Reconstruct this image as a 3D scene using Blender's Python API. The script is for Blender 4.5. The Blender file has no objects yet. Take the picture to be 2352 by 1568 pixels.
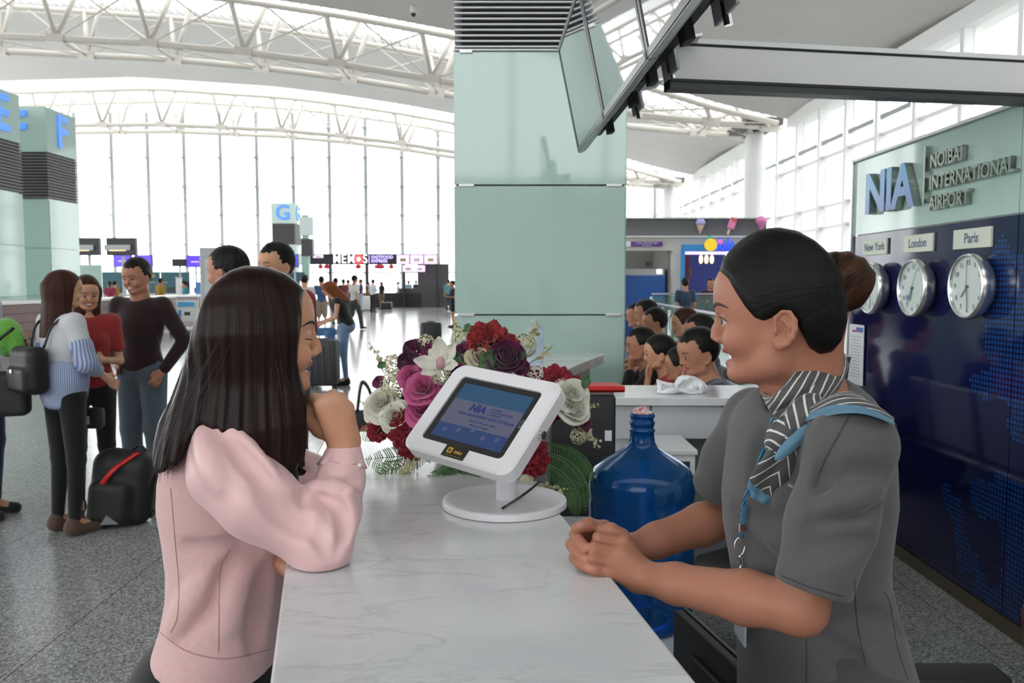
import bpy, bmesh, math, random
import numpy as np
from mathutils import Vector, Matrix
from mathutils.bvhtree import BVHTree

random.seed(7)
RNG = np.random.default_rng(11)
PI = math.pi
SC = bpy.context.scene
COL = SC.collection

# ------------------------------------------------------------------ camera
CAM_H = 1.52
FPX = 1900.0
PITCH = math.atan(134.0 / FPX)
cam_data = bpy.data.cameras.new('camera')
cam = bpy.data.objects.new('camera', cam_data)
COL.objects.link(cam)
cam.location = (0, 0, CAM_H)
cam.rotation_euler = (PI / 2 - PITCH, 0, 0)
cam_data.sensor_fit = 'HORIZONTAL'
cam_data.sensor_width = 22.3
cam_data.lens = 22.3 * FPX / 2352.0
cam_data.clip_start = 0.05
cam_data.clip_end = 500
cam_data.dof.use_dof = True
cam_data.dof.focus_distance = 1.42
cam_data.dof.aperture_fstop = 6.3
SC.camera = cam

# ------------------------------------------------------------------ sky and exposure
world = bpy.data.worlds.new('overcast_sky')
SC.world = world
world.use_nodes = True
wn = world.node_tree
wn.nodes.clear()
wo = wn.nodes.new('ShaderNodeOutputWorld')
wb = wn.nodes.new('ShaderNodeBackground')
wb.inputs['Color'].default_value = (0.98, 0.985, 1.0, 1)
wb.inputs['Strength'].default_value = 3.2
wn.links.new(wb.outputs[0], wo.inputs[0])
SC.view_settings.view_transform = 'Standard'
SC.view_settings.look = 'None'
SC.view_settings.gamma = 1.0
SC.view_settings.use_curve_mapping = False
SC.view_settings.exposure = 0.47

# ------------------------------------------------------------------ pixels to places
_cp, _sp = math.cos(PITCH), math.sin(PITCH)
def ray(px, py):
    cx = (px - 1176.0) / FPX
    cy = -(py - 784.0) / FPX
    return np.array([cx, _cp + _sp * cy, -_sp + _cp * cy])
CAMP = np.array([0.0, 0.0, CAM_H])
def at(px, py, Y):
    r = ray(px, py)
    return CAMP + r * (Y / r[1])
def ground(px, py, z=0.0):
    r = ray(px, py)
    return CAMP + r * ((z - CAM_H) / r[2])
def onplane(px, py, o, n):
    r = ray(px, py)
    return CAMP + r * (np.dot(np.asarray(o) - CAMP, n) / np.dot(r, n))

# ------------------------------------------------------------------ materials
def newmat(name):
    m = bpy.data.materials.new(name)
    m.use_nodes = True
    nt = m.node_tree
    return m, nt, nt.nodes['Principled BSDF']
def mat(name, col, rough=0.5, metal=0.0, spec=0.5, emit=None, es=1.0, noise=None, bump=None, sheen=0.0, coat=0.0, sss=0.0, aniso=0.0):
    """noise=(scale, amount, col2) mottles the colour, bump=(scale, strength, distance) adds fine relief"""
    m, nt, b = newmat(name)
    b.inputs['Base Color'].default_value = (*col, 1)
    b.inputs['Roughness'].default_value = rough
    b.inputs['Metallic'].default_value = metal
    b.inputs['Specular IOR Level'].default_value = spec
    if sheen: b.inputs['Sheen Weight'].default_value = sheen
    if coat: b.inputs['Coat Weight'].default_value = coat
    if sss:
        b.inputs['Subsurface Weight'].default_value = sss
        b.inputs['Subsurface Radius'].default_value = (0.012, 0.005, 0.003)
        b.inputs['Subsurface Scale'].default_value = 1.0
    if emit:
        b.inputs['Emission Color'].default_value = (*emit, 1)
        b.inputs['Emission Strength'].default_value = es
    if noise or bump:
        tc = nt.nodes.new('ShaderNodeTexCoord')
    if noise:
        n = nt.nodes.new('ShaderNodeTexNoise')
        n.inputs['Scale'].default_value = noise[0]
        n.inputs['Detail'].default_value = 4
        nt.links.new(tc.outputs['Object'], n.inputs['Vector'])
        mx = nt.nodes.new('ShaderNodeMix'); mx.data_type = 'RGBA'
        mx.inputs['A'].default_value = (*col, 1)
        mx.inputs['B'].default_value = (*noise[2], 1)
        mr = nt.nodes.new('ShaderNodeMapRange')
        mr.inputs['From Min'].default_value = 0.35
        mr.inputs['From Max'].default_value = 0.65
        mr.inputs['To Max'].default_value = noise[1]
        nt.links.new(n.outputs['Fac'], mr.inputs['Value'])
        nt.links.new(mr.outputs[0], mx.inputs['Factor'])
        nt.links.new(mx.outputs['Result'], b.inputs['Base Color'])
    if bump:
        n2 = nt.nodes.new('ShaderNodeTexNoise')
        n2.inputs['Scale'].default_value = bump[0]
        n2.inputs['Detail'].default_value = 3
        nt.links.new(tc.outputs['Object'], n2.inputs['Vector'])
        bp = nt.nodes.new('ShaderNodeBump')
        bp.inputs['Strength'].default_value = bump[1]
        bp.inputs['Distance'].default_value = bump[2]
        nt.links.new(n2.outputs['Fac'], bp.inputs['Height'])
        nt.links.new(bp.outputs['Normal'], b.inputs['Normal'])
    return m
def glassmat(name, col=(1, 1, 1), gloss=0.02, ior=1.45, tint=0.0, tintcol=(.6, .8, .7)):
    """thin sheet of glass: clear, with a mirror that grows at grazing angles, and part milky when tint > 0"""
    m = bpy.data.materials.new(name); m.use_nodes = True
    nt = m.node_tree; nt.nodes.clear()
    o = nt.nodes.new('ShaderNodeOutputMaterial')
    t = nt.nodes.new('ShaderNodeBsdfTransparent'); t.inputs[0].default_value = (*col, 1)
    g = nt.nodes.new('ShaderNodeBsdfGlossy'); g.inputs['Roughness'].default_value = gloss
    lw_ = nt.nodes.new('ShaderNodeLayerWeight'); lw_.inputs['Blend'].default_value = .5
    pw = nt.nodes.new('ShaderNodeMath'); pw.operation = 'POWER'; pw.inputs[1].default_value = 5; nt.links.new(lw_.outputs['Facing'], pw.inputs[0])
    f = nt.nodes.new('ShaderNodeMath'); f.operation = 'MULTIPLY_ADD'; f.inputs[1].default_value = .9; f.inputs[2].default_value = ((ior - 1) / (ior + 1)) ** 2; nt.links.new(pw.outputs[0], f.inputs[0])
    base = t
    if tint > 0:
        d = nt.nodes.new('ShaderNodeBsdfDiffuse'); d.inputs[0].default_value = (*tintcol, 1)
        mx0 = nt.nodes.new('ShaderNodeMixShader'); mx0.inputs[0].default_value = tint
        nt.links.new(t.outputs[0], mx0.inputs[1]); nt.links.new(d.outputs[0], mx0.inputs[2])
        base = mx0
    mx = nt.nodes.new('ShaderNodeMixShader')
    nt.links.new(f.outputs[0], mx.inputs[0])
    nt.links.new(base.outputs[0], mx.inputs[1]); nt.links.new(g.outputs[0], mx.inputs[2])
    nt.links.new(mx.outputs[0], o.inputs[0])
    return m
def objmat(o, m):
    """material carried by the object, so copies may share a mesh"""
    if not o.data.materials: o.data.materials.append(None)
    o.material_slots[0].link = 'OBJECT'
    o.material_slots[0].material = m

# ------------------------------------------------------------------ objects
def obj(name, mesh, m=None, parent=None, smooth=False):
    o = bpy.data.objects.new(name, mesh)
    COL.objects.link(o)
    if m is not None:
        mesh.materials.clear(); mesh.materials.append(m)
    if parent is not None: o.parent = parent
    if smooth: mesh.shade_smooth()
    return o
def tag(o, label=None, cat=None, group=None, kind=None):
    if label: o['label'] = label
    if cat: o['category'] = cat
    if group: o['group'] = group
    if kind: o['kind'] = kind
    return o
def thing(name, label, cat, loc=(0, 0, 0), rz=0.0, group=None, kind=None):
    o = bpy.data.objects.new(name, None)
    COL.objects.link(o)
    o.empty_display_size = 0.1
    o.location = [float(v) for v in loc]; o.rotation_euler = (0, 0, rz)
    return tag(o, label, cat, group, kind)
def copy_tree(o, parent=None):
    c = o.copy(); COL.objects.link(c); c.parent = parent
    for ch in o.children: copy_tree(ch, c)
    return c

class MB:
    """collects boxes, tubes and lathes for ONE mesh"""
    def __init__(s): s.v = []; s.f = []; s.uv = None
    def add(s, vs, fs):
        n = len(s.v); s.v += [tuple(float(c) for c in v) for v in vs]
        s.f += [tuple(i + n for i in f) for f in fs]
        return s
    def box(s, c, d, R=None, bev=0.0):
        hx, hy, hz = d[0] / 2, d[1] / 2, d[2] / 2
        if bev <= 0:
            vs = [(x, y, z) for x in (-hx, hx) for y in (-hy, hy) for z in (-hz, hz)]
            fs = [(0, 1, 3, 2), (4, 6, 7, 5), (0, 4, 5, 1), (2, 3, 7, 6), (0, 2, 6, 4), (1, 5, 7, 3)]
        else:
            b = min(bev, hx * .99, hy * .99, hz * .99)
            vs = []; fs = []
            # stacked rounded rectangles
            def ring(z, ins):
                x, y = hx - ins, hy - ins
                r = max(b - ins, 1e-5)
                pts = []
                for (sx, sy, a0) in ((1, 1, 0), (-1, 1, PI / 2), (-1, -1, PI), (1, -1, 1.5 * PI)):
                    for k in range(4):
                        a = a0 + k * PI / 6
                        pts.append((sx * (x - r) + r * math.cos(a), sy * (y - r) + r * math.sin(a), z))
                return pts
            lv = [(-hz, b), (-hz + b * .3, b * .3), (-hz + b, 0), (hz - b, 0), (hz - b * .3, b * .3), (hz, b)]
            n = 16
            for z, i in lv: vs += ring(z, i)
            for k in range(5):
                for j in range(n):
                    fs.append((k * n + j, k * n + (j + 1) % n, (k + 1) * n + (j + 1) % n, (k + 1) * n + j))
            fs.append(tuple(range(n - 1, -1, -1))); fs.append(tuple(5 * n + j for j in range(n)))
        M = np.eye(3) if R is None else np.asarray(R)
        s.add([np.asarray(c) + M @ np.asarray(v) for v in vs], fs)
        return s
    def cyl(s, a, b, r0, r1=None, n=12, caps=True):
        r1 = r0 if r1 is None else r1
        return s.tube([a, b], [r0, r1], n, caps)
    def tube(s, pts, rad, n=8, caps=True):
        P = [np.asarray(p, float) for p in pts]
        if not hasattr(rad, '__len__'): rad = [rad] * len(P)
        T = []
        for i in range(len(P)):
            t = P[min(i + 1, len(P) - 1)] - P[max(i - 1, 0)]
            T.append(t / (np.linalg.norm(t) + 1e-12))
        up = np.array([0, 0, 1.0]) if abs(T[0][2]) < .9 else np.array([1.0, 0, 0])
        vs = []; fs = []
        for i, p in enumerate(P):
            u = up - T[i] * np.dot(up, T[i]); u /= np.linalg.norm(u) + 1e-12
            w = np.cross(T[i], u); up = u
            for k in range(n):
                a = 2 * PI * k / n
                vs.append(p + rad[i] * (math.cos(a) * u + math.sin(a) * w))
        for i in range(len(P) - 1):
            for k in range(n):
                fs.append((i * n + k, i * n + (k + 1) % n, (i + 1) * n + (k + 1) % n, (i + 1) * n + k))
        if caps:
            fs.append(tuple(range(n - 1, -1, -1))); fs.append(tuple((len(P) - 1) * n + k for k in range(n)))
        return s.add(vs, fs)
    def lathe(s, prof, c=(0, 0, 0), n=32, caps=True):
        vs = []; fs = []
        for r, z in prof:
            for k in range(n):
                a = 2 * PI * k / n
                vs.append((c[0] + r * math.cos(a), c[1] + r * math.sin(a), c[2] + z))
        m = len(prof)
        for i in range(m - 1):
            for k in range(n):
                fs.append((i * n + k, i * n + (k + 1) % n, (i + 1) * n + (k + 1) % n, (i + 1) * n + k))
        if caps:
            fs.append(tuple(range(n - 1, -1, -1))); fs.append(tuple((m - 1) * n + k for k in range(n)))
        return s.add(vs, fs)
    def prism(s, poly, z0, z1):
        n = len(poly)
        vs = [(x, y, z0) for x, y in poly] + [(x, y, z1) for x, y in poly]
        fs = [tuple(range(n - 1, -1, -1)), tuple(range(n, 2 * n))]
        for i in range(n): fs.append((i, (i + 1) % n, n + (i + 1) % n, n + i))
        return s.add(vs, fs)
    def grid(s, V):
        """V: array (m, n, 3) as an open sheet"""
        m, n = V.shape[:2]
        fs = [(i * n + j, i * n + j + 1, (i + 1) * n + j + 1, (i + 1) * n + j) for i in range(m - 1) for j in range(n - 1)]
        return s.add(V.reshape(-1, 3), fs)
    def mesh(s, name='mesh'):
        me = bpy.data.meshes.new(name)
        me.from_pydata(s.v, [], s.f); me.update()
        return me
    def build(s, name, m=None, parent=None, smooth=False, fix=True):
        me = s.mesh(name)
        if fix:
            bm = bmesh.new(); bm.from_mesh(me)
            bmesh.ops.recalc_face_normals(bm, faces=bm.faces)
            bm.to_mesh(me); bm.free()
        o = obj(name, me, m, parent, smooth)
        if smooth == 'auto':
            me.set_sharp_from_angle(angle=math.radians(40))
        return o
def rotz(a):
    c, s_ = math.cos(a), math.sin(a)
    return np.array([[c, -s_, 0], [s_, c, 0], [0, 0, 1.0]])
def rotx(a):
    c, s_ = math.cos(a), math.sin(a)
    return np.array([[1.0, 0, 0], [0, c, -s_], [0, s_, c]])
def roty(a):
    c, s_ = math.cos(a), math.sin(a)
    return np.array([[c, 0, s_], [0, 1.0, 0], [-s_, 0, c]])
def frameR(x, y, z): return np.array([x, y, z], float).T
def nrm(v):
    v = np.asarray(v, float); return v / (np.linalg.norm(v) + 1e-12)
def smoothpts(P, n=6):
    """Catmull-Rom through the points"""
    P = np.asarray(P, float); Q = np.vstack([2 * P[0] - P[1], P, 2 * P[-1] - P[-2]])
    out = []
    for i in range(1, len(Q) - 2):
        for t in np.linspace(0, 1, n, endpoint=False):
            a, b, c, d = Q[i - 1], Q[i], Q[i + 1], Q[i + 2]
            out.append(.5 * ((2 * b) + (-a + c) * t + (2 * a - 5 * b + 4 * c - d) * t * t + (-a + 3 * b - 3 * c + d) * t ** 3))
    out.append(P[-1])
    return np.array(out)
def lettering(name, body, size, m, parent, M, depth=0.003, align='CENTER', bold=0.0, shear=0.0, sx=1.0, spacing=1.0):
    """real letters as a mesh; M is the 4x4 matrix of the writing plane (x right, y up, z out)"""
    cu = bpy.data.curves.new(name, 'FONT')
    cu.body = body; cu.size = size; cu.extrude = depth; cu.offset = bold; cu.shear = shear
    cu.align_x = align; cu.align_y = 'CENTER'; cu.resolution_u = 3; cu.space_character = spacing
    o = bpy.data.objects.new(name, cu)
    me = bpy.data.meshes.new_from_object(o)
    bpy.data.objects.remove(o); bpy.data.curves.remove(cu)
    me.transform(M @ Matrix.Diagonal((sx, 1, 1, 1)))
    return obj(name, me, m, parent)
def plane_matrix(o, x, y):
    x = Vector(x).normalized(); y = Vector(y).normalized(); z = x.cross(y)
    M = Matrix((x, y, z)).transposed().to_4x4(); M.translation = Vector([float(c) for c in o])
    return M
# ================================================================== THE HALL
def granite(name, c1, c2, c3, rough=0.12, scale=110, joints=None):
    m, nt, b = newmat(name)
    tc = nt.nodes.new('ShaderNodeTexCoord')
    geo = nt.nodes.new('ShaderNodeNewGeometry')
    v = nt.nodes.new('ShaderNodeTexVoronoi'); v.inputs['Scale'].default_value = scale
    n = nt.nodes.new('ShaderNodeTexNoise'); n.inputs['Scale'].default_value = scale * .45; n.inputs['Detail'].default_value = 6
    n3 = nt.nodes.new('ShaderNodeTexNoise'); n3.inputs['Scale'].default_value = .9; n3.inputs['Detail'].default_value = 2
    for k in (v, n, n3): nt.links.new(geo.outputs['Position'], k.inputs['Vector'])
    sep = nt.nodes.new('ShaderNodeSeparateColor'); nt.links.new(v.outputs['Color'], sep.inputs[0])
    add = nt.nodes.new('ShaderNodeMath'); add.operation = 'ADD'
    mul = nt.nodes.new('ShaderNodeMath'); mul.operation = 'MULTIPLY'; mul.inputs[1].default_value = .55
    nt.links.new(sep.outputs[0], mul.inputs[0])
    mul2 = nt.nodes.new('ShaderNodeMath'); mul2.operation = 'MULTIPLY'; mul2.inputs[1].default_value = .5
    nt.links.new(n.outputs['Fac'], mul2.inputs[0])
    nt.links.new(mul.outputs[0], add.inputs[0]); nt.links.new(mul2.outputs[0], add.inputs[1])
    cr = nt.nodes.new('ShaderNodeValToRGB')
    e = cr.color_ramp.elements
    e[0].position = .22; e[0].color = (*c1, 1); e[1].position = .78; e[1].color = (*c3, 1)
    k = e.new(.5); k.color = (*c2, 1)
    nt.links.new(add.outputs[0], cr.inputs[0])
    last = cr.outputs[0]
    if joints:
        # joint lines where the tiles are too far away to tell apart
        sx = nt.nodes.new('ShaderNodeSeparateXYZ'); nt.links.new(geo.outputs['Position'], sx.inputs[0])
        outs = []
        for ax, (o, t) in enumerate(joints):
            s1 = nt.nodes.new('ShaderNodeMath'); s1.operation = 'SUBTRACT'; s1.inputs[1].default_value = o
            nt.links.new(sx.outputs[ax], s1.inputs[0])
            md = nt.nodes.new('ShaderNodeMath'); md.operation = 'PINGPONG'; md.inputs[1].default_value = t / 2
            nt.links.new(s1.outputs[0], md.inputs[0])
            lt = nt.nodes.new('ShaderNodeMath'); lt.operation = 'LESS_THAN'; lt.inputs[1].default_value = .004
            nt.links.new(md.outputs[0], lt.inputs[0]); outs.append(lt)
        mx_ = nt.nodes.new('ShaderNodeMath'); mx_.operation = 'MAXIMUM'
        nt.links.new(outs[0].outputs[0], mx_.inputs[0]); nt.links.new(outs[1].outputs[0], mx_.inputs[1])
        mm = nt.nodes.new('ShaderNodeMix'); mm.data_type = 'RGBA'; mm.inputs['B'].default_value = (.10, .10, .10, 1)
        nt.links.new(mx_.outputs[0], mm.inputs['Factor']); nt.links.new(last, mm.inputs['A'])
        last = mm.outputs['Result']
    nt.links.new(last, b.inputs['Base Color'])
    mr = nt.nodes.new('ShaderNodeMapRange'); mr.inputs['To Min'].default_value = rough * .8; mr.inputs['To Max'].default_value = rough * 1.35
    nt.links.new(n3.outputs['Fac'], mr.inputs['Value']); nt.links.new(mr.outputs[0], b.inputs['Roughness'])
    b.inputs['Specular IOR Level'].default_value = .6
    return m
TX, TY, TS = -1.955, 4.02, 0.983
M_GRANITE = granite('grey_polished_granite', (.12, .12, .124), (.27, .27, .272), (.50, .50, .49), .17, 130)
M_GRANITE_FAR = granite('grey_polished_granite_far', (.19, .195, .195), (.235, .24, .238), (.30, .30, .29), .15, 60, ((TX, TS), (TY, TS)))
M_JOINT = mat('tile_joint', (.10, .10, .10), .8)
M_STEEL = mat('white_painted_steel', (.66, .62, .56), .45)
M_ROOF = mat('roof_lining', (.56, .55, .52), .55, noise=(.25, .5, (.50, .495, .47)))
M_WALLW = mat('white_wall', (.78, .78, .76), .6)
M_MULL = mat('white_mullion', (.74, .74, .73), .4)
M_GREYMULL = mat('grey_mullion', (.34, .36, .37), .5)
M_GLASS = glassmat('clear_glass', (.97, .985, .98))
M_SKYL = glassmat('skylight_glass', (.90, .92, .93), .08, 1.4, .25, (.8, .82, .82))

# ---- floor: base with the tile bed cut lower, then the tiles one by one
TX0, TX1 = TX - 7 * TS, TX + 5 * TS      # bed of separate tiles
TY0, TY1 = TY - 2 * TS, TY + 11 * TS
FX0, FX1, FY0, FY1 = -46.0, 24.0, -24.0, 66.0
b = MB()
b.box(((FX0 + FX1) / 2, (FY0 + FY1) / 2, -.16), (FX1 - FX0, FY1 - FY0, .3))
floor = b.build('floor', M_JOINT); tag(floor, 'grey polished granite floor of large square tiles', None, None, 'structure')
b = MB()
for (x0, x1, y0, y1) in ((FX0, FX1, FY0, TY0), (FX0, FX1, TY1, FY1), (FX0, TX0, TY0, TY1), (TX1, FX1, TY0, TY1)):
    b.box(((x0 + x1) / 2, (y0 + y1) / 2, -.005), (x1 - x0, y1 - y0, .01))
o = b.build('far_paving', M_GRANITE_FAR, floor); o['kind'] = 'stuff'
tm = MB().box((0, 0, -.005), (TS - .005, TS - .005, .01)).mesh('tile')
tm.materials.append(M_GRANITE)
for i in range(12):
    for j in range(13):
        o = obj('tile', tm, None, floor)
        o.location = (TX0 + (i + .5) * TS, TY0 + (j + .5) * TS, 0)

# ---- roof: arched lining in bays, skylights between, trusses under the skylights
RX = [-46, -35, -24, -15, -11, -7, -3.7, 0, 5.3, 9, 12.4]
RZ = [13.4, 14.3, 14.6, 14.0, 13.5, 12.9, 12.3, 11.6, 10.1, 9.0, 8.25]
def roofz(x): return float(np.interp(x, RX, RZ))
XS = np.linspace(-46, 12.4, 47)
ceiling = thing('ceiling', 'white arched roof lining with skylight strips', None, kind='structure')
SKY_BANDS = [(-8.5, -3.0), (13.5, 19.0), (35.5, 41.0), (53.7, 61.2)]
bays = [(-24.0, -8.5), (-3.0, 13.5), (19.0, 35.5), (41.0, 53.7)]
def roofsheet(y0, y1, dz=0.0, th=.25, xs=XS, swell=0.0, n=6):
    ys = np.linspace(y0, y1, n)
    bb = MB()
    for zoff in (0, th):
        V = np.array([[(x, y, roofz(x) + dz + zoff + swell * math.sin(PI * (y - y0) / (y1 - y0))) for x in xs] for y in ys])
        bb.grid(V)
    # rims
    for y in (y0, y1):
        V = np.array([[(x, y, roofz(x) + dz + z) for x in xs] for z in (0, th)]); bb.grid(V)
    return bb
for (y0, y1) in bays:
    roofsheet(y0, y1, th=.6, swell=.35).build('roof_lining', M_ROOF, ceiling, smooth=False)
for bi, (y0, y1) in enumerate(SKY_BANDS):
    # glazing with fine louvre bars, and a row of bars that can be told apart
    for i in range(0, 46, 2):
        V = np.array([[(x, y, roofz(x) + .62) for x in XS[i:i + 3]] for y in (y0, y1)])
        MB().grid(V).build('skylight_pane', M_SKYL, ceiling)
    bb = MB()
    for x in np.arange(-44, 12.2, .42):
        bb.box((x, (y0 + y1) / 2, roofz(x) + .42), (.05, y1 - y0, .16))
    o = bb.build('skylight_louvres', M_MULL, ceiling); o['kind'] = 'stuff'
# white fascia where the lining meets the right wall
for (y0, y1) in bays:
    MB().box((11.95, (y0 + y1) / 2, 8.32), (.7, y1 - y0, .5)).build('fascia', M_WALLW, ceiling)
# small dome camera under the roof
p = at(950, 57, 33.0)
cc = thing('dome_camera', 'small dark dome camera under the white roof lining', 'camera', (p[0], p[1], roofz(p[0]) - .30))
MB().lathe([(.13, .25), (.14, 0), (.1, -.05)], n=16).build('housing', M_WALLW, cc, True)
MB().lathe([(.1, -.05), (.095, -.12), (.05, -.17), (.005, -.18)], n=16).build('dome', mat('dark_dome', (.02, .02, .02), .1), cc, True)

CX = [-46, -24, -15.9, -11.7, -7.6, -3.8, 5.5, 11.6]
CZ = [12.0, 12.25, 11.88, 11.5, 11.0, 10.4, 8.8, 8.25]
def chordz(x): return float(np.interp(x, CX, CZ))
NODES = [-3.5 + 4.05 * k for k in range(-10, 4)] + [11.2]
def truss(Y, label):
    t = thing('roof_truss', label, 'truss', (0, Y, 0), group=None)
    xs = np.linspace(-45, 11.4, 40)
    for dy in (-1.3, 1.3):
        MB().tube([(x, dy, chordz(x)) for x in xs], .15, 10).build('lower_chord', M_STEEL, t, True)
    for dy in (-1.9, 1.9):
        MB().tube([(x, dy, roofz(x) - .12) for x in xs], .12, 8).build('upper_chord', M_STEEL, t, True)
    for i, x in enumerate(NODES):
        z = chordz(x)
        for dy in (-1.3, 1.3):
            sy = math.copysign(1, dy)
            MB().cyl((x, dy, z), (x - .35, sy * 1.9, roofz(x - .35) - .1), .11, .11, 8).build('strut', M_STEEL, t, True)
            MB().cyl((x, dy, z), (x + .9, sy * 1.0, roofz(x + .9) + .1), .09, .12, 8).build('strut', M_STEEL, t, True)
            MB().box((x, dy, z), (.75, .36, .34), roty(.1)).build('node_plate', M_STEEL, t)
            if i + 1 < len(NODES):
                x2 = NODES[i + 1]
                MB().cyl((x, dy, z), (x2 - .35, sy * 1.9, roofz(x2) - .15), .035, None, 6).build('tie_rod', M_STEEL, t)
                MB().cyl((x2, dy, chordz(x2)), (x + .9, sy * 1.9, roofz(x) - .15), .035, None, 6).build('tie_rod', M_STEEL, t)
        MB().cyl((x, -1.3, z), (x, 1.3, z), .07, None, 6).build('cross_tube', M_STEEL, t, True)
        if i + 1 < len(NODES):
            x2 = NODES[i + 1]
            MB().cyl((x, -1.3, z), (x2, 1.3, chordz(x2)), .03, None, 6).build('tie_rod', M_STEEL, t)
    return t
truss(37.9, 'cream steel arch truss under the middle skylight strip')
truss(58.3, 'cream steel arch truss close to the tall end window')
truss(-5.8, 'cream steel arch truss behind the information desk')
truss(16.2, 'cream steel arch truss high above the information desk')

# ---- end window: a wall of single panes between slim mullions
WY = 61.0
w1 = thing('window_1', 'tall end wall of frameless glass panes between slim grey mullions', None, (0, WY, 0), kind='structure')
MX = [-8.06 + 2.65 * k for k in range(-14, 8)]
RZS = [.15, 2.25, 4.35, 6.45, 8.55, 10.65, 12.75]
for i, x in enumerate(MX):
    top = min(roofz(x), 13.9)
    MB().cyl((x, .25, 0), (x, .25, top), .14, None, 8).build('mullion', M_GREYMULL, w1)
    bb = MB()
    for z in RZS[1:]:
        bb.box((x, .1, z), (.36, .16, .12))
    bb.build('pane_clamps', M_GREYMULL, w1)
    if i + 1 < len(MX):
        for j in range(len(RZS)):
            z1 = RZS[j + 1] if j + 1 < len(RZS) else 14.2
            z1 = min(z1, roofz(x + 1.3) + .3)
            if z1 - RZS[j] < .4: continue
            MB().box((x + 1.325, 0, (RZS[j] + z1) / 2), (2.635, .02, z1 - RZS[j] - .015)).build('glass_pane', M_GLASS, w1)
MB().box((-9, 0, .07), (60, .2, .14)).build('sill', M_GREYMULL, w1)
MB().cyl((-45, .1, 2.3), (11, .1, 2.3), .05, None, 6).build('transom', M_GREYMULL, w1)
# ground outside, pale apron
b = MB().box((-10, 120, -.3), (300, 110, .3)); apron = b.build('trim_1', mat('pale_concrete_apron', (.62, .62, .6), .8), None)
tag(apron, 'pale concrete apron outside the end window', None, None, 'structure')

# ---- right wall of windows
RXW = 11.8
w2 = thing('window_2', 'right wall of tall windows with thick white mullions', None, (RXW, 0, 0), kind='structure')
RT = [0.1, 3.6, 4.4, 6.25, 8.3]
ys = np.arange(16.9, 60.5, 2.5)
for i, y in enumerate(ys):
    MB().box((0, y, 4.15), (.32, .20, 8.3)).build('mullion', M_MULL, w2)
    MB().box((.25, y + .32, 4.15), (.1, .1, 8.3)).build('mullion_fin', M_MULL, w2)
    if i + 1 < len(ys):
        for j in range(4):
            MB().box((.1, y + 1.25, (RT[j] + RT[j + 1]) / 2), (.02, 2.3, RT[j + 1] - RT[j] - .08)).build('glass_pane', M_GLASS, w2)
        for z in RT[1:4]:
            MB().box((.05, y + 1.25, z), (.14, 2.3, .10)).build('transom', M_MULL, w2)
        MB().box((-.12, y + 1.25, 6.75), (.06, 1.9, .14)).build('vent_louvre', M_GREYMULL, w2)
b = MB().box((0, 6.5 - 15.2, 4.15), (.3, 50.5, 8.3)); 
wr = b.build('wall_right', M_WALLW); wr.location = (RXW, 0, 0); tag(wr, 'white right wall behind the name panel', None, None, 'structure')
# the pale walkway outside the right wall, seen through the glass
b = MB()
b.box((34, 40, 2.0), (.6, 90, 4.0))
for y in np.arange(14, 68, 5.0): b.box((26, y, 3.2), (.4, .4, 6.4))
b.box((26, 40, 6.5), (.8, 70, .5))
ob = b.build('trim_2', mat('pale_facade_outside', (.80, .76, .70), .8)); tag(ob, 'pale covered walkway outside the right windows', None, None, 'structure')
# round columns below the truss ends
for (Y, lab) in ((37.9, 'round white column carrying the middle truss end'), (58.3, 'round white column beside the far end window')):
    c = thing('round_column', lab, 'column', (11.0, Y, 0))
    MB().lathe([(.46, 0), (.46, 8.0), (.3, 8.3)], n=24).build('shaft', M_MULL, c, 'auto')
    MB().box((-.1, 0, 8.5), (1.6, 3.4, .3)).build('head_plate', mat('dark_bearing' + str(Y), (.10, .10, .10), .6), c)
    for k in range(3):
        a = -.8 + .8 * k
        MB().cyl((0, 0, 8.0), (-1.2, 1.4 * a, 9.2), .09, None, 8).build('brace', M_STEEL, c, True)
# ---- left wall: windows like the ones in view; rear wall shaped for light
wl = thing('window_3', 'left wall of tall windows far beyond the check-in island', None, (-45.5, 0, 0), kind='structure')
for y in np.arange(-23.5, 61, 4.0):
    MB().box((0, y, 6.7), (.25, .18, 13.4)).build('mullion', M_MULL, wl)
    MB().box((0, y + 2, 6.7), (.02, 3.8, 13.2)).build('glass_pane', M_GLASS, wl)
wb_ = thing('window_4', 'unseen near end wall, solid below, high glazing sized to light the desk', None, (0, -24, 0), kind='structure')  # out of view; solid and glazed heights chosen for the light they let in
for x in np.arange(-44, 12, 4.0):
    MB().box((x, 0, roofz(x) / 2 + 3), (.2, .3, roofz(x) - 6)).build('mullion', M_MULL, wb_)
    MB().box((x + 2, 0, roofz(x + 2) / 2 + 3), (3.8, .02, roofz(x + 2) - 6)).build('glass_pane', M_GLASS, wb_)
MB().box((-17, .1, 3.0), (58, .2, 6.0)).build('lower_wall', M_WALLW, wb_)
# ================================================================== PILLARS, NAME PANEL, SCREENS
def mintmat(name, c1, rough=.06):
    m, nt, b = newmat(name)
    b.inputs['Base Color'].default_value = (*c1, 1); b.inputs['Roughness'].default_value = rough
    b.inputs['Specular IOR Level'].default_value = .7; b.inputs['IOR'].default_value = 1.5
    return m
M_MINT = mintmat('mint_back_painted_glass', (.47, .64, .58))
M_MINT2 = mintmat('mint_back_painted_glass_pale', (.50, .67, .61), .10)
M_NAVY = None
M_DARKGAP = mat('dark_recess', (.02, .02, .022), .7)
M_SLAT = mat('aluminium_slat', (.52, .52, .53), .35, metal=.4)
M_CLAMP = mat('brushed_steel_clamp', (.68, .68, .68), .3, metal=.6)
M_BLUE = mat('blue_sign_letter', (.10, .32, .95), .35, emit=(.08, .28, 1.0), es=.35)
M_WHITE = mat('white_lacquer', (.80, .80, .80), .35)
M_BLACK = mat('black_plastic', (.012, .012, .013), .35)
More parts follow.
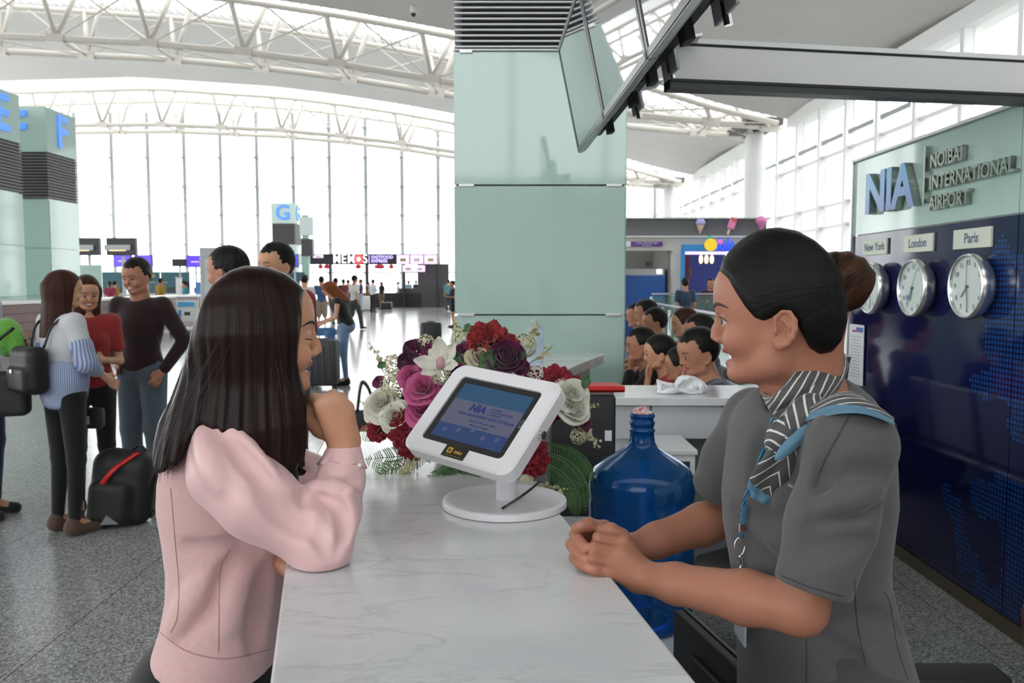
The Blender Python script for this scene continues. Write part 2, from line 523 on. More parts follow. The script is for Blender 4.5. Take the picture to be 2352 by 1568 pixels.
M_BLACKM = mat('black_matte', (.016, .016, .018), .6)
M_DKGREY = mat('dark_grey_plastic', (.05, .05, .055), .45)
M_GREYP = mat('light_grey_panel', (.50, .52, .54), .45)
M_CHROME = mat('chrome', (.8, .8, .8), .12, metal=1.0)
M_RED = mat('red_plastic', (.62, .02, .015), .4)

def pillar(name, label, x0, x1, y0, y1, zl0, zl1, ztop, rows, letter=None, cat='pillar', fine=True, base=M_MINT):
    t = thing(name, label, cat, ((x0 + x1) / 2, (y0 + y1) / 2, 0))
    cx, cy, w, d = (x0 + x1) / 2, (y0 + y1) / 2, x1 - x0, y1 - y0
    MB().box((0, 0, ztop / 2), (w - .10, d - .10, ztop - .02)).build('core', M_DARKGAP if fine else base, t)
    g = .006
    for i in range(len(rows) - 1):
        za, zb = rows[i] + g, rows[i + 1] - g
        for (px, py, sx, sy) in ((0, -d / 2, w - .01, .012), (0, d / 2, w - .01, .012), (-w / 2, 0, .012, d - .03), (w / 2, 0, .012, d - .03)):
            MB().box((px, py, (za + zb) / 2), (sx, sy, zb - za)).build('glass_panel', base, t)
            if fine:
                MB().box((px * .93, py * .93, (za + zb) / 2), (max(sx * .97, .012), max(sy * .97, .012), zb - za + .02)).build('backing', M_MINT2, t)
        if i > 0 and fine:
            for s in (-1, 1):
                MB().box((s * (w / 2 - .085), -d / 2 - .008, rows[i]), (.11, .018, .022), bev=.004).build('clamp', M_CLAMP, t)
    if fine:
        n = int((zl1 - zl0) / .0385)
        for k in range(n):
            z = zl0 + .02 + k * .0385
            bb = MB()
            bb.box((0, -d / 2, z), (w, .03, .011)); bb.box((0, d / 2, z), (w, .03, .011))
            bb.box((-w / 2 + .015, 0, z), (.03, d - .03, .011)); bb.box((w / 2 - .015, 0, z), (.03, d - .03, .011))
            bb.build('louvre_slat', M_SLAT, t)
        MB().box((0, -d / 2 - .004, zl0 - .004), (w + .01, .03, .012)).build('edge_bar', M_SLAT, t)
        for s in (-1, 1):
            MB().box((s * (w / 2 - .085), -d / 2 - .01, zl0 - .012), (.09, .02, .03), bev=.004).build('clamp', M_CLAMP, t)
    else:
        bb = MB()
        for z in np.arange(zl0 + .03, zl1, .075):
            bb.box((0, 0, z), (w + .02, d + .02, .03))
        bb.build('louvre_slats', mat(name + '_slat', (.16, .15, .16), .5), t)
        MB().box((0, 0, (zl0 + zl1) / 2), (w - .05, d - .05, zl1 - zl0)).build('louvre_box', mat(name + '_box', (.035, .033, .036), .6), t)
    for (px, py, sx, sy) in ((0, -d / 2, w, .014), (0, d / 2, w, .014), (-w / 2, 0, .014, d), (w / 2, 0, .014, d)):
        MB().box((px, py, (zl1 + ztop) / 2), (sx, sy, ztop - zl1 - .02)).build('sign_panel', base, t)
    if letter:
        sz = (ztop - zl1) * 1.02
        lettering('letter', letter, sz, M_BLUE, t, plane_matrix((0, -d / 2 - .02, (zl1 + ztop) / 2), (1, 0, 0), (0, 0, 1)), .03, bold=.02)
        lettering('letter', letter, sz, M_BLUE, t, plane_matrix((w / 2 + .02, 0, (zl1 + ztop) / 2), (0, 1, 0), (0, 0, 1)), .03, bold=.02)
    return t
pillar('glass_pillar', 'mint green glass clad pillar with dark louvre top behind the flowers', -.41, .818, 6.0, 7.2, 3.17, 4.2, 5.1, [0, .36, 1.29, 2.22, 3.16])
# the three island pillars
pillar('island_pillar', 'mint glass check-in pillar lettered E', -13.05, -11.6, 18.35, 19.8, 3.65, 4.79, 5.92, [0, 1.2, 2.4, 3.62], 'E', fine=False)
pillar('island_pillar', 'mint glass check-in pillar lettered F', -13.1, -11.65, 21.0, 22.4, 3.65, 4.79, 5.92, [0, 1.2, 2.4, 3.62], 'F', fine=False)
pillar('island_pillar', 'distant mint glass check-in pillar lettered G', -13.25, -11.96, 45.9, 47.3, 3.65, 4.79, 5.92, [0, 1.2, 2.4, 3.62], 'G', fine=False)

# ---- navy name panel on the right
def navymat():
    m, nt, b = newmat('navy_glass_dot_map')
    geo = nt.nodes.new('ShaderNodeNewGeometry')
    sp_ = nt.nodes.new('ShaderNodeSeparateXYZ'); nt.links.new(geo.outputs['Position'], sp_.inputs[0])
    def cell(ax, t):
        dv = nt.nodes.new('ShaderNodeMath'); dv.operation = 'DIVIDE'; dv.inputs[1].default_value = t
        nt.links.new(sp_.outputs[ax], dv.inputs[0])
        fr = nt.nodes.new('ShaderNodeMath'); fr.operation = 'FRACT'; nt.links.new(dv.outputs[0], fr.inputs[0])
        s1 = nt.nodes.new('ShaderNodeMath'); s1.operation = 'SUBTRACT'; s1.inputs[1].default_value = .5; nt.links.new(fr.outputs[0], s1.inputs[0])
        ab = nt.nodes.new('ShaderNodeMath'); ab.operation = 'ABSOLUTE'; nt.links.new(s1.outputs[0], ab.inputs[0])
        lt = nt.nodes.new('ShaderNodeMath'); lt.operation = 'LESS_THAN'; lt.inputs[1].default_value = .33; nt.links.new(ab.outputs[0], lt.inputs[0])
        fl = nt.nodes.new('ShaderNodeMath'); fl.operation = 'FLOOR'; nt.links.new(dv.outputs[0], fl.inputs[0])
        return lt, fl
    l1, f1 = cell(1, .0235); l2, f2 = cell(2, .0235)
    dot = nt.nodes.new('ShaderNodeMath'); dot.operation = 'MULTIPLY'; nt.links.new(l1.outputs[0], dot.inputs[0]); nt.links.new(l2.outputs[0], dot.inputs[1])
    cb = nt.nodes.new('ShaderNodeCombineXYZ'); nt.links.new(f1.outputs[0], cb.inputs[0]); nt.links.new(f2.outputs[0], cb.inputs[1])
    nz = nt.nodes.new('ShaderNodeTexNoise'); nz.inputs['Scale'].default_value = .075; nz.inputs['Detail'].default_value = 2.5; nt.links.new(cb.outputs[0], nz.inputs['Vector'])
    # land lies toward the right end of the panel
    gr = nt.nodes.new('ShaderNodeMapRange'); gr.inputs['From Min'].default_value = 4.3; gr.inputs['From Max'].default_value = 3.3
    gr.inputs['To Min'].default_value = -.35; gr.inputs['To Max'].default_value = .12; nt.links.new(sp_.outputs[1], gr.inputs['Value'])
    ad = nt.nodes.new('ShaderNodeMath'); ad.operation = 'ADD'; nt.links.new(nz.outputs['Fac'], ad.inputs[0]); nt.links.new(gr.outputs[0], ad.inputs[1])
    gt = nt.nodes.new('ShaderNodeMath'); gt.operation = 'GREATER_THAN'; gt.inputs[1].default_value = .46; nt.links.new(ad.outputs[0], gt.inputs[0])
    ml = nt.nodes.new('ShaderNodeMath'); ml.operation = 'MULTIPLY'; nt.links.new(dot.outputs[0], ml.inputs[0]); nt.links.new(gt.outputs[0], ml.inputs[1])
    mx = nt.nodes.new('ShaderNodeMix'); mx.data_type = 'RGBA'
    mx.inputs['A'].default_value = (.006, .009, .055, 1); mx.inputs['B'].default_value = (.010, .055, .20, 1)
    nt.links.new(ml.outputs[0], mx.inputs['Factor']); nt.links.new(mx.outputs['Result'], b.inputs['Base Color'])
    b.inputs['Roughness'].default_value = .07; b.inputs['Specular IOR Level'].default_value = .5
    return m
M_NAVY = navymat()
PXW = 2.14
pan = thing('name_panel', 'mint and navy glass back panel carrying the airport name and clocks', 'panel', (PXW, 4.0, 0))
YA, YB, YJ = 1.9, 5.22, 3.52
MB().box((.16, (YA + YB) / 2 - 4, 1.14), (.28, YB - YA - .02, 2.27)).build('core', M_WHITE, pan)
for (y0, y1) in ((YA, YJ - .003), (YJ + .003, YB)):
    MB().box((.008, (y0 + y1) / 2 - 4, .945), (.016, y1 - y0, 1.73)).build('navy_glass', M_NAVY, pan)
    MB().box((.008, (y0 + y1) / 2 - 4, 2.042), (.016, y1 - y0, .45)).build('mint_glass', M_MINT, pan)
MB().box((.14, (YA + YB) / 2 - 4, 2.275), (.32, YB - YA + .02, .015)).build('top_cap', M_WHITE, pan)
MB().box((.10, (YA + YB) / 2 - 4, .035), (.2, YB - YA, .07)).build('plinth', mat('brass_plinth', (.10, .085, .05), .4), pan)
MB().box((.0, YB + .01 - 4, 1.14), (.03, .02, 2.27)).build('end_trim', M_CLAMP, pan)
def panel_M(Y, z, off=.0): return plane_matrix((-off, Y - 4, z), (0, -1, 0), (0, 0, 1))
def gradmat(name, top, bot, z0, z1):
    m, nt, b = newmat(name)
    geo = nt.nodes.new('ShaderNodeNewGeometry'); s = nt.nodes.new('ShaderNodeSeparateXYZ'); nt.links.new(geo.outputs['Position'], s.inputs[0])
    mr = nt.nodes.new('ShaderNodeMapRange'); mr.inputs['From Min'].default_value = z0; mr.inputs['From Max'].default_value = z1; nt.links.new(s.outputs[2], mr.inputs['Value'])
    mx = nt.nodes.new('ShaderNodeMix'); mx.data_type = 'RGBA'; mx.inputs['A'].default_value = (*bot, 1); mx.inputs['B'].default_value = (*top, 1)
    nt.links.new(mr.outputs[0], mx.inputs['Factor']); nt.links.new(mx.outputs['Result'], b.inputs['Base Color']); b.inputs['Roughness'].default_value = .3
    return m
M_NIA = gradmat('blue_letter_face', (.08, .38, .72), (.12, .20, .55), 1.92, 2.14)
M_LSIDE = mat('polished_letter_side', (.45, .45, .42), .15, metal=1.0)
lettering('letters_side', 'NIA', .315, M_LSIDE, pan, panel_M(4.672, 2.03, .022), .018, bold=.010, sx=1.13, spacing=.97)
lettering('letters_face', 'NIA', .315, M_NIA, pan, panel_M(4.672, 2.03, .042), .002, bold=.011, sx=1.13, spacing=.97)
MB().box((-.02, 4.275 - 4, 2.07), (.03, .012, .29)).build('divider_bar', M_LSIDE, pan)
for txt, z in (('NOIBAI', 2.128), ('INTERNATIONAL', 2.020), ('AIRPORT', 1.918)):
    lettering('name_line', txt, .098, M_LSIDE, pan, panel_M(4.235, z, .016), .012, 'LEFT', bold=.002, sx=.93)

# ---- clocks and city signs
M_SILVER = mat('silver_rim', (.78, .78, .78), .22, metal=.9)
M_FACE = mat('clock_face', (.66, .73, .70), .35)
M_NUM = mat('clock_numeral', (.16, .20, .20), .5)
M_PLATE = mat('cream_sign_plate', (.66, .70, .58), .4)
M_PTEXT = mat('navy_sign_text', (.05, .10, .20), .5)
def clock(city, Y, zc, hh, mm_, label, second=None):
    t = thing('wall_clock', label, 'clock', (PXW - .05, Y, zc), 0, None)
    R = .150
    def L(bb, name, m, sm=True):   # lathe about the -X axis
        me = bb.mesh(name); me.transform(Matrix(((0, 0, -1, 0), (0, 1, 0, 0), (1, 0, 0, 0), (0, 0, 0, 1)))); return obj(name, me, m, t, sm)
    L(MB().lathe([(R * .80, -.045), (R * .96, -.02), (R, .008), (R * .985, .026), (R * .93, .034), (R * .89, .026), (R * .88, .014)], n=48, caps=False), 'rim', M_SILVER)
    L(MB().lathe([(R * .80, -.045), (R * .80, -.02), (R * .9, -.018)], n=48), 'case_back', M_DKGREY)
    L(MB().lathe([(.0005, .015), (R * .9, .015)], n=48, caps=False), 'face', M_FACE, False)
    for k in range(1, 13):
        a = k * PI / 6
        lettering('numeral', str(k), .034, M_NUM, t, plane_matrix((-.0165, -math.sin(a) * R * .72, math.cos(a) * R * .72), (0, -1, 0), (0, 0, 1)), .0005)
    def hand(a, ln, w, nm, m, x):
        MB().box((-x, -math.sin(a) * ln * .42, math.cos(a) * ln * .42), (.002, w, ln), rotx(a)).build(nm, m, t)
    am = mm_ / 60 * 2 * PI; ah = ((hh % 12) + mm_ / 60) / 12 * 2 * PI
    hand(ah, R * .5, .006, 'hour_hand', M_NUM, .020); hand(am, R * .72, .0045, 'minute_hand', M_NUM, .022)
    if second is not None: hand(second, R * .85, .0018, 'second_hand', M_NUM, .024)
    L(MB().lathe([(.007, .014), (.006, .026), (.001, .027)], n=12), 'hub', M_NUM)
    return t
clock('Paris', 3.774, 1.505, 7, 29, 'silver rimmed round wall clock below the Paris sign', 0.0)
c2 = clock('London', 4.29, 1.495, 6, 35, 'silver rimmed round wall clock below the London sign', .5)
MB().cyl((-.0165, .055, -.05), (-.018, .055, -.05), .014, None, 16).build('sticker', mat('blue_sticker', (.08, .30, .50), .4), c2)
clock('New York', 4.80, 1.49, 1, 28, 'silver rimmed round wall clock below the New York sign', .2)
for city, Y, z, w in (('Paris', 3.856, 1.727, .315), ('London', 4.367, 1.728, .315), ('New York', 4.885, 1.731, .315)):
    t = thing('city_sign', 'cream sign plate reading ' + city + ' above its clock', 'sign', (PXW - .007, Y, z))
    MB().box((0, 0, 0), (.012, w, .092), bev=.002).build('plate', M_PLATE, t)
    lettering('city_name', city, .066, M_PTEXT, t, plane_matrix((-.0065, 0, 0), (0, -1, 0), (0, 0, 1)), .0006, bold=.001, sx=.95)
# notice sheet at the panel's far end
t = thing('notice_sheet', 'white printed notice sheet on the far edge of the navy panel', 'notice', (PXW - .012, 5.10, 1.08))
MB().box((0, 0, 0), (.004, .215, .37)).build('paper', mat('notice_paper', (.80, .82, .84), .5), t)
MB().box((-.003, -.05, .155), (.001, .10, .03)).build('blue_logo', mat('print_blue', (.08, .15, .45), .5), t)
MB().box((-.003, .03, .145), (.001, .05, .014)).build('red_stripe', M_RED, t)
for k in range(14):
    MB().box((-.003, .012 * math.sin(k * 2.1), .11 - k * .019), (.001, .16 - .02 * (k % 3), .005)).build('text_line', mat('print_grey', (.45, .46, .52), .6) if k == 0 else bpy.data.materials['print_grey'], t)

# ---- white canopy beam
bA, bB = np.array([.60, 3.199]), np.array([2.30, 3.485])
ang = math.atan2(bB[1] - bA[1], bB[0] - bA[0]); L_ = np.linalg.norm(bB - bA); mid = (bA + bB) / 2
t = thing('canopy_beam', 'white canopy beam with dark lower edge above the desk', 'beam', (mid[0], mid[1], 0), ang)
MB().box((0, .035, 2.357), (L_, .05, .126)).build('white_face', mat('beam_white', (.74, .73, .74), .4), t)
MB().box((0, .035, 2.275), (L_, .07, .036)).build('dark_edge', mat('beam_dark', (.045, .05, .055), .4), t)
MB().box((0, .0, 2.289), (L_, .012, .010)).build('edge_groove', M_BLACK, t)
MB().box((0, .035, 2.425), (L_, .05, .010)).build('top_groove', M_BLACK, t)
MB().box((0, .035, 2.438), (L_, .07, .018)).build('top_flange', M_WHITE, t)

# ---- three screens in a row, tilted down
ax = nrm([.068, -1.93, 0]); upv = nrm([-.116, 0, .56]); upv = nrm(upv - ax * np.dot(upv, ax)); nf = np.cross(ax, upv)  # faces the hall
if nf[0] > 0: nf = -nf
TW, TH = .965, .575
M_SCREEN = mat('switched_off_screen', (.05, .055, .07), .02, spec=1.0, coat=1.0)
M_BEZEL = mat('dark_bezel', (.02, .022, .025), .3)
M_BEZSILV = mat('silver_bezel_edge', (.45, .46, .48), .3, metal=.6)
P0 = np.array([.37, 4.64, 2.24])
Rt = frameR(ax, upv, nf)
for i, lab in enumerate(('farthest tilted flat screen of the row, above the mint pillar edge', 'middle tilted flat screen of the hanging row at the canopy beam', 'tilted flat screen of the hanging row nearest the desk front')):
    c = P0 + ax * (TW * (i + .5)) + upv * TH / 2
    t = thing('flat_screen', lab, 'screen', c)
    MB().box((0, 0, 0) - nf * .02, (TW - .012, TH, .04), Rt, bev=.006).build('housing', M_BEZEL, t)
    for (u, v, w, h) in ((0, TH / 2 - .012, TW - .012, .024), (0, -TH / 2 + .012, TW - .012, .024), (TW / 2 - .019, 0, .026, TH), (-TW / 2 + .019, 0, .026, TH)):
        MB().box(ax * u + upv * v + nf * .002, (w, h, .006), Rt).build('bezel', M_BEZEL, t)
    MB().box(upv * (-TH / 2 - .002) - nf * .012, (TW - .012, .004, .026), Rt).build('lower_rim', M_BEZSILV, t)
    MB().box((0, 0, 0) + nf * .0005, (TW - .04, TH - .03, .002), Rt).build('screen', M_SCREEN, t)
    MB().box(-upv * .06 - nf * .065, (TW * .55, TH * .55, .05), Rt, bev=.01).build('rear_cover', M_BLACKM, t)
    MB().box(-upv * (TH / 2 - .06) - nf * .055, (.16, .10, .035), Rt, bev=.006).build('connector_box', M_BLACKM, t)
    MB().box(ax * .3 - upv * (TH / 2 - .05) - nf * .045, (.10, .06, .03), Rt, bev=.006).build('speaker_box', M_BLACKM, t)
t = thing('screen_rail', 'black wall rail and grey brackets carrying the row of tilted screens', 'bracket', P0 + ax * TW * 1.5)
MB().box(upv * .16 - nf * .14, (TW * 3 - .2, .13, .10), Rt).build('rail', M_BLACKM, t)
for k in (-1.0, -.35, .05, .6, 1.1):
    MB().box(ax * TW * k + upv * .10 - nf * .105, (.08, .20, .03), Rt).build('arm', M_BLACKM, t)
for k in (-.72, -.02, .72):
    cpt = ax * TW * k + upv * .12 - nf * .20
    MB().box(cpt, (.22, .18, .012), Rt).build('bracket_plate', M_GREYP, t)
    MB().box(cpt - nf * .06 + upv * .02, (.16, .01, .12), Rt).build('bracket_plate', M_CLAMP, t)
    MB().cyl(cpt + upv * .07, cpt - upv * .12, .014, None, 8).build('hinge_bolt', M_CHROME, t)

# ================================================================== THE DESK
def marblemat(name, base, vein, scale=1.0, rough=.16):
    m, nt, b = newmat(name)
    geo = nt.nodes.new('ShaderNodeNewGeometry')
    mp = nt.nodes.new('ShaderNodeMapping'); mp.inputs['Rotation'].default_value = (0, 0, -.28); mp.inputs['Scale'].default_value = (1.1 * scale, 3.4 * scale, 2 * scale)
    nt.links.new(geo.outputs['Position'], mp.inputs['Vector'])
    n1 = nt.nodes.new('ShaderNodeTexNoise'); n1.inputs['Scale'].default_value = 2.1; n1.inputs['Detail'].default_value = 9; n1.inputs['Roughness'].default_value = .62; n1.inputs['Distortion'].default_value = .9
    n2 = nt.nodes.new('ShaderNodeTexNoise'); n2.inputs['Scale'].default_value = 6.5; n2.inputs['Detail'].default_value = 7; n2.inputs['Distortion'].default_value = 1.4
    n3 = nt.nodes.new('ShaderNodeTexNoise'); n3.inputs['Scale'].default_value = 1.3; n3.inputs['Detail'].default_value = 3
    for n in (n1, n2, n3): nt.links.new(mp.outputs[0], n.inputs['Vector'])
    def veins(n, w, s):
        a = nt.nodes.new('ShaderNodeMath'); a.operation = 'SUBTRACT'; a.inputs[1].default_value = .5; nt.links.new(n.outputs['Fac'], a.inputs[0])
        c = nt.nodes.new('ShaderNodeMath'); c.operation = 'ABSOLUTE'; nt.links.new(a.outputs[0], c.inputs[0])
        r = nt.nodes.new('ShaderNodeMapRange'); r.inputs['From Min'].default_value = 0; r.inputs['From Max'].default_value = w; r.inputs['To Min'].default_value = s; r.inputs['To Max'].default_value = 0
        nt.links.new(c.outputs[0], r.inputs['Value']); return r
    v1 = veins(n1, .022, .8); v2 = veins(n2, .014, .5)
    r3 = nt.nodes.new('ShaderNodeMapRange'); r3.inputs['From Min'].default_value = .42; r3.inputs['From Max'].default_value = .62; nt.links.new(n3.outputs['Fac'], r3.inputs['Value'])
    mlt = nt.nodes.new('ShaderNodeMath'); mlt.operation = 'MULTIPLY'; nt.links.new(v1.outputs[0], mlt.inputs[0]); nt.links.new(r3.outputs[0], mlt.inputs[1])
    mlt2 = nt.nodes.new('ShaderNodeMath'); mlt2.operation = 'MULTIPLY'; nt.links.new(v2.outputs[0], mlt2.inputs[0]); nt.links.new(r3.outputs[0], mlt2.inputs[1])
    sm = nt.nodes.new('ShaderNodeMath'); sm.operation = 'MAXIMUM'; nt.links.new(mlt.outputs[0], sm.inputs[0]); nt.links.new(mlt2.outputs[0], sm.inputs[1])
    mx = nt.nodes.new('ShaderNodeMix'); mx.data_type = 'RGBA'; mx.inputs['A'].default_value = (*base, 1); mx.inputs['B'].default_value = (*vein, 1)
    nt.links.new(sm.outputs[0], mx.inputs['Factor'])
    mx2 = nt.nodes.new('ShaderNodeMix'); mx2.data_type = 'RGBA'; mx2.inputs['B'].default_value = (base[0] * .86, base[1] * .87, base[2] * .89, 1)
    r4 = nt.nodes.new('ShaderNodeMapRange'); r4.inputs['From Min'].default_value = .35; r4.inputs['From Max'].default_value = .7; nt.links.new(n3.outputs['Fac'], r4.inputs['Value'])
    nt.links.new(r4.outputs[0], mx2.inputs['Factor']); nt.links.new(mx.outputs['Result'], mx2.inputs['A'])
    nt.links.new(mx2.outputs['Result'], b.inputs['Base Color'])
    b.inputs['Roughness'].default_value = rough
    return m
M_MARBLE = marblemat('white_marble', (.72, .72, .73), (.17, .19, .22))
CZ_ = 1.04
def slab(name, poly, z1, th, m, parent, bev=.004):
    me = MB().prism(poly, z1 - th, z1).mesh(name)
    bm = bmesh.new(); bm.from_mesh(me)
    bmesh.ops.recalc_face_normals(bm, faces=bm.faces)
    es = [e for e in bm.edges if abs(e.verts[0].co.z - e.verts[1].co.z) < 1e-6]
    bmesh.ops.bevel(bm, geom=es, offset=bev, segments=2, affect='EDGES', profile=.6)
    bm.to_mesh(me); bm.free()
    return obj(name, me, m, parent)
Rn = ground(1600, 1568, CZ_); Rf = ground(1300, 1195, CZ_); Ln = ground(620, 1568, CZ_); Lf = ground(655, 1300, CZ_)
dr = (Rf - Rn) / (Rf[1] - Rn[1]); dl = (Lf - Ln) / (Lf[1] - Ln[1])
def rx_at(y): return (Rn + dr * (y - Rn[1]))[0]
def lx_at(y):
    v = (Ln + dl * (y - Ln[1]))[0]
    return v + .05 * max(0, y - 1.4) ** 1.6
polyA = [(rx_at(y), y) for y in (.30, 1.2, 2.0, 2.45)]
polyA += [(rx_at(2.45) - .012, 2.56), (rx_at(2.45) - .05, 2.63), (rx_at(2.45) - .11, 2.66)]
polyA += [(lx_at(2.5) + .1, 2.66), (lx_at(2.5) + .03, 2.62), (lx_at(2.45), 2.52)]
polyA += [(lx_at(y), y) for y in (2.2, 1.9, 1.6, 1.4, 1.2, .9, .6, .30)]
ctr = thing('service_counter', 'white marble topped service counter between the two women', 'counter', (0, 1.5, 0))
def off(poly): return [(x, y - 1.5) for x, y in poly]
slab('marble_top', off(polyA), CZ_, .035, M_MARBLE, ctr)
yy = np.linspace(.36, 2.58, 8)
body = [(rx_at(y) - .16, y) for y in yy] + [(lx_at(min(y, 2.45)) + .07, y) for y in yy[::-1]]
slab('carcass', off(body), CZ_ - .035, .925, M_WHITE, ctr, .002)
slab('plinth', off([(x * .99, y) for x, y in body]), .08, .08, M_DKGREY, ctr, .001)
for k in range(4):
    ya, yb = .40 + k * .54, .40 + (k + 1) * .54 - .012
    ca = np.array([lx_at(ya) + .062, ya - 1.5, .55]); cb = np.array([lx_at(yb) + .062, yb - 1.5, .55])
    dv = cb - ca
    MB().box((ca + cb) / 2, (.014, np.linalg.norm(dv), .88), rotz(math.atan2(dv[1], dv[0]) - PI / 2)).build('front_panel', M_GREYP, ctr)

# lower working desk on the staff side
DZ = .60
polyD = [(rx_at(y) - .155, y) for y in (1.42, 2.56)] + [(rx_at(2.56) + .50, 2.56), (rx_at(1.42) + .22, 1.42)]
dsk = thing('work_desk', 'pale working desk tucked under the marble counter', 'desk', (0, 2, 0))
slab('desk_top', [(x, y - 2) for x, y in polyD], DZ, .03, mat('pale_blue_laminate', (.58, .62, .70), .35), dsk, .002)
for (x, y) in ((polyD[2][0] - .05, 2.5), (polyD[3][0] - .05, 1.48)):
    MB().box((x, y - 2, (DZ - .03) / 2), (.05, .05, DZ - .03)).build('leg', M_GREYP, dsk)

# rear counter seen from inside the ring
B0, B1 = at(1395, 912, 3.48), at(1760, 912, 3.48)
xb0, xb1 = .405, 1.32
rc = thing('rear_counter', 'marble topped rear counter with grey panels behind the water bottle', 'counter', ((xb0 + xb1) / 2, 3.66, 0))
w_ = xb1 - xb0
slab('marble_top', [(-w_ / 2, -.2), (w_ / 2, -.22), (w_ / 2, .22), (-w_ / 2, .22)], CZ_, .035, M_MARBLE, rc)
MB().box((0, .14, .5), (w_ - .06, .02, 1.0)).build('back_panel', mat('inner_grey_panel', (.19, .20, .21), .5), rc)
jx = at(1493, 950, 3.5)[0] - (xb0 + xb1) / 2
for (x0, x1) in ((-w_ / 2 + .02, jx - .006), (jx + .006, w_ / 2 - .02)):
    z0_ = .86
    MB().box(((x0 + x1) / 2, -.165, (z0_ + 1.0) / 2), (x1 - x0, .02, 1.0 - z0_)).build('apron_panel', M_GREYP, rc)
MB().box((-w_ / 2 + .14, -.10, .5), (.28, .1, 1.0)).build('side_panel', M_GREYP, rc)
MB().box((w_ / 2 - .03, 0, .5), (.03, .36, 1.0)).build('side_panel', M_GREYP, rc)
# small white drawer cabinet below it
cab = thing('drawer_cabinet', 'small white cabinet with dark blue front below the rear counter', 'cabinet', at(1530, 1030, 3.30) * np.array([1, 1, 0]))
MB().box((0, 0, .43), (.17, .30, .86), bev=.004).build('body', M_WHITE, cab)
MB().box((0, 0, .87), (.185, .32, .02), bev=.004).build('top', M_WHITE, cab)
for k in range(3):
    MB().box((-.005, -.155, .75 - k * .2), (.135, .012, .17)).build('drawer_front', mat('dark_blue_front', (.02, .025, .08), .3) if k == 0 else bpy.data.materials['dark_blue_front'], cab)
    MB().box((-.005, -.164, .80 - k * .2), (.09, .01, .012)).build('handle', M_CHROME, cab)

# far arm of the ring: marble slab running off diagonally before the pillar
q0, q1 = ground(1245, 872, CZ_), ground(1387, 812, CZ_)
fc = thing('far_counter', 'marble counter arm running diagonally in front of the mint pillar', 'counter', (.1, 4.9, 0))
dirq = nrm(q1 - q0); 
poly = [(q0[0] - .1, q0[1] - .35), (q0[0], q0[1]), (q1[0], q1[1]), (q1[0] - .10, q1[1] + .02), (q1[0] - .55, q1[1] + .02), (q0[0] - .5, q0[1]), (q0[0] - .6, q0[1] - .35)]
slab('marble_top', [(x - .1, y - 4.9) for x, y in poly], CZ_, .06, M_MARBLE, fc)
ip = [(q0[0] - .2, q0[1] - .25), (q0[0] - .1, q0[1] + .05), (q1[0] - .10, q1[1] - .04), (q1[0] - .45, q1[1] - .04), (q0[0] - .45, q0[1])]
slab('panel', [(x - .1, y - 4.9) for x, y in ip], CZ_ - .06, .98, M_GREYP, fc, .001)
# ================================================================== FAR SIDE OF THE HALL
M_BOARD = mat('red_brown_board', (.115, .042, .034), .4, noise=(3, .6, (.085, .03, .025)))
M_BOARD2 = mat('counter_white_top', (.78, .77, .74), .3)
M_TEAL = mat('teal_backdrop', (.012, .10, .13), .4)
M_PURPSCR = mat('purple_screen', (.05, .03, .4), .2, emit=(.10, .05, .75), es=.9)
M_PINKSCR = mat('pink_menu_screen', (.7, .5, .7), .2, emit=(.85, .6, .85), es=.7)
def P3(px, py, Y): return at(px, py, Y)
# check-in island counter with boards
t = thing('island_counter', 'long check-in island counter of red-brown boards with white top', 'counter', (-10.8, 22, 0))
for k in range(6):
    y0 = 14.6 - 22 + k * 2.5
    for j in range(5):
        MB().box((0, y0 + 1.25, .16 + j * .198), (.03 + .012 * (j % 2), 2.485, .188)).build('board', M_BOARD, t)
MB().box((-.35, .1, .55), (.6, 14.9, .96)).build('carcass', M_DKGREY, t)
MB().box((-.30, .1, 1.09), (.72, 15.0, .07), bev=.01).build('top', M_BOARD2, t)
MB().box((-.05, .1, .04), (.1, 14.9, .08)).build('plinth', M_GREYP, t)
# low mint screen behind the counter
p = P3(212, 690, 24.5)
t = thing('mint_screen', 'low mint glass screen standing behind the island counter', 'screen', (p[0], p[1], 0))
MB().box((0, 0, 1.02), (.62, .06, 2.04)).build('glass', M_MINT2, t); MB().box((0, 0, 2.05), (.64, .08, .03)).build('cap', M_CLAMP, t)
# dark overhead boards on a grey arm
for (x0, x1, lab) in ((172, 228, 'dark overhead check-in board half hidden by pillar F'), (243, 312, 'dark overhead check-in board on a grey arm')):
    a, b_ = P3(x0, 546, 31), P3(x1, 586, 31)
    t = thing('overhead_board', lab, 'board', ((a[0] + b_[0]) / 2, 31, (a[2] + b_[2]) / 2))
    MB().box((0, .1, 0), (b_[0] - a[0], .2, a[2] - b_[2]), bev=.02).build('housing', M_BLACK, t)
    MB().box((-.1, -.05, -.04), (b_[0] - a[0] - .15, .1, .20)).build('arm', M_GREYP, t)
    MB().box((-.1, -.06, -.15), (b_[0] - a[0] - .5, .08, .03)).build('lamp_strip', mat('warm_strip', (.9, .7, .4), .4, emit=(1, .75, .4), es=.8), t)
    MB().box((0, .15, -(a[2] + b_[2]) / 4), (.08, .08, (a[2] + b_[2]) / 2)).build('post', M_GREYP, t)
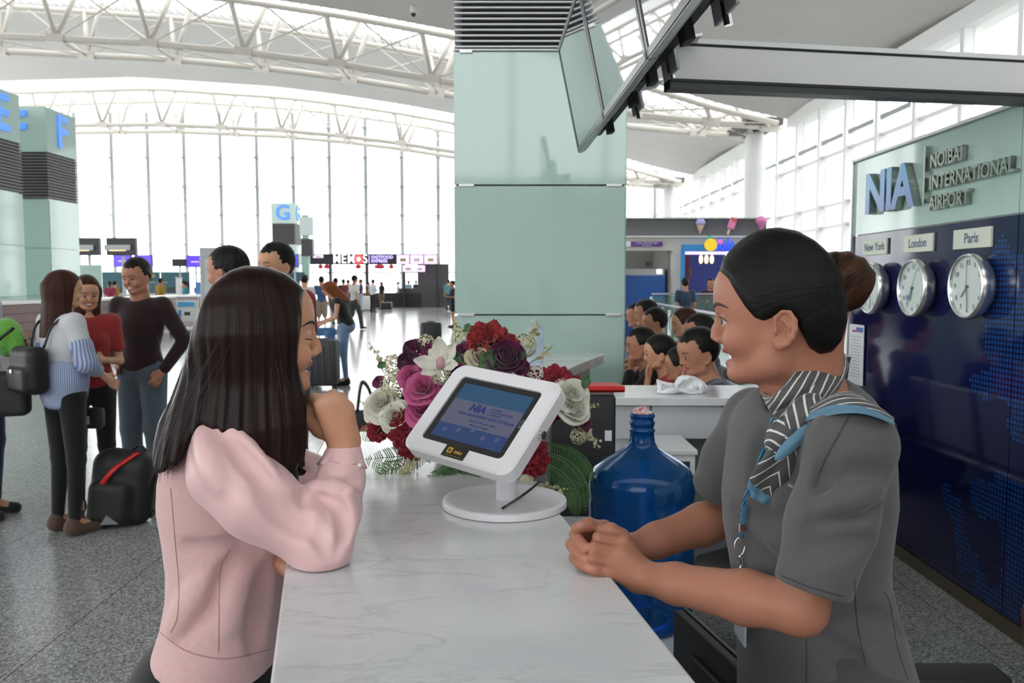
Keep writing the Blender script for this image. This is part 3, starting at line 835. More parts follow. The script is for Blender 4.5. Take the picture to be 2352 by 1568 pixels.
# check-in monitors on posts
for k, (x0, x1, y0, y1) in enumerate(((262, 300, 586, 611), (310, 348, 587, 611), (429, 467, 588, 612), (472, 492, 588, 612), (596, 612, 587, 611), (668, 684, 585, 612))):
    Y = 36.0
    a, b_ = P3(x0, y0, Y), P3(x1, y1, Y)
    t = thing('check_in_monitor', 'purple lit check-in monitor ' + ('right below the dark overhead board', 'between the overhead board and the lotus emblem', 'next to the small black overhead box', 'half hidden by the grey steel kiosk', 'behind the head of the black-haired man', 'beside the slim green post')[k], 'monitor', ((a[0] + b_[0]) / 2, Y, 0), 0, 'purple check-in monitors')
    zc, w, h = (a[2] + b_[2]) / 2, b_[0] - a[0], a[2] - b_[2]
    MB().box((0, .06, zc), (w + .06, .1, h + .06)).build('housing', M_BLACK, t)
    MB().box((0, 0, zc), (w, .02, h)).build('screen', M_PURPSCR, t)
    MB().box((0, -.012, zc - .02), (w * .5, .004, .04)).build('screen_text', M_PINKSCR, t)
    MB().cyl((0, .08, 0), (0, .08, zc - h / 2), .04, None, 8).build('post', M_GREYP, t)
t = thing('overhead_box', 'small black overhead box between the purple monitors', 'board', (P3(412, 605, 36)[0], 36, 0))
zc = P3(412, 603, 36)[2]
MB().box((0, 0, zc), (.55, .2, .32)).build('housing', M_BLACK, t); MB().cyl((0, .06, 0), (0, .06, zc), .04, None, 8).build('post', M_GREYP, t)
# teal backdrop panels with a yellow flower logo, white desks in front
for k, (x0, x1) in enumerate(((232, 290), (302, 368), (370, 436), (468, 560), (640, 700))):
    Y = 41.0
    a, b_ = P3(x0, 625, Y), P3(x1, 672, Y)
    t = thing('check_in_backdrop', ('teal check-in backdrop panel with a yellow lotus emblem' if k == 1 else 'plain teal check-in backdrop panel behind the desks'), 'backdrop', ((a[0] + b_[0]) / 2, Y, 0), 0, None if k == 1 else 'plain teal backdrops')
    MB().box((0, 0, a[2] / 2), (b_[0] - a[0], .1, a[2])).build('panel', M_TEAL, t)
    if k == 1:
        e = P3(343, 634, Y - .1)
        for j in range(7):
            an = (j - 3) * .42
            MB().box((e[0] - t.location.x + .16 * math.sin(an), -.07, e[2] - .08 + .16 * math.cos(an)), (.07, .02, .26), roty(an)).build('emblem_petal', mat('gold_emblem', (.55, .38, .08), .4) if j == 0 else bpy.data.materials['gold_emblem'], t)
        lettering('emblem_text', 'Vietnam Airlines', .17, M_GREYP, t, plane_matrix((e[0] - t.location.x + .3, -.06, e[2] - .30), (1, 0, 0), (0, 0, 1)), .004)
for k in range(5):
    x = P3(250 + k * 62, 672, 38)[0]
    t = thing('check_in_desk', 'white check-in desk in the row before the teal backdrops', 'desk', (x, 38.2, 0), 0, 'white check-in desks')
    MB().box((0, 0, .5), (1.05, .6, 1.0), bev=.02).build('body', M_BOARD2, t); MB().box((0, -.05, 1.02), (1.1, .72, .04)).build('top', M_WHITE, t)
    MB().box((.28, .05, 1.2), (.34, .05, .26)).build('desk_monitor', M_BLACK, t)
# blue and grey cabinets
p = P3(442, 672, 33)
t = thing('slim_white_post', 'slim white queue sign post before the teal backdrop', 'post', (P3(412, 690, 30)[0], 30, 0))
MB().box((0, 0, .85), (.16, .16, 1.7)).build('post', M_BOARD2, t); MB().box((0, 0, 1.72), (.2, .2, .03)).build('cap', M_GREYP, t)
t = thing('blue_cabinet', 'small blue cabinet at the end of the check-in desks', 'cabinet', (P3(465, 690, 31)[0], 31, 0))
MB().box((0, 0, .78), (.36, .4, 1.56), bev=.02).build('body', mat('mid_blue', (.10, .26, .68), .4), t); MB().box((0, -.21, 1.0), (.28, .02, .5)).build('door', mat('mid_blue2', (.14, .32, .75), .4), t)
p = P3(505, 900, 10)
t = thing('grey_kiosk', 'tall grey steel information kiosk behind the short-haired man', 'kiosk', (p[0], 10, 0))
MB().box((0, 0, .97), (.30, .3, 1.94), bev=.01).build('body', mat('kiosk_grey', (.36, .37, .39), .4, metal=.3), t); MB().box((.02, -.155, 1.4), (.22, .01, .8)).build('front_panel', M_GREYP, t)
# slim green sign post near pillar G and two self check-in kiosks
p = P3(705, 690, 44)
t = thing('green_post', 'slim tall mint green post standing before pillar G', 'post', (p[0], 44, 0))
MB().box((0, 0, 2.55), (.33, .33, 5.1)).build('post', mat('post_mint', (.32, .50, .43), .3), t); MB().box((.1, 0, 4.5), (.7, .5, .95)).build('sign_box', mat('post_sign', (.62, .72, .72), .3), t)
MB().box((.1, 0, 3.4), (.6, .45, .9)).build('louvre_box', M_DKGREY, t)
for k, x in enumerate((699, 711)):
    p = P3(x, 700, 27)
    t = thing('self_check_in_kiosk', 'slim green self check-in kiosk with bright slanted screen', 'kiosk', (p[0], 27, 0), 0, 'self check-in kiosks')
    MB().box((0, 0, .55), (.16, .3, 1.1), bev=.02).build('body', mat('kiosk_green' + str(k), (.25, .52, .44), .4), t)
    MB().box((-.02, -.05, 1.35), (.15, .05, .5), rotx(-.3) @ roty(-.15)).build('screen_head', mat('kiosk_screen' + str(k), (.8, .9, .9), .2, emit=(.8, .95, .95), es=.8), t)
# ---- the food stall with its lit sign
Y = 52.0
a, b_ = P3(690, 583, Y), P3(1006, 607, Y)
t = thing('food_stall', 'black food stall front with white lit letters and menu screens', 'stall', ((a[0] + b_[0]) / 2, Y, 0))
ox = t.location.x
MB().box((0, .2, (a[2] + b_[2]) / 2), (b_[0] - a[0], .4, a[2] - b_[2])).build('sign_board', mat('stall_black', (.018, .016, .02), .5), t)
M_LIT = mat('white_lit_letter', (.9, .9, .9), .4, emit=(1, .97, 1), es=.8)
M_LITP = mat('lilac_lit_letter', (.5, .4, .9), .4, emit=(.55, .45, 1), es=1.0)
zc = (a[2] + b_[2]) / 2
def sx_(px): return P3(px, 595, Y)[0] - ox
for ch, px in (('M', 774), ('E', 790), ('M', 807), ('S', 839)):
    lettering('sign_letter', ch, .80, M_LIT, t, plane_matrix((sx_(px), -.03, zc), (1, 0, 0), (0, 0, 1)), .02, bold=.006, sx=.82)
lst = MB().lathe([(.30, 0), (.30, .04)], n=24).build('sign_disc', mat('red_lit_disc', (.8, .05, .05), .4, emit=(1, .08, .10), es=.9), t)
lst.matrix_local = Matrix.Translation((sx_(824), -.03, zc)) @ Matrix.Rotation(PI / 2, 4, 'X')
lst = MB().lathe([(.13, 0), (.13, .05)], n=20).build('sign_dot', M_LIT, t); lst.matrix_local = Matrix.Translation((sx_(824), -.05, zc)) @ Matrix.Rotation(PI / 2, 4, 'X')
MB().box((sx_(848), -.03, zc), (.05, .03, .5)).build('sign_bar', M_LITP, t)
for k, tx in enumerate(('FASTFOOD', 'EXPRESS')):
    lettering('sign_small_line', tx, .27, M_LITP, t, plane_matrix((sx_(853), -.03, zc + .12 - .24 * k), (1, 0, 0), (0, 0, 1)), .01, 'LEFT', bold=.008)
for k, (x0, x1, y0, y1) in enumerate(((911, 940, 585, 606), (942, 972, 585, 606), (974, 1004, 585, 606), (925, 950, 609, 624), (952, 976, 609, 624), (719, 742, 585, 592))):
    q0_, q1_ = P3(x0, y0, Y - .1), P3(x1, y1, Y - .1)
    s_ = MB().box(((q0_[0] + q1_[0]) / 2 - ox, -.05, (q0_[2] + q1_[2]) / 2), (q1_[0] - q0_[0], .06, q0_[2] - q1_[2])).build('menu_screen', M_PINKSCR, t)
    MB().box(((q0_[0] + q1_[0]) / 2 - ox, -.085, (q0_[2] + q1_[2]) / 2 - .03), ((q1_[0] - q0_[0]) * .45, .01, (q0_[2] - q1_[2]) * .35)).build('menu_picture', mat('menu_pic' + str(k), [(.35, .3, .15), (.75, .7, .7), (.6, .5, .25), (.6, .4, .6), (.7, .6, .6), (.4, .3, .4)][k], .4), s_)
for px in (692, 757, 842, 927, 1004):
    MB().box((sx_(px), .2, b_[2] / 2), (.16, .2, b_[2])).build('post', M_BLACK, t)
MB().box((sx_(968), .8, .6), (3.0, .7, 1.2)).build('service_counter', mat('stall_counter', (.06, .055, .06), .4), t)
MB().box((sx_(990), 1.4, 1.4), (2.0, .2, 2.7)).build('back_wall', mat('stall_back', (.10, .09, .10), .5), t)
MB().box((sx_(880), .6, .45), (4.6, .6, .9)).build('low_counter', M_BLACKM, t)
for px, r in ((735, .16), (750, .22), (822, .2), (869, .3), (875, .22), (898, .16)):
    lst = MB().lathe([(.02, .14), (r * .8, .09), (r, 0), (r * .8, -.09), (.02, -.14)], n=14).build('red_lantern', mat('red_lantern' + str(px), (.65, .02, .04), .4), t, True)
    lst.location = (sx_(px), .1, b_[2] - .14)
    MB().cyl((sx_(px), .1, b_[2] - .06), (sx_(px), .1, b_[2] + .02), .01, None, 6).build('lantern_cord', M_BLACK, t)

# ---- shops on the right
SY = 20.0
def SX(px): return P3(px, 600, SY)[0]
def SZ(py): return P3(1560, py, SY)[2]
t = thing('shop_front', 'cream shop front with grey louvre band behind the waiting passengers', 'shop', (4.4, SY, 0))
ox = 4.4
M_CREAM = mat('cream_wall', (.60, .57, .52), .6)
M_LOUV = mat('grey_louvre', (.30, .30, .31), .5)
lx0, lx1 = .6, SX(1762)
MB().box(((lx0 + lx1) / 2 - ox, .3, (SZ(502) + SZ(541)) / 2), (lx1 - lx0, .3, SZ(502) - SZ(541) - .02)).build('band_back', M_DKGREY, t)
for k in range(12):
    z = SZ(541) + (k + .5) * (SZ(502) - SZ(541)) / 12
    MB().box(((lx0 + lx1) / 2 - ox, .12, z), (lx1 - lx0, .08, .018), rotx(.4)).build('louvre_slat', M_LOUV, t)
MB().box(((lx0 + lx1) / 2 - ox, .1, SZ(501)), (lx1 - lx0 + .1, .3, .03)).build('band_cap', M_GREYP, t)
MB().box(((lx0 + lx1) / 2 - ox, .25, (SZ(541) + SZ(575)) / 2), (lx1 - lx0, .3, SZ(541) - SZ(575))).build('fascia', M_CREAM, t)
MB().box(((lx0 + lx1) / 2 - ox, .2, SZ(543)), (lx1 - lx0, .4, .03)).build('ledge', M_WHITE, t)
for (x0, x1) in ((1546, 1564), (1425, 1436)):
    MB().box(((SX(x0) + SX(x1)) / 2 - ox, .2, SZ(575) / 2), (SX(x1) - SX(x0), .35, SZ(575))).build('pier', M_CREAM, t)
MB().box((-.9, 2.6, 1.4), (4.6, .1, 2.8)).build('recess_wall', mat('recess_grey', (.22, .21, .20), .7), t)
MB().box((SX(1546) - ox, 1.5, 1.2), (.1, 2.2, 2.4)).build('recess_side', mat('recess_side', (.27, .26, .25), .7), t)
MB().box((SX(1527) - ox, 2.52, SZ(600)), (.07, .03, .07)).build('alarm_box', M_DKGREY, t)
# purple direction sign
q = thing('purple_sign', 'small purple direction sign on the cream fascia', 'sign', (SX(1486), SY + .07, SZ(560)))
MB().box((0, 0, 0), (SX(1522) - SX(1450), .03, .12)).build('plate', mat('purple_plate', (.13, .04, .26), .4), q)
lettering('sign_text', 'CONG RA MAY BAY', .06, M_WHITE, q, plane_matrix((0, -.02, .022), (1, 0, 0), (0, 0, 1)), .002)
lettering('sign_text', 'Boarding gate', .04, M_WHITE, q, plane_matrix((0, -.02, -.03), (1, 0, 0), (0, 0, 1)), .002)
MB().box((-(SX(1522) - SX(1450)) / 2 - .09, 0, 0), (.16, .03, .12)).build('white_plate', M_WHITE, q)
# ice-cream shop: blue portal, dark inside
q = thing('ice_cream_shop', 'ice-cream shop with bright blue portal and hanging lamps', 'shop', (SX(1640), SY, 0))
qx = q.location.x
M_PORTAL = mat('bright_blue_portal', (.03, .28, .70), .4)
MB().box((SX(1640) - qx, 0, (SZ(562) + SZ(577)) / 2), (SX(1712) - SX(1565), .3, SZ(562) - SZ(577))).build('portal_top', M_PORTAL, q)
MB().box((SX(1567) - qx, 0, SZ(577) / 2), (.07, .3, SZ(577))).build('portal_side', M_PORTAL, q)
MB().box((SX(1711) - qx, 0, SZ(577) / 2), (.07, .3, SZ(577))).build('portal_side', M_PORTAL, q)
MB().box((SX(1640) - qx, 2.2, 1.3), (SX(1712) - SX(1565), .1, 2.6)).build('back_wall', mat('shop_blue', (.03, .05, .25), .5), q)
MB().box((SX(1588) - qx, 1.2, 1.2), (.42, .1, 2.4)).build('maroon_panel', mat('shop_maroon', (.10, .01, .05), .5), q)
MB().box((SX(1620) - qx, .3, SZ(580)), (1.2, .3, .06)).build('lilac_strip', mat('lilac_light', (.7, .6, .9), .4, emit=(.75, .6, 1), es=1.0), q)
MB().box((SX(1623) - qx, 2.1, SZ(623)), (.16, .05, .28)).build('wood_frame', mat('wood_frame', (.20, .10, .04), .5), q)
MB().box((SX(1640) - qx, .9, .5), (1.2, .5, 1.0)).build('counter', mat('shop_counter', (.05, .06, .08), .3), q)
for k, px in enumerate((1625, 1638, 1651)):
    L = MB().lathe([(.004, .11), (.035, .09), (.05, .02), (.04, -.07), (.01, -.10)], n=14).build('pendant_lamp', mat('lamp_glow' + str(k), (.9, .7, .4), .4, emit=(1, .72, .35), es=2.0), q, True)
    L.location = (SX(px) - qx, .7, SZ(594))
    MB().cyl((0, 0, .1), (0, 0, .5), .006, None, 6).build('lamp_cord', M_BLACK, L)
# shop logo: yellow fruit, pink block and blue letter strokes
lz = SZ(563)
lst = MB().lathe([(.01, 0), (.15, .0), (.15, .05), (.01, .05)], n=20).build('logo_yellow_disc', mat('logo_yellow', (.85, .60, .03), .4, emit=(.9, .6, .02), es=.3), q)
lst.matrix_local = Matrix.Translation((SX(1627) - qx, -.18, lz)) @ Matrix.Rotation(PI / 2, 4, 'X')
MB().box((SX(1622) - qx, -.2, lz + .15), (.07, .04, .14), roty(.4)).build('logo_leaf', mat('logo_leaf', (.05, .55, .45), .4), q)
M_LOGOB = mat('logo_blue', (.06, .12, .75), .4, emit=(.05, .12, .9), es=.4)
for k, px in enumerate((1641, 1649, 1659, 1667, 1676)):
    MB().box((SX(px) - qx, -.2, lz + (.02 if k % 2 else -.02)), (.055, .05, .22 + .05 * (k % 2))).build('logo_stroke', M_LOGOB, q)
MB().box((SX(1662) - qx, -.2, lz - .1), (.28, .05, .05)).build('logo_stroke', M_LOGOB, q)
MB().box((SX(1648) - qx, -.21, lz + .07), (.11, .05, .11), bev=.02).build('logo_pink_block', mat('logo_pink', (.80, .15, .50), .4, emit=(.9, .15, .5), es=.3), q)
# cut-out cone and lollies fixed on the louvres
for (px, kind, lab) in ((1607, 0, 'cut-out ice-cream cone sign fixed on the louvre band'), (1677, 1, 'cut-out pink ice lolly sign fixed on the louvre band'), (1746, 2, 'cut-out pink sundae sign at the end of the louvre band')):
    zc = SZ(520 if kind < 2 else 513)
    s_ = thing('dessert_sign', lab, 'sign', (SX(px), SY - .02, zc))
    if kind == 0:
        V = MB().lathe([(.005, -.20), (.05, -.08), (.10, .04)], n=14).build('cone', mat('cone_wafer', (.72, .50, .36), .6), s_, True)
        MB().lathe([(.10, .03), (.12, .08), (.10, .15), (.05, .19), (.005, .20)], n=14).build('scoop', mat('lilac_scoop', (.45, .42, .75), .5), s_, True)
    elif kind == 1:
        MB().box((.02, 0, .06), (.18, .07, .26), roty(.3), bev=.05).build('lolly', mat('pink_lolly', (.80, .25, .45), .4), s_)
        MB().box((.06, -.005, .15), (.17, .07, .12), roty(.3), bev=.05).build('lolly_tip', mat('red_lolly', (.65, .10, .10), .4), s_)
        MB().box((-.06, 0, -.13), (.05, .03, .14), roty(.3)).build('stick', mat('wood_stick', (.75, .55, .45), .6), s_)
    else:
        MB().lathe([(.03, -.16), (.10, .0), (.15, .04), (.12, .12), (.03, .17)], n=14).build('sundae', mat('pink_sundae', (.80, .25, .5), .5), s_, True)
        MB().lathe([(.05, -.2), (.02, -.16)], n=12).build('foot', M_WHITE, s_)
# blue cabinets with a white service top in the recess
t = thing('blue_cabinet', 'wide blue cabinet with pale machine on top in the shop recess', 'cabinet', (SX(1486), SY + .6, 0))
MB().box((0, 0, SZ(632) / 2), (SX(1536) - SX(1438), .6, SZ(632)), bev=.03).build('body', mat('cabinet_blue', (.012, .09, .36), .35), t)
MB().box((0, 0, SZ(632) + .08), (SX(1530) - SX(1438), .5, .16)).build('machine', mat('machine_grey', (.45, .46, .47), .4), t)
MB().box((.36, -.26, SZ(625) + .02), (.13, .02, .11)).build('display', M_LIT, t)
# ---- glass balustrades before the shops
def balustrade(label, a, b_, n, top):
    a = np.array(a); b_ = np.array(b_)
    d = b_ - a; L = np.linalg.norm(d); ang = math.atan2(d[1], d[0])
    t = thing('glass_balustrade', label, 'balustrade', ((a + b_) / 2).tolist() + [0], ang)
    MB().box((0, 0, top), (L, .05, .035), bev=.008).build('hand_rail', mat('rail_lilac' + label[:4], (.55, .55, .62), .25, metal=.5), t)
    for k in range(n):
        x = -L / 2 + (k + .5) * L / n
        MB().box((x, 0, top / 2), (L / n - .03, .012, top - .08)).build('glass_panel', glassmat('balustrade_glass' + label[:5] + str(k), (.75, .90, .86), .02, 1.5, .12, (.4, .6, .55)) if k == 0 else bpy.data.materials['balustrade_glass' + label[:5] + '0'], t)
    for k in range(n + 1):
        x = -L / 2 + k * L / n
        p_ = MB().cyl((x, .06, 0), (x, .06, top - .06), .028, None, 10).build('post', M_CLAMP, t, True)
        MB().box((x, .02, top - .14), (.10, .10, .05), bev=.01).build('clamp', M_CHROME, p_)
    return t
balustrade('glass balustrade running beside the waiting seats', (2.62, 9.6), (2.95, 19.0), 6, 1.12)
balustrade('short glass balustrade across the shop front', (3.1, 18.4), (5.7, 18.4), 3, 1.28)

# ---- luggage trolley by the island counter
p = ground(431, 768)
t = thing('luggage_trolley', 'luggage trolley with white advert board by the brown counter', 'trolley', (p[0], p[1], 0), -.1)
M_TROL = mat('trolley_steel', (.55, .56, .57), .3, metal=.7)
for s in (-1, 1):
    MB().tube([(s * .33, .05, 1.10), (s * .33, .02, .95), (s * .31, -.1, .3), (s * .27, -.5, .16)], .018, 8).build('side_tube', M_TROL, t, True)
    w_ = MB().cyl((s * .26 - .02, -.45, .07), (s * .26 + .02, -.45, .07), .07, None, 14).build('wheel', M_BLACKM, t)
    MB().cyl((s * .26, -.45, .07), (s * .26, -.45, .2), .012, None, 6).build('fork', M_TROL, t)
MB().cyl((.0 - .02, .35, .08), (.02, .35, .08), .08, None, 14).build('wheel', M_BLACKM, t)
MB().cyl((-.34, .05, 1.10), (.34, .05, 1.10), .022, None, 8).build('handle', M_TROL, t)
bd = MB().box((0, -.03, .70), (.60, .02, .62), rotx(-.05)).build('advert_board', mat('advert_white', (.74, .76, .78), .4), t)
MB().box((0, -.05, .90), (.5, .01, .13)).build('blue_stripe', mat('advert_blue', (.10, .42, .75), .4), bd)
MB().box((-.20, -.045, .62), (.08, .01, .20)).build('blue_mark', mat('advert_blue2', (.06, .25, .65), .4), bd)
MB().box((.03, -.045, .62), (.18, .01, .10)).build('dark_mark', M_DKGREY, bd)
for k in range(5):
    MB().cyl((-.26 + .13 * k, -.5, .17), (-.26 + .13 * k, .3, .2), .010, None, 6).build('rack_bar', M_TROL, t)
MB().cyl((-.3, -.5, .16), (.3, -.5, .16), .016, None, 8).build('front_bar', M_TROL, t)
# ---- cases
def suitcase(label, px, py, w, d, h, m, rz=0., handle=.0, cat='suitcase', name='suitcase'):
    p = ground(px, py)
    t = thing(name, label, cat, (p[0], p[1], 0), rz)
    MB().box((0, 0, h / 2 + .05), (w, d, h), bev=min(w, d) * .18).build('shell', m, t, 'auto')
    for k in range(4):
        MB().box((-w * .3 + k * w * .2, -d / 2 - .004, h / 2 + .05), (w * .06, .015, h * .8), bev=.004).build('rib', m, t)
    for sx in (-1, 1):
        for sy in (-1, 1):
            MB().cyl((sx * w * .36 - .012, sy * d * .3, .028), (sx * w * .36 + .012, sy * d * .3, .028), .027, None, 10).build('wheel', M_BLACK, t)
    MB().box((0, 0, h + .06), (w * .4, .03, .02), bev=.006).build('carry_handle', M_DKGREY, t)
    if handle:
        for s in (-1, 1): MB().cyl((s * w * .2, d * .35, h + .03), (s * w * .2, d * .35, h + handle), .008, None, 6).build('pull_rod', M_CLAMP, t)
        MB().box((0, d * .35, h + handle), (w * .5, .03, .025), bev=.006).build('pull_grip', M_BLACK, t)
    return t
M_CASEB = mat('black_case', (.015, .015, .018), .4)
M_CASEG = mat('charcoal_case', (.035, .035, .04), .45)
suitcase('tall charcoal suitcase opened by the red-haired woman', 742, 892, .46, .30, .66, M_CASEG)
suitcase('second black suitcase behind the charcoal one', 706, 880, .40, .28, .62, M_CASEB)
suitcase('ribbed black suitcase standing alone on the shiny floor', 990, 826, .42, .28, .70, M_CASEB, .15, .0)
suitcase('white hard suitcase in the far queue', 842, 713, .48, .35, .75, mat('white_case', (.75, .74, .72), .35))
suitcase('low black cabin box in the far queue', 888, 713, .62, .45, .42, M_CASEB)
suitcase('dark cases on the far right beside the stall queue', 1012, 700, .8, .5, .8, M_CASEG)
# ================================================================== SCULPTING WITH DISTANCE FIELDS
def smin(a, b, k):
    if k <= 1e-6: return np.minimum(a, b)
    h = np.maximum(k - np.abs(a - b), 0.0) / k
    return np.minimum(a, b) - h * h * k * .25
def poly_sd(x, y, poly):
    """signed distance to a closed polygon (negative inside)"""
    poly = np.asarray(poly, float); n = len(poly)
    d = np.full(x.shape, 1e9); inside = np.zeros(x.shape, bool)
    for i in range(n):
        ax_, ay_ = poly[i]; bx_, by_ = poly[(i + 1) % n]
        ex, ey = bx_ - ax_, by_ - ay_
        wx, wy = x - ax_, y - ay_
        t = np.clip((wx * ex + wy * ey) / (ex * ex + ey * ey + 1e-18), 0, 1)
        d = np.minimum(d, (wx - ex * t) ** 2 + (wy - ey * t) ** 2)
        c = ((ay_ > y) != (by_ > y)) & (x < (bx_ - ax_) * (y - ay_) / (by_ - ay_ + 1e-18) + ax_)
        inside ^= c
    d = np.sqrt(d)
    return np.where(inside, -d, d)
class Sculpt:
    def __init__(s): s.ops = []
    def put(s, fn, lo, hi, k, mode): s.ops.append((fn, np.asarray(lo, float), np.asarray(hi, float), k, mode)); return s
    def cap(s, a, b, ra, rb=None, k=.01, mode='u', flat=None):
        a = np.asarray(a, float); b = np.asarray(b, float); rb = ra if rb is None else rb
        ab = b - a; L2 = np.dot(ab, ab) + 1e-12
        R = max(ra, rb)
        if flat is None:
            def fn(P):
                w = P - a; t = np.clip(w @ ab / L2, 0, 1)
                return np.sqrt(((w - t[:, None] * ab) ** 2).sum(1)) - (ra + (rb - ra) * t)
        else:
            ax_, f = np.asarray(flat[0], float), flat[1]
            g = 1 / f - 1
            ab2 = ab + ax_ * (g * np.dot(ab, ax_)); L22 = np.dot(ab2, ab2) + 1e-12
            def fn(P):
                w = P - a; w = w + np.outer(w @ ax_ * g, ax_)
                t = np.clip(w @ ab2 / L22, 0, 1)
                return (np.sqrt(((w - t[:, None] * ab2) ** 2).sum(1)) - (ra + (rb - ra) * t)) * max(f, .5)
        return s.put(fn, np.minimum(a, b) - R, np.maximum(a, b) + R, k, mode)
    def chain(s, pts, rad, k=.01, mode='u', flat=None):
        if not hasattr(rad, '__len__'): rad = [rad] * len(pts)
        for i in range(len(pts) - 1): s.cap(pts[i], pts[i + 1], rad[i], rad[i + 1], k, mode, flat)
        return s
    def ell(s, c, r, R=None, k=.01, mode='u'):
        c = np.asarray(c, float); r = np.asarray(r, float)
        M = np.eye(3) if R is None else np.asarray(R)
        def fn(P):
            q = (P - c) @ M
            k0 = np.sqrt(((q / r) ** 2).sum(1)); k1 = np.sqrt(((q / (r * r)) ** 2).sum(1)) + 1e-9
            return k0 * (k0 - 1) / k1
        e = np.sqrt(((M * r) ** 2).sum(1))
        return s.put(fn, c - e, c + e, k, mode)
    def box(s, c, h, R=None, rnd=.01, k=.01, mode='u'):
        c = np.asarray(c, float); h = np.asarray(h, float); M = np.eye(3) if R is None else np.asarray(R)
        def fn(P):
            q = np.abs((P - c) @ M) - (h - rnd)
            return np.sqrt((np.maximum(q, 0) ** 2).sum(1)) + np.minimum(q.max(1), 0) - rnd
        e = np.abs(M) @ h
        return s.put(fn, c - e, c + e, k, mode)
    def join(s, other, k=.01, mode='u'):
        U = [o for o in other.ops if o[4] == 'u']
        return s.put(other.eval, np.min([o[1] for o in U], 0), np.max([o[2] for o in U], 0), k, mode)
    def cut(s, p, n, k=.004):
        """keep the side the normal points away from"""
        p = np.asarray(p, float); n = nrm(n)
        return s.put(lambda P: (P - p) @ n, [-99] * 3, [99] * 3, k, 'i')
    def loft(s, zs, cx, cy, ax_, ay_, n=2.2, k=.02, mode='u', axf=None, lipz=.8):
        """upright stack of superellipses: centre (cx,cy)(z), half sizes; axf = separate half size toward +x"""
        zs = np.asarray(zs, float); o = np.argsort(zs); zs = zs[o]
        A = [np.broadcast_to(np.asarray(q, float), zs.shape)[o] if np.ndim(q) == 0 else np.asarray(q, float)[o] for q in (cx, cy, ax_, ay_)]
        F = None if axf is None else np.asarray(axf, float)[o]
        def fn(P):
            z = np.clip(P[:, 2], zs[0], zs[-1])
            X = P[:, 0] - np.interp(z, zs, A[0]); Y = P[:, 1] - np.interp(z, zs, A[1])
            a = np.interp(z, zs, A[2]); b_ = np.interp(z, zs, A[3])
            if F is not None: a = np.where(X > 0, np.interp(z, zs, F), a)
            q = (np.abs(X / a) ** n + np.abs(Y / b_) ** n) ** (1 / n)
            d = (q - 1) * np.minimum(a, b_) * lipz
            dz = P[:, 2] - z
            return np.where(dz == 0, d, np.sqrt(np.maximum(d, 0) ** 2 + dz * dz) + np.where(d < 0, np.minimum(0, 0), 0))
        m = np.maximum(A[2], F if F is not None else A[2])
        lo = [(A[0] - m).min(), (A[1] - A[3]).min(), zs[0]]; hi = [(A[0] + m).max(), (A[1] + A[3]).max(), zs[-1]]
        return s.put(fn, lo, hi, k, mode)
    def find(s, px, py, default=1.4):
        r = nrm(ray(px, py)); t = .9
        for _ in range(90):
            d = s.eval((CAMP + r * t)[None])[0]
            if d < .0004: return CAMP + r * t, r
            t += max(d * .8, .0008)
            if t > 3: break
        return at(px, py, default), r
    def fold(s, path, r, k=.014, ridge=False):
        """a crease (or a soft ridge) along picture points, laid on the surface made so far"""
        P2 = smoothpts([(*q, 0) for q in path], 3)[:, :2]
        hits = [s.find(*q) for q in P2]
        n = len(hits); rr = np.interp(np.linspace(0, 1, n), np.linspace(0, 1, len(r)), r)
        C = [h + d * (rr[i] * .80 if ridge else -rr[i] * .45) for i, (h, d) in enumerate(hits)]
        good = [0]
        for i in range(1, n):
            if np.linalg.norm(C[i] - C[good[-1]]) < .06: good.append(i)
        return s.chain([C[i] for i in good], [rr[i] for i in good], k, 'u' if ridge else 's')
    def eval(s, P, near=None):
        d = np.full(len(P), 1.0)
        for i, (fn, lo, hi, k, mode) in enumerate(s.ops):
            if near is not None and not near[i]: continue
            v = fn(P)
            if mode == 'u': d = smin(d, v, k)
            elif mode == 's': d = -smin(-d, v, k)
            elif mode == 'i': d = -smin(-d, -v, k)
            else: d = d + v            # 'd': displacement
        return d
    def surface(s, h, B=10, pad=None):
        U = [o for o in s.ops if o[4] == 'u']
        pad = 2 * h + .012 if pad is None else pad
        lo = np.min([o[1] for o in U], 0) - pad; hi = np.max([o[2] for o in U], 0) + pad
        nb = np.maximum(np.ceil((hi - lo) / (h * B)).astype(int), 1)
        ids = np.stack(np.meshgrid(*[np.arange(n) for n in nb], indexing='ij'), -1).reshape(-1, 3)
        C = lo + (ids + .5) * h * B
        rad = h * B * .867
        dc = np.concatenate([s.eval(C[i:i + 40000]) for i in range(0, len(C), 40000)])
        keep = np.abs(dc) < rad * 1.4 + .008
        ids = ids[keep]; C = C[keep]
        g = np.stack(np.meshgrid(*[np.arange(B + 1)] * 3, indexing='ij'), -1).reshape(-1, 3) * h
        L = np.array([o[1] for o in s.ops]); H = np.array([o[2] for o in s.ops]); K = np.array([o[3] for o in s.ops])
        vals = np.empty((len(ids), len(g)), np.float32)
        dist = np.sqrt((np.maximum(np.maximum(L[None] - C[:, None], C[:, None] - H[None]), 0) ** 2).sum(-1))
        NEAR = dist < rad + K[None] * 1.6 + .004
        for i in range(len(ids)):
            P = lo + ids[i] * h * B + g
            vals[i] = s.eval(P, NEAR[i])
        n1 = B + 1
        V = vals.reshape(-1, n1, n1, n1)
        ins = V < 0
        # cells
        cs = [ins[:, a:a + B, b:b + B, c:c + B] for a in (0, 1) for b in (0, 1) for c in (0, 1)]
        anyi = np.zeros_like(cs[0]); alli = np.ones_like(cs[0])
        for q in cs: anyi = anyi | q; alli = alli & q
        act = anyi & ~alli
        bi, ci, cj, ck = np.nonzero(act)
        if len(bi) == 0: return np.zeros((0, 3)), np.zeros((0, 4), int)
        acc = np.zeros((len(bi), 3)); cnt = np.zeros(len(bi))
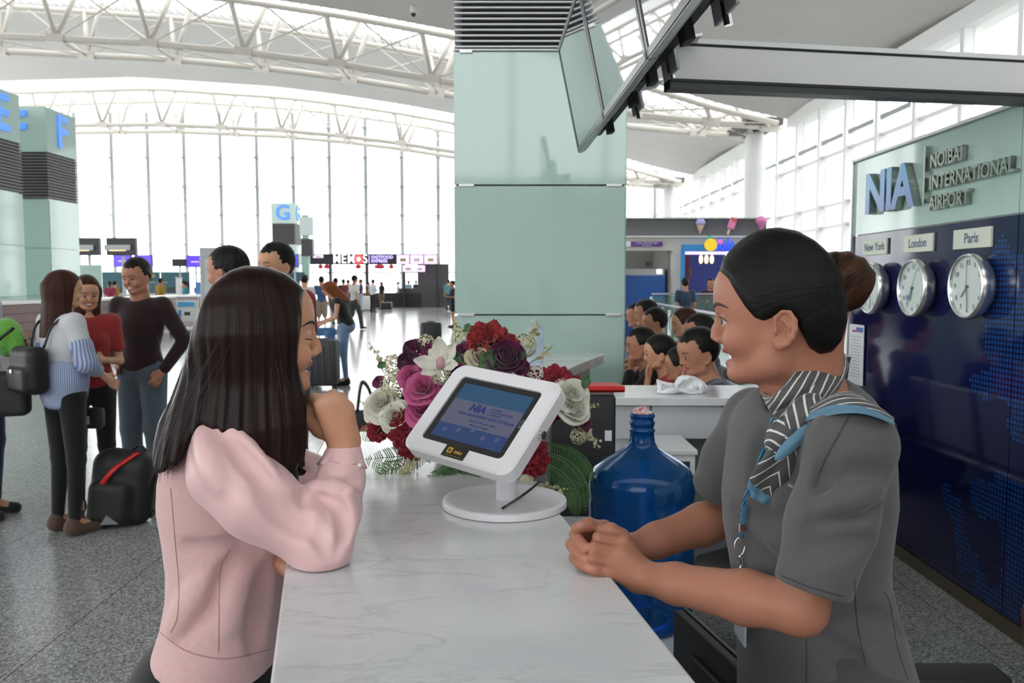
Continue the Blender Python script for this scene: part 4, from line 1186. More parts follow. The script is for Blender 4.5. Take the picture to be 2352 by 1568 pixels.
        cor = [(a, b, c) for a in (0, 1) for b in (0, 1) for c in (0, 1)]
        cv = {c: V[bi, ci + c[0], cj + c[1], ck + c[2]] for c in cor}
        for c0 in cor:
            for ax_ in range(3):
                if c0[ax_] == 1: continue
                c1 = tuple(1 if q == ax_ else c0[q] for q in range(3))
                v0, v1 = cv[c0], cv[c1]
                m = (v0 < 0) != (v1 < 0)
                t = np.where(m, v0 / np.where(m, v0 - v1, 1), 0)
                p = np.array(c0, float)[None] + 0 * acc
                p[:, ax_] += t
                acc += np.where(m[:, None], p, 0); cnt += m
        gi = ids[bi] * B + np.stack([ci, cj, ck], -1)
        pos = lo + (gi + acc / cnt[:, None]) * h
        N = nb * B + 2
        def key(q): return (q[:, 0] * N[1] + q[:, 1]) * N[2] + q[:, 2]
        kk = key(gi); order = np.argsort(kk); ks = kk[order]
        faces = []
        for ax_ in range(3):
            a1, a2 = (ax_ + 1) % 3, (ax_ + 2) % 3
            sl0 = [slice(0, B)] * 3; sl1 = [slice(0, B)] * 3; sl1[ax_] = slice(1, B + 1)
            v0 = ins[(slice(None), *sl0)]; v1 = ins[(slice(None), *sl1)]
            e = np.nonzero(v0 != v1)
            if len(e[0]) == 0: continue
            G = ids[e[0]] * B + np.stack(e[1:], -1)
            flip = v0[e]
            q = []
            for (d1, d2) in ((-1, -1), (0, -1), (0, 0), (-1, 0)):
                X = G.copy(); X[:, a1] += d1; X[:, a2] += d2
                kq = key(X); j = np.clip(np.searchsorted(ks, kq), 0, len(ks) - 1)
                ok = ks[j] == kq
                q.append(np.where(ok, order[j], -1))
            q = np.stack(q, -1)
            q[~flip] = q[~flip][:, ::-1]
            faces.append(q[(q >= 0).all(1)])
        return pos, np.concatenate(faces)
    def mesh(s, name, h, relax=1, **kw):
        P, F = s.surface(h, **kw)
        for _ in range(relax):      # light tangential relaxation
            if len(F) == 0: break
            acc = np.zeros_like(P); cnt = np.zeros(len(P))
            for a in range(4):
                for b_ in ((a + 1) % 4,):
                    np.add.at(acc, F[:, a], P[F[:, b_]]); np.add.at(cnt, F[:, a], 1)
                    np.add.at(acc, F[:, b_], P[F[:, a]]); np.add.at(cnt, F[:, b_], 1)
            P = P * .45 + .55 * acc / np.maximum(cnt, 1)[:, None]
        me = bpy.data.meshes.new(name)
        me.vertices.add(len(P)); me.vertices.foreach_set('co', P.astype(np.float32).ravel())
        me.loops.add(len(F) * 4); me.loops.foreach_set('vertex_index', F.astype(np.int32).ravel())
        me.polygons.add(len(F)); me.polygons.foreach_set('loop_start', np.arange(0, len(F) * 4, 4, dtype=np.int32))
        me.update(calc_edges=True); me.validate()
        me.shade_smooth()
        return me, P
def paint(me, name, C):
    a = me.attributes.new(name, 'FLOAT_COLOR', 'POINT')
    C = np.asarray(C, np.float32)
    if C.shape[1] == 3: C = np.concatenate([C, np.ones((len(C), 1), np.float32)], 1)
    a.data.foreach_set('color', C.ravel())
def skinmat(name, rough=.48, sss=.12):
    m, nt, b = newmat(name)
    a = nt.nodes.new('ShaderNodeAttribute'); a.attribute_name = 'tint'
    nt.links.new(a.outputs['Color'], b.inputs['Base Color'])
    b.inputs['Roughness'].default_value = rough
    b.inputs['Subsurface Weight'].default_value = sss
    b.inputs['Subsurface Radius'].default_value = (.010, .004, .0025)
    b.inputs['Subsurface Scale'].default_value = 1.0
    b.inputs['Specular IOR Level'].default_value = .3
    tc = nt.nodes.new('ShaderNodeTexCoord'); n = nt.nodes.new('ShaderNodeTexNoise'); n.inputs['Scale'].default_value = 420
    nt.links.new(tc.outputs['Object'], n.inputs['Vector'])
    bp = nt.nodes.new('ShaderNodeBump'); bp.inputs['Strength'].default_value = .12; bp.inputs['Distance'].default_value = .0008
    nt.links.new(n.outputs['Fac'], bp.inputs['Height']); nt.links.new(bp.outputs['Normal'], b.inputs['Normal'])
    return m
def hairmat(name, dark, light, scale=260, rough=.36):
    """hair: streaks run along the strands; attribute 'strand' holds the coordinate across them"""
    m, nt, b = newmat(name)
    a = nt.nodes.new('ShaderNodeAttribute'); a.attribute_name = 'strand'
    n = nt.nodes.new('ShaderNodeTexNoise'); n.inputs['Scale'].default_value = scale; n.inputs['Detail'].default_value = 5
    nt.links.new(a.outputs['Vector'], n.inputs['Vector'])
    n2 = nt.nodes.new('ShaderNodeTexNoise'); n2.inputs['Scale'].default_value = scale * .12; n2.inputs['Detail'].default_value = 2
    nt.links.new(a.outputs['Vector'], n2.inputs['Vector'])
    mx = nt.nodes.new('ShaderNodeMix'); mx.data_type = 'RGBA'
    mx.inputs['A'].default_value = (*dark, 1); mx.inputs['B'].default_value = (*light, 1)
    ad = nt.nodes.new('ShaderNodeMath'); ad.operation = 'ADD'
    nt.links.new(n.outputs['Fac'], ad.inputs[0]); nt.links.new(n2.outputs['Fac'], ad.inputs[1])
    mr = nt.nodes.new('ShaderNodeMapRange'); mr.inputs['From Min'].default_value = .75; mr.inputs['From Max'].default_value = 1.35
    nt.links.new(ad.outputs[0], mr.inputs['Value']); nt.links.new(mr.outputs[0], mx.inputs['Factor'])
    nt.links.new(mx.outputs['Result'], b.inputs['Base Color'])
    b.inputs['Roughness'].default_value = rough
    b.inputs['Specular IOR Level'].default_value = .15
    bp = nt.nodes.new('ShaderNodeBump'); bp.inputs['Strength'].default_value = .55; bp.inputs['Distance'].default_value = .0022
    nt.links.new(n.outputs['Fac'], bp.inputs['Height']); nt.links.new(bp.outputs['Normal'], b.inputs['Normal'])
    return m
# ------------------------------------------------------------------ heads
FV = [-.0855, -.0835, -.074, -.0635, -.055, -.045, -.037, -.027, -.012, .005, .017, .033, .049, .0735, .09, .11, .128]
FF = [.050, .066, .0755, .0725, .0740, .0755, .0800, .0835, .0835, .0865, .0905, .096, .0985, .0970, .0885, .070, .040]
FW = [.016, .026, .040, .0475, .0515, .0545, .057, .0600, .0645, .0665, .0675, .068, .067, .066, .062, .053, .035]
class Head:
    """local frame: f forward, s sideways, u up; origin between the ear canals"""
    def __init__(s, O, f, u, sc=1.0):
        s.O = np.asarray(O, float); s.f = nrm(f); u = np.asarray(u, float)
        s.u = nrm(u - s.f * np.dot(u, s.f)); s.s = np.cross(s.u, s.f); s.sc = sc
        s.R = frameR(s.f, s.s, s.u)
    def w(s, f, sd, u): return s.O + s.sc * (s.R @ np.array([f, sd, u], float))
    def loc(s, P): return (P - s.O) @ s.R / s.sc
    def build(s, S, fine=True, smile=True, ears=True, male=False, cr=1.0):
        sc = s.sc; R = s.R; w = s.w
        S.ell(w(-.002, 0, .046), np.array([.097, .0735, .088]) * sc * cr, R, k=.001)
        wid = 1.06 if male else 1.0
        def face(P):
            q = s.loc(P); v = np.clip(q[:, 2], FV[0], FV[-1])
            a = np.interp(v, FV, FF) - .018; b_ = np.interp(v, FV, FW) * wid
            X = q[:, 0] - .018; X = np.where(X > 0, X / a, X / .05)
            n = 2.15
            r = (np.abs(X) ** n + np.abs(q[:, 1] / b_) ** n) ** (1 / n)
            d = (r - 1) * np.minimum(a, b_) * .8
            dv = q[:, 2] - v
            return np.where(dv == 0, d, np.sqrt(np.maximum(d, 0) ** 2 + dv * dv)) * sc
        c = w(.02, 0, .0); e = .12 * sc
        S.put(face, c - e, c + e, .022 * sc, 'u')
        for sg in (-1, 1):
            S.cap(w(.012, sg * .050, -.050), w(.060, sg * .014, -.070), .016 * sc, .013 * sc, .02 * sc)
            S.cap(w(.008, sg * .056, -.018), w(.012, sg * .050, -.050), .013 * sc, .016 * sc, .02 * sc)
            if smile: S.ell(w(.062, sg * .038, -.020), np.array([.019, .017, .015]) * sc, R, k=.024 * sc)
        if not fine:
            S.cap(w(.091, 0, .017), w(.101, 0, -.015), .006 * sc, .009 * sc, .010 * sc)
            for sg in (-1, 1):
                S.ell(w(.096, sg * .030, .010), np.array([.010, .014, .008]) * sc, R, .01 * sc, 's')
                if ears: S.ell(w(-.004, sg * .076, .0), np.array([.016, .007, .027]) * sc, R, k=.006 * sc)
            S.chain([w(.070, -.022, -.045), w(.084, 0, -.046), w(.070, .022, -.045)], .0055 * sc, .006 * sc)
            return s
        for sg in (-1, 1):
            S.ell(w(.0955, sg * .030, .011), np.array([.011, .0165, .0085]) * sc, R, .010 * sc, 's')
            S.ell(w(.0770, sg * .030, .009), np.array([.0122] * 3) * sc, R, k=.001)
            S.chain([w(.070, sg * .0450, .0105), w(.0820, sg * .039, .0165), w(.0872, sg * .029, .0178), w(.0860, sg * .018, .0130)], np.array([.0024, .0030, .0032, .0028]) * sc, .003 * sc)
            S.chain([w(.072, sg * .0445, .0080), w(.0815, sg * .037, .0020), w(.0850, sg * .029, .0008), w(.085, sg * .019, .0050)], np.array([.0022, .0028, .0030, .0026]) * sc, .004 * sc)
        # nose
        S.cap(w(.0885, 0, .020), w(.0965, 0, -.004), .0060 * sc, .0070 * sc, .012 * sc)
        S.cap(w(.0965, 0, -.004), w(.0985, 0, -.0150), .0070 * sc, .0082 * sc, .007 * sc)
        for sg in (-1, 1):
            S.ell(w(.0895, sg * .0115, -.0195), np.array([.0105, .0065, .0065]) * sc, R, .006 * sc)
            S.ell(w(.0930, sg * .0060, -.0270), np.array([.0050, .0028, .0030]) * sc, R, .002 * sc, 's')
        # mouth: open in a smile, teeth between the lips
        op = .0075 if smile else .001
        S.ell(w(.0735, 0, -.0455), np.array([.018, .024, .0035 + op]) * sc, R, .003 * sc, 's')
        if smile: S.ell(w(.0605, 0, -.0425), np.array([.0165, .0235, .0062]) * sc, R, k=.0005)
        up, lo = -.0365 + op * .15, -.0510 - op * .6
        S.chain([w(.064, -.0270, -.0400), w(.0765, -.0145, up), w(.0815, -.004, up - .0005), w(.0815, .004, up - .0005), w(.0765, .0145, up), w(.064, .0270, -.0400)], np.array([.0028, .0046, .0052, .0052, .0046, .0028]) * sc, .005 * sc)
        S.chain([w(.062, -.0265, -.0415), w(.0705, -.0150, lo), w(.0750, 0, lo - .0015), w(.0705, .0150, lo), w(.062, .0265, -.0415)], np.array([.0028, .0050, .0062, .0050, .0028]) * sc, .005 * sc)
        if ears:
            for sg in (-1, 1):
                Re = R @ rotz(sg * -.35)
                S.ell(w(-.006, sg * .0755, .001), np.array([.0155, .0050, .0275]) * sc, Re, .005 * sc)
                S.ell(w(-.004, sg * .0820, .000), np.array([.0095, .0050, .0140]) * sc, Re, .003 * sc, 's')
                S.chain([w(.009, sg * .0765, .006), w(.0085, sg * .0775, .018), w(.000, sg * .0795, .0275), w(-.011, sg * .0825, .0265), w(-.0185, sg * .0850, .015), w(-.0195, sg * .0850, .002), w(-.0155, sg * .0830, -.010), w(-.008, sg * .0800, -.020), w(.001, sg * .0770, -.0255)], .0034 * sc, .003 * sc)
                S.ell(w(.003, sg * .0780, -.0215), np.array([.007, .0042, .0080]) * sc, R, .004 * sc)
                S.chain([w(-.002, sg * .0815, .016), w(-.010, sg * .0835, .006), w(-.008, sg * .0820, -.008)], .0026 * sc, .004 * sc)
                S.ell(w(.008, sg * .0770, -.002), np.array([.003, .004, .0055]) * sc, R, .003 * sc)
        return s
    def tint(s, P, skin, lip=(.40, .10, .10), brow=(.035, .025, .02), fine=True, smile=True, shut=False, lines=True):
        q = s.loc(P); f, sd, v = q[:, 0], np.abs(q[:, 1]), q[:, 2]
        C = np.tile(np.asarray(skin, float), (len(P), 1))
        inh = (f > -.13) & (f < .13) & (np.abs(v) < .13) & (sd < .1)
        def mixin(mask, col):
            m = np.clip(mask, 0, 1)[:, None] * inh[:, None]
            C[:] = C * (1 - m) + np.asarray(col) * m
        # cheeks
        mixin(.30 * np.exp(-(((f - .06) / .025) ** 2 + ((sd - .045) / .02) ** 2 + ((v + .022) / .016) ** 2)), (skin[0] * 1.02, skin[1] * .72, skin[2] * .68))
        fr = f > .045
        bl = .0320 + .004 * np.clip((sd - .012) / .03, 0, 1) - .006 * np.clip((sd - .040) / .015, 0, 1)
        th = .0042 * np.clip((sd - .006) / .01, 0, 1) * np.clip((.060 - sd) / .022, 0, 1)
        mixin(fr * np.clip(1.3 - np.abs(v - bl) / np.maximum(th, 1e-4), 0, 1) * (sd > .008) * (sd < .058) * (.9 if lines else 0), brow)
        # eyes
        e = np.sqrt((f - .0765) ** 2 + (sd - .030) ** 2 + (v - .009) ** 2)
        eye = (e < .0130) & (v < .0150) & (v > .0040) & (not shut)
        mixin(eye * .95, (.50, .45, .42))
        iris = eye & ((np.sqrt((sd - .029) ** 2 + (v - .0095) ** 2) < .0062) | (f > .0858))
        mixin(iris * 1.0, (.02, .012, .01))
        lash = (np.abs(v - ((.0070 if shut else .0158) - 12 * (sd - .029) ** 2)) < .0015) & (sd > .016) & (sd < .047) & (f > .066)
        mixin(lash * (.85 if lines else 0), (.03, .02, .018))
        # lips and teeth
        op = .0075 if smile else .001
        xm = np.clip(sd / .0275, 0, 1)
        upc = -.0372 + op * .15 - .003 * xm ** 2; loc_ = (-.0522 - op * .6) * (1 - xm ** 2) + -.0415 * xm ** 2
        lipz = fr & (sd < .0285) & (f > .058)
        mixin(lipz * np.clip(1.5 - np.abs(v - upc) / .0042, 0, 1) * (f > .0600), lip)
        mixin(lipz * np.clip(1.5 - np.abs(v - loc_) / .0052, 0, 1), lip)
        if smile:
            ins = lipz & (v < upc - .0042) & (v > loc_ + .0050)
            mixin(ins * 1.0, (.30, .07, .06))
            mixin((ins & (f > .066)) * 1.0, (.80, .76, .66))
        # nostrils
        mixin(.8 * np.exp(-(((f - .093) / .005) ** 2 + ((sd - .006) / .003) ** 2 + ((v + .0268) / .0022) ** 2)), (.10, .04, .03))
        # ear hollow
        mixin(.55 * np.exp(-(((f + .002) / .006) ** 2 + ((v + .001) / .010) ** 2)) * (sd > .070), (skin[0] * .62, skin[1] * .5, skin[2] * .45))
        return C
    def hairpoly(s, S, poly, r=(.112, .088, .100), c=(-.006, 0, .050), k=.012, extra=None, noise=.0):
        """hair mass: swollen skull form kept inside an outline drawn in the profile plane"""
        def fn(P):
            q = s.loc(P)
            x = (q - np.array(c)) / np.array(r)
            k0 = np.sqrt((x ** 2).sum(1)); k1 = np.sqrt(((x / np.array(r)) ** 2).sum(1)) + 1e-9
            d = k0 * (k0 - 1) / k1
            if extra is not None: d = smin(d, extra(q), .05)
            p = poly_sd(q[:, 0], q[:, 2], poly)
            return -smin(-d, -p, k) * s.sc
        pl = np.asarray(poly); e = max(np.abs(pl).max(), .14) * s.sc * 1.5
        S.put(fn, s.O - e, s.O + e, .002, 'u')
# ================================================================== THE TWO WOMEN AT THE COUNTER
def sheet(name, V, m, parent=None, thick=.0015, closed=False, uvs=None, smooth=True):
    """cloth sheet from a grid of points with uv (u along rows, v across), given a little thickness"""
    V = np.asarray(V, float); r, c = V.shape[:2]
    du = np.gradient(V, axis=0); dv = np.gradient(V, axis=1)
    N = np.cross(du, dv); N /= np.linalg.norm(N, axis=2, keepdims=True) + 1e-12
    A = np.concatenate([(V + N * thick / 2).reshape(-1, 3), (V - N * thick / 2).reshape(-1, 3)])
    fs = []; n = r * c
    for i in range(r - 1):
        for j in range(c - 1):
            a, b_, d, e = i * c + j, i * c + j + 1, (i + 1) * c + j + 1, (i + 1) * c + j
            fs.append((a, e, d, b_)); fs.append((n + a, n + b_, n + d, n + e))
    rim = [(0, j) for j in range(c)] + [(i, c - 1) for i in range(1, r)] + [(r - 1, j) for j in range(c - 2, -1, -1)] + [(i, 0) for i in range(r - 2, 0, -1)]
    ids = [i * c + j for i, j in rim]
    for k in range(len(ids)):
        a, b_ = ids[k], ids[(k + 1) % len(ids)]
        fs.append((a, b_, n + b_, n + a))
    me = bpy.data.meshes.new(name); me.from_pydata(A.tolist(), [], fs); me.update()
    uv = me.uv_layers.new(name='uv')
    uu = np.repeat(np.linspace(0, 1, r), c); vv = np.tile(np.linspace(0, 1, c), r)
    UV = np.concatenate([np.stack([uu, vv], 1)] * 2)
    li = np.empty(len(me.loops), np.int32); me.loops.foreach_get('vertex_index', li)
    uv.data.foreach_set('uv', UV[li].astype(np.float32).ravel())
    o = obj(name, me, m, parent)
    if smooth: me.shade_smooth()
    return o
def ribbon(path, wid, across, n=24, c=9, wave=0.0, wn=3, bulge=0.0, ph=0.0):
    """grid along a smooth path; across = direction of the width (one or per point)"""
    P = smoothpts(path, max(2, n // (len(path) - 1)))
    m_ = len(P); t = np.linspace(0, 1, m_)
    W = np.interp(t, np.linspace(0, 1, len(wid)), wid)
    A = np.asarray(across, float)
    A = np.tile(A, (m_, 1)) if A.ndim == 1 else np.stack([np.interp(t, np.linspace(0, 1, len(A)), A[:, k]) for k in range(3)], 1)
    T = np.gradient(P, axis=0); T /= np.linalg.norm(T, axis=1, keepdims=True) + 1e-12
    A = A - T * (A * T).sum(1, keepdims=True); A /= np.linalg.norm(A, axis=1, keepdims=True) + 1e-12
    Nn = np.cross(T, A)
    q = np.linspace(-.5, .5, c)
    V = P[:, None] + A[:, None] * (q[None, :, None] * W[:, None, None])
    V = V + Nn[:, None] * (wave * np.sin(q * wn * 2 * PI + ph)[None, :, None] * (W / W.max())[:, None, None] + bulge * (1 - 4 * q ** 2)[None, :, None])
    return V
def bvh_of(me): 
    n = len(me.vertices); co = np.empty(n * 3, np.float32); me.vertices.foreach_get('co', co)
    return BVHTree.FromPolygons([Vector(v) for v in co.reshape(-1, 3)], [tuple(p.vertices) for p in me.polygons])
def hit(bv, px, py, off=.004, default=1.3):
    r = nrm(ray(px, py))
    h_ = bv.ray_cast(Vector(CAMP), Vector(r))
    if h_[0] is None: return at(px, py, default)
    return np.array(h_[0]) - r * off
def stripes_mat(name, base, stripe, edge, freq=9.0, slant=.35, duty=.16, chev=0.0, edge_lo=None, edge_hi=None, end=None):
    """striped scarf cloth on uv: u along, v across; coloured borders by v, coloured end by u"""
    m, nt, b = newmat(name)
    uv = nt.nodes.new('ShaderNodeUVMap'); sp_ = nt.nodes.new('ShaderNodeSeparateXYZ'); nt.links.new(uv.outputs[0], sp_.inputs[0])
    def M(op, a, c):
        n = nt.nodes.new('ShaderNodeMath'); n.operation = op
        for i, q in enumerate((a, c)):
            if q is None: continue
            if isinstance(q, (int, float)): n.inputs[i].default_value = q
            else: nt.links.new(q, n.inputs[i])
        return n.outputs[0]
    v = sp_.outputs[1]
    if chev: v = M('MULTIPLY', M('ABSOLUTE', M('SUBTRACT', v, .5), None), chev)
    else: v = M('MULTIPLY', v, slant)
    t = M('ADD', M('MULTIPLY', sp_.outputs[0], 1.0), v)
    fr = M('FRACT', M('MULTIPLY', t, freq), None)
    st = M('LESS_THAN', fr, duty)
    mx = nt.nodes.new('ShaderNodeMix'); mx.data_type = 'RGBA'; mx.inputs['A'].default_value = (*base, 1); mx.inputs['B'].default_value = (*stripe, 1)
    nt.links.new(st, mx.inputs['Factor']); out = mx.outputs['Result']
    def over(mask, col, src):
        q = nt.nodes.new('ShaderNodeMix'); q.data_type = 'RGBA'; q.inputs['B'].default_value = (*col, 1)
        nt.links.new(mask, q.inputs['Factor']); nt.links.new(src, q.inputs['A']); return q.outputs['Result']
    if edge_lo: out = over(M('LESS_THAN', sp_.outputs[1], edge_lo), edge, out)
    if edge_hi: out = over(M('GREATER_THAN', sp_.outputs[1], edge_hi), edge, out)
    if end: out = over(M('GREATER_THAN', M('ADD', sp_.outputs[0], M('MULTIPLY', M('ABSOLUTE', M('SUBTRACT', sp_.outputs[1], .5), None), .25)), end), edge, out)
    nt.links.new(out, b.inputs['Base Color']); b.inputs['Roughness'].default_value = .6
    b.inputs['Sheen Weight'].default_value = .15
    return m
def fabric(name, col, scale=900, rough=.8, strength=.25, dist=.0006, col2=None, sheen=.2):
    c2 = col2 or tuple(c * .86 for c in col)
    return mat(name, col, rough, noise=(scale * .25, .6, c2), bump=(scale, strength, dist), sheen=sheen, spec=.25)
def px_z(py, Y): return at(1176, py, Y)[2]
def px_x(px, py, Y): return at(px, py, Y)[0]
def torso_rows(rows, Y0):
    zs = [px_z(r[0], Y0) for r in rows]
    l = np.array([px_x(r[1], r[0], Y0) for r in rows]); rr = np.array([px_x(r[2], r[0], Y0) for r in rows])
    return zs, (l + rr) / 2, np.array([r[4] for r in rows]), (rr - l) / 2, np.array([r[3] for r in rows])
SKIN1 = (.40, .172, .110)
M_SKIN = skinmat('skin')

# ------------------------------------------------------------------ the woman behind the counter
def face_lines(S, H, P_, shut, wid=.0055):
    """eyebrows and lash lines laid on the finished face"""
    def sf(sd, v):
        f = np.linspace(.125, .04, 171); d = S.eval(np.array([H.w(q, sd, v) for q in f]))
        i = int(np.argmax(d < 0)); return H.w(f[i] + .0004, sd, v)
    m = bpy.data.materials.get('brow_hair') or mat('brow_hair', (.022, .014, .011), .7)
    for sg in (-1, 1):
        bs = [.011, .018, .027, .037, .046, .053]; bz = [.0315, .0335, .0355, .0362, .0340, .0305]
        P_(sheet('eyebrow', ribbon([sf(sg * a, b) for a, b in zip(bs, bz)], [wid * .7, wid, wid, wid * .8, wid * .5, wid * .15], H.u, 20, 5), m, None, .0012))
        ls = [.018, .024, .030, .037, .0445]; lz = [.0078, .0062, .0058, .0066, .0090] if shut else [.0120, .0158, .0165, .0150, .0105]
        P_(MB().tube(smoothpts([sf(sg * a, b) for a, b in zip(ls, lz)], 4), [.0006] + [.0010] * 15 + [.0007], 6).build('lash_line', m, None, True))
def make_staff():
    O = at(1795, 752, 1.27)
    view = nrm([O[0], O[1], 0]); fw = np.array([-view[1], view[0], 0.0])
    H = Head(O, fw, (0, 0, 1), 1.0)
    base = at(1880, 1500, 1.27)
    T = thing('person', 'woman in grey short-sleeved uniform and striped neck scarf leaning on the counter', 'person', (base[0], base[1], 0))
    def P_(o): o.parent = T; o.matrix_parent_inverse = Matrix.Translation(-T.location); return o
    nA, nB = H.w(-.012, 0, -.035), at(1850, 940, 1.285)
    # arms
    LS, LE, LW = at(1958, 1022, 1.130), at(1838, 1396, 1.125), at(1472, 1324, 1.335)
    RS, RE, RW = at(1735, 965, 1.45), at(1682, 1180, 1.545), at(1448, 1262, 1.455)
    S = Sculpt()
    H.build(S)
    S.cap(nA, nB, .049, .060, .022)
    S.cap(H.w(-.045, 0, -.01), nB, .045, .055, .02)
    # trunk and legs under the clothes, one body
    ch = at(1880, 1080, 1.28); pv = at(1910, 1560, 1.27)
    ch = ch + np.array([0, .03, 0]); S.cap(nB, ch, .058, .07, .03); S.cap(ch, pv, .07, .075, .03)
    for A, B_, C in ((LS, LE, LW), (RS, RE, RW)):
        S.cap(ch + (A - ch) * .4, A, .040, .028, .02)
        S.chain([A, A + (B_ - A) * .6, B_], [.028, .030, .036], .012)
        m1 = B_ + (C - B_) * .3
        S.chain([B_, m1, B_ + (C - B_) * .75, C], [.036, .0385, .031, .0255], .014)
    for sg in (-1, 1):
        hip = pv + np.array([0, sg * .08, -.04])
        S.chain([hip, np.array([hip[0] + .0, hip[1], .48]), np.array([hip[0] + .03, hip[1], .09])], [.075, .05, .036], .02)
    # left hand: closed, back toward the camera
    def hand(wr, mcps, fingers, rad=.0102, k=.007):
        for m_, r_ in mcps: S.cap(wr + (m_ - wr) * .12, m_, .021, r_, .014)
        for f in fingers:
            S.chain(f, np.linspace(rad, rad * .86, len(f)), k * .5)
    Lm = [at(1432, 1244, 1.352), at(1425, 1268, 1.336), at(1407, 1289, 1.329), at(1394, 1311, 1.332)]
    hand(LW, list(zip(Lm, (.0125, .0125, .0120, .0115))), [
        [Lm[0], at(1374, 1234, 1.350), at(1368, 1250, 1.372), at(1388, 1262, 1.378)],
        [Lm[1], at(1365, 1257, 1.333), at(1361, 1268, 1.358), at(1384, 1275, 1.366)],
        [Lm[2], at(1362, 1281, 1.324), at(1358, 1290, 1.347), at(1380, 1297, 1.355)],
        [Lm[3], at(1366, 1307, 1.326), at(1366, 1309, 1.345), at(1385, 1312, 1.35)]])
    S.chain([LW + (Lm[0] - LW) * .3, at(1428, 1232, 1.372), at(1404, 1216, 1.372), at(1382, 1217, 1.376)], [.017, .0125, .0108, .0095], .008)
    # right hand: behind, thumb on top, finger ends wrapping round
    Rm = [at(1376, 1222, 1.43), at(1366, 1242, 1.425), at(1362, 1264, 1.42), at(1366, 1288, 1.41)]
    Rtips = [at(1347, 1257, 1.344), at(1343, 1284, 1.334), at(1350, 1303, 1.330)]
    hand(RW, [(m_, .0125) for m_ in Rm], [
        [Rm[0], at(1320, 1227, 1.390), at(1331, 1243, 1.360), Rtips[0]],
        [Rm[1], at(1312, 1249, 1.376), at(1323, 1268, 1.350), Rtips[1]],
        [Rm[2], at(1320, 1280, 1.364), at(1333, 1294, 1.342), Rtips[2]],
        [Rm[3], at(1338, 1305, 1.372), at(1352, 1308, 1.365)]], .0100)
    Rth = [at(1428, 1243, 1.44), at(1388, 1212, 1.405), at(1351, 1204, 1.378), at(1324, 1212, 1.362)]
    S.chain(Rth, [.018, .0125, .0110, .0092], .008)
    # finger creases on the left hand
    me, P = S.mesh('body', .0026)
    C = H.tint(P, SKIN1, lip=(.34, .05, .065), lines=False)
    def spot(c, r, col, a=1.0):
        w = np.clip(1.6 - np.linalg.norm(P - c, axis=1) / r, 0, 1)[:, None] * a
        C[:] = C * (1 - w) + np.asarray(col) * w
    for t_ in Rtips: spot(t_ + np.array([.0, -.0085, .003]), .0055, (.52, .24, .19), .9); spot(t_, .012, (.48, .18, .12), .35)
    spot(Rth[3] + np.array([.006, -.004, .0075]), .0065, (.54, .27, .22), .9)
    for m_ in Lm: spot(m_ + np.array([0, -.009, .004]), .009, (.47, .22, .14), .5)
    spot(LE, .04, (.33, .13, .08), .35)
    paint(me, 'tint', C)
    P_(obj('body', me, M_SKIN)); face_lines(S, H, P_, False)
    # ---- blouse
    rows = [(872, 1815, 1955, .040, 1.30), (892, 1775, 1988, .060, 1.30), (915, 1742, 2014, .092, 1.305), (950, 1722, 2038, .128, 1.31), (1000, 1704, 2058, .148, 1.315), (1080, 1694, 2068, .146, 1.32),
            (1160, 1684, 2074, .140, 1.32), (1230, 1685, 2064, .130, 1.315), (1290, 1694, 2054, .124, 1.31), (1340, 1702, 2054, .124, 1.31), (1400, 1710, 2066, .134, 1.31),
            (1480, 1718, 2088, .150, 1.31), (1568, 1722, 2112, .165, 1.31), (1700, 1722, 2128, .175, 1.31), (1790, 1720, 2135, .178, 1.31)]
    B = Sculpt()
    B.loft(*torso_rows(rows, 1.27), n=2.2)
    Lh = at(1866, 1352, 1.110); Rh = at(1648, 1125, 1.53)
    for sg, A, Hm, r0, r1 in ((1, LS, Lh, .058, .0500), (-1, RS, Rh, .056, .048)):
        B.cap(A + (ch - A) * .55 + np.array([0, 0, .02]), A, .062, r0 * .97, .030)
        d = nrm(Hm - A)
        Sl = Sculpt()
        Sl.chain([A, A + (Hm - A) * .55, Hm + d * .04], [r0, r0 * .98, r1], .02)
        if sg == 1:     # soft folds round the near sleeve
            Sl.fold([(2015, 1165), (1960, 1185), (1900, 1200), (1850, 1228)], [.004, .009, .009, .004], .024)
            Sl.fold([(2030, 1080), (1965, 1085), (1905, 1110), (1872, 1150)], [.003, .008, .009, .004], .026)
            Sl.fold([(2000, 1245), (1930, 1258), (1850, 1262)], [.002, .005, .002], .028)
            Sl.fold([(2010, 1130), (1950, 1145), (1890, 1160)], [.004, .010, .004], .022, True)
            Sl.fold([(1935, 1000), (1905, 1055), (1888, 1110)], [.003, .006, .004], .02)
        Sl.cut(Hm, d, .002)
        Sl.cap(Hm - d * .035, Hm + d * .03, r1 - .010, r1 - .004, .002, 's')
        B.join(Sl, .014)
    # folds: under the arm and at the waist
    B.fold([(1700, 1230), (1750, 1290), (1810, 1350)], [.003, .007, .003], .03)
    B.fold([(1690, 1180), (1760, 1200), (1830, 1190)], [.002, .006, .003], .03)
    B.fold([(2055, 1335), (1990, 1350), (1900, 1400)], [.002, .007, .003], .03)
    B.fold([(2065, 1440), (1985, 1425), (1900, 1450)], [.002, .006, .003], .03)
    B.fold([(1750, 1000), (1740, 1080), (1745, 1150)], [.003, .006, .003], .03)
    B.fold([(1880, 1470), (1930, 1500), (1990, 1560)], [.002, .007, .004], .03)
    # neck opening
    B.cap(at(1838, 915, 1.275), at(1862, 780, 1.275), .054, .085, .006, 's')
    B.cap(at(1782, 935, 1.25), at(1800, 850, 1.26), .012, .06, .01, 's')
    me, P = B.mesh('blouse', .0036)
    MB_ = fabric('grey_uniform_cloth', (.094, .090, .092), 1100, .78, .3, .0005)
    bl = P_(obj('blouse', me, MB_))
    bv = bvh_of(me)
    M_SEAM = mat('uniform_seam', (.045, .045, .048), .8)
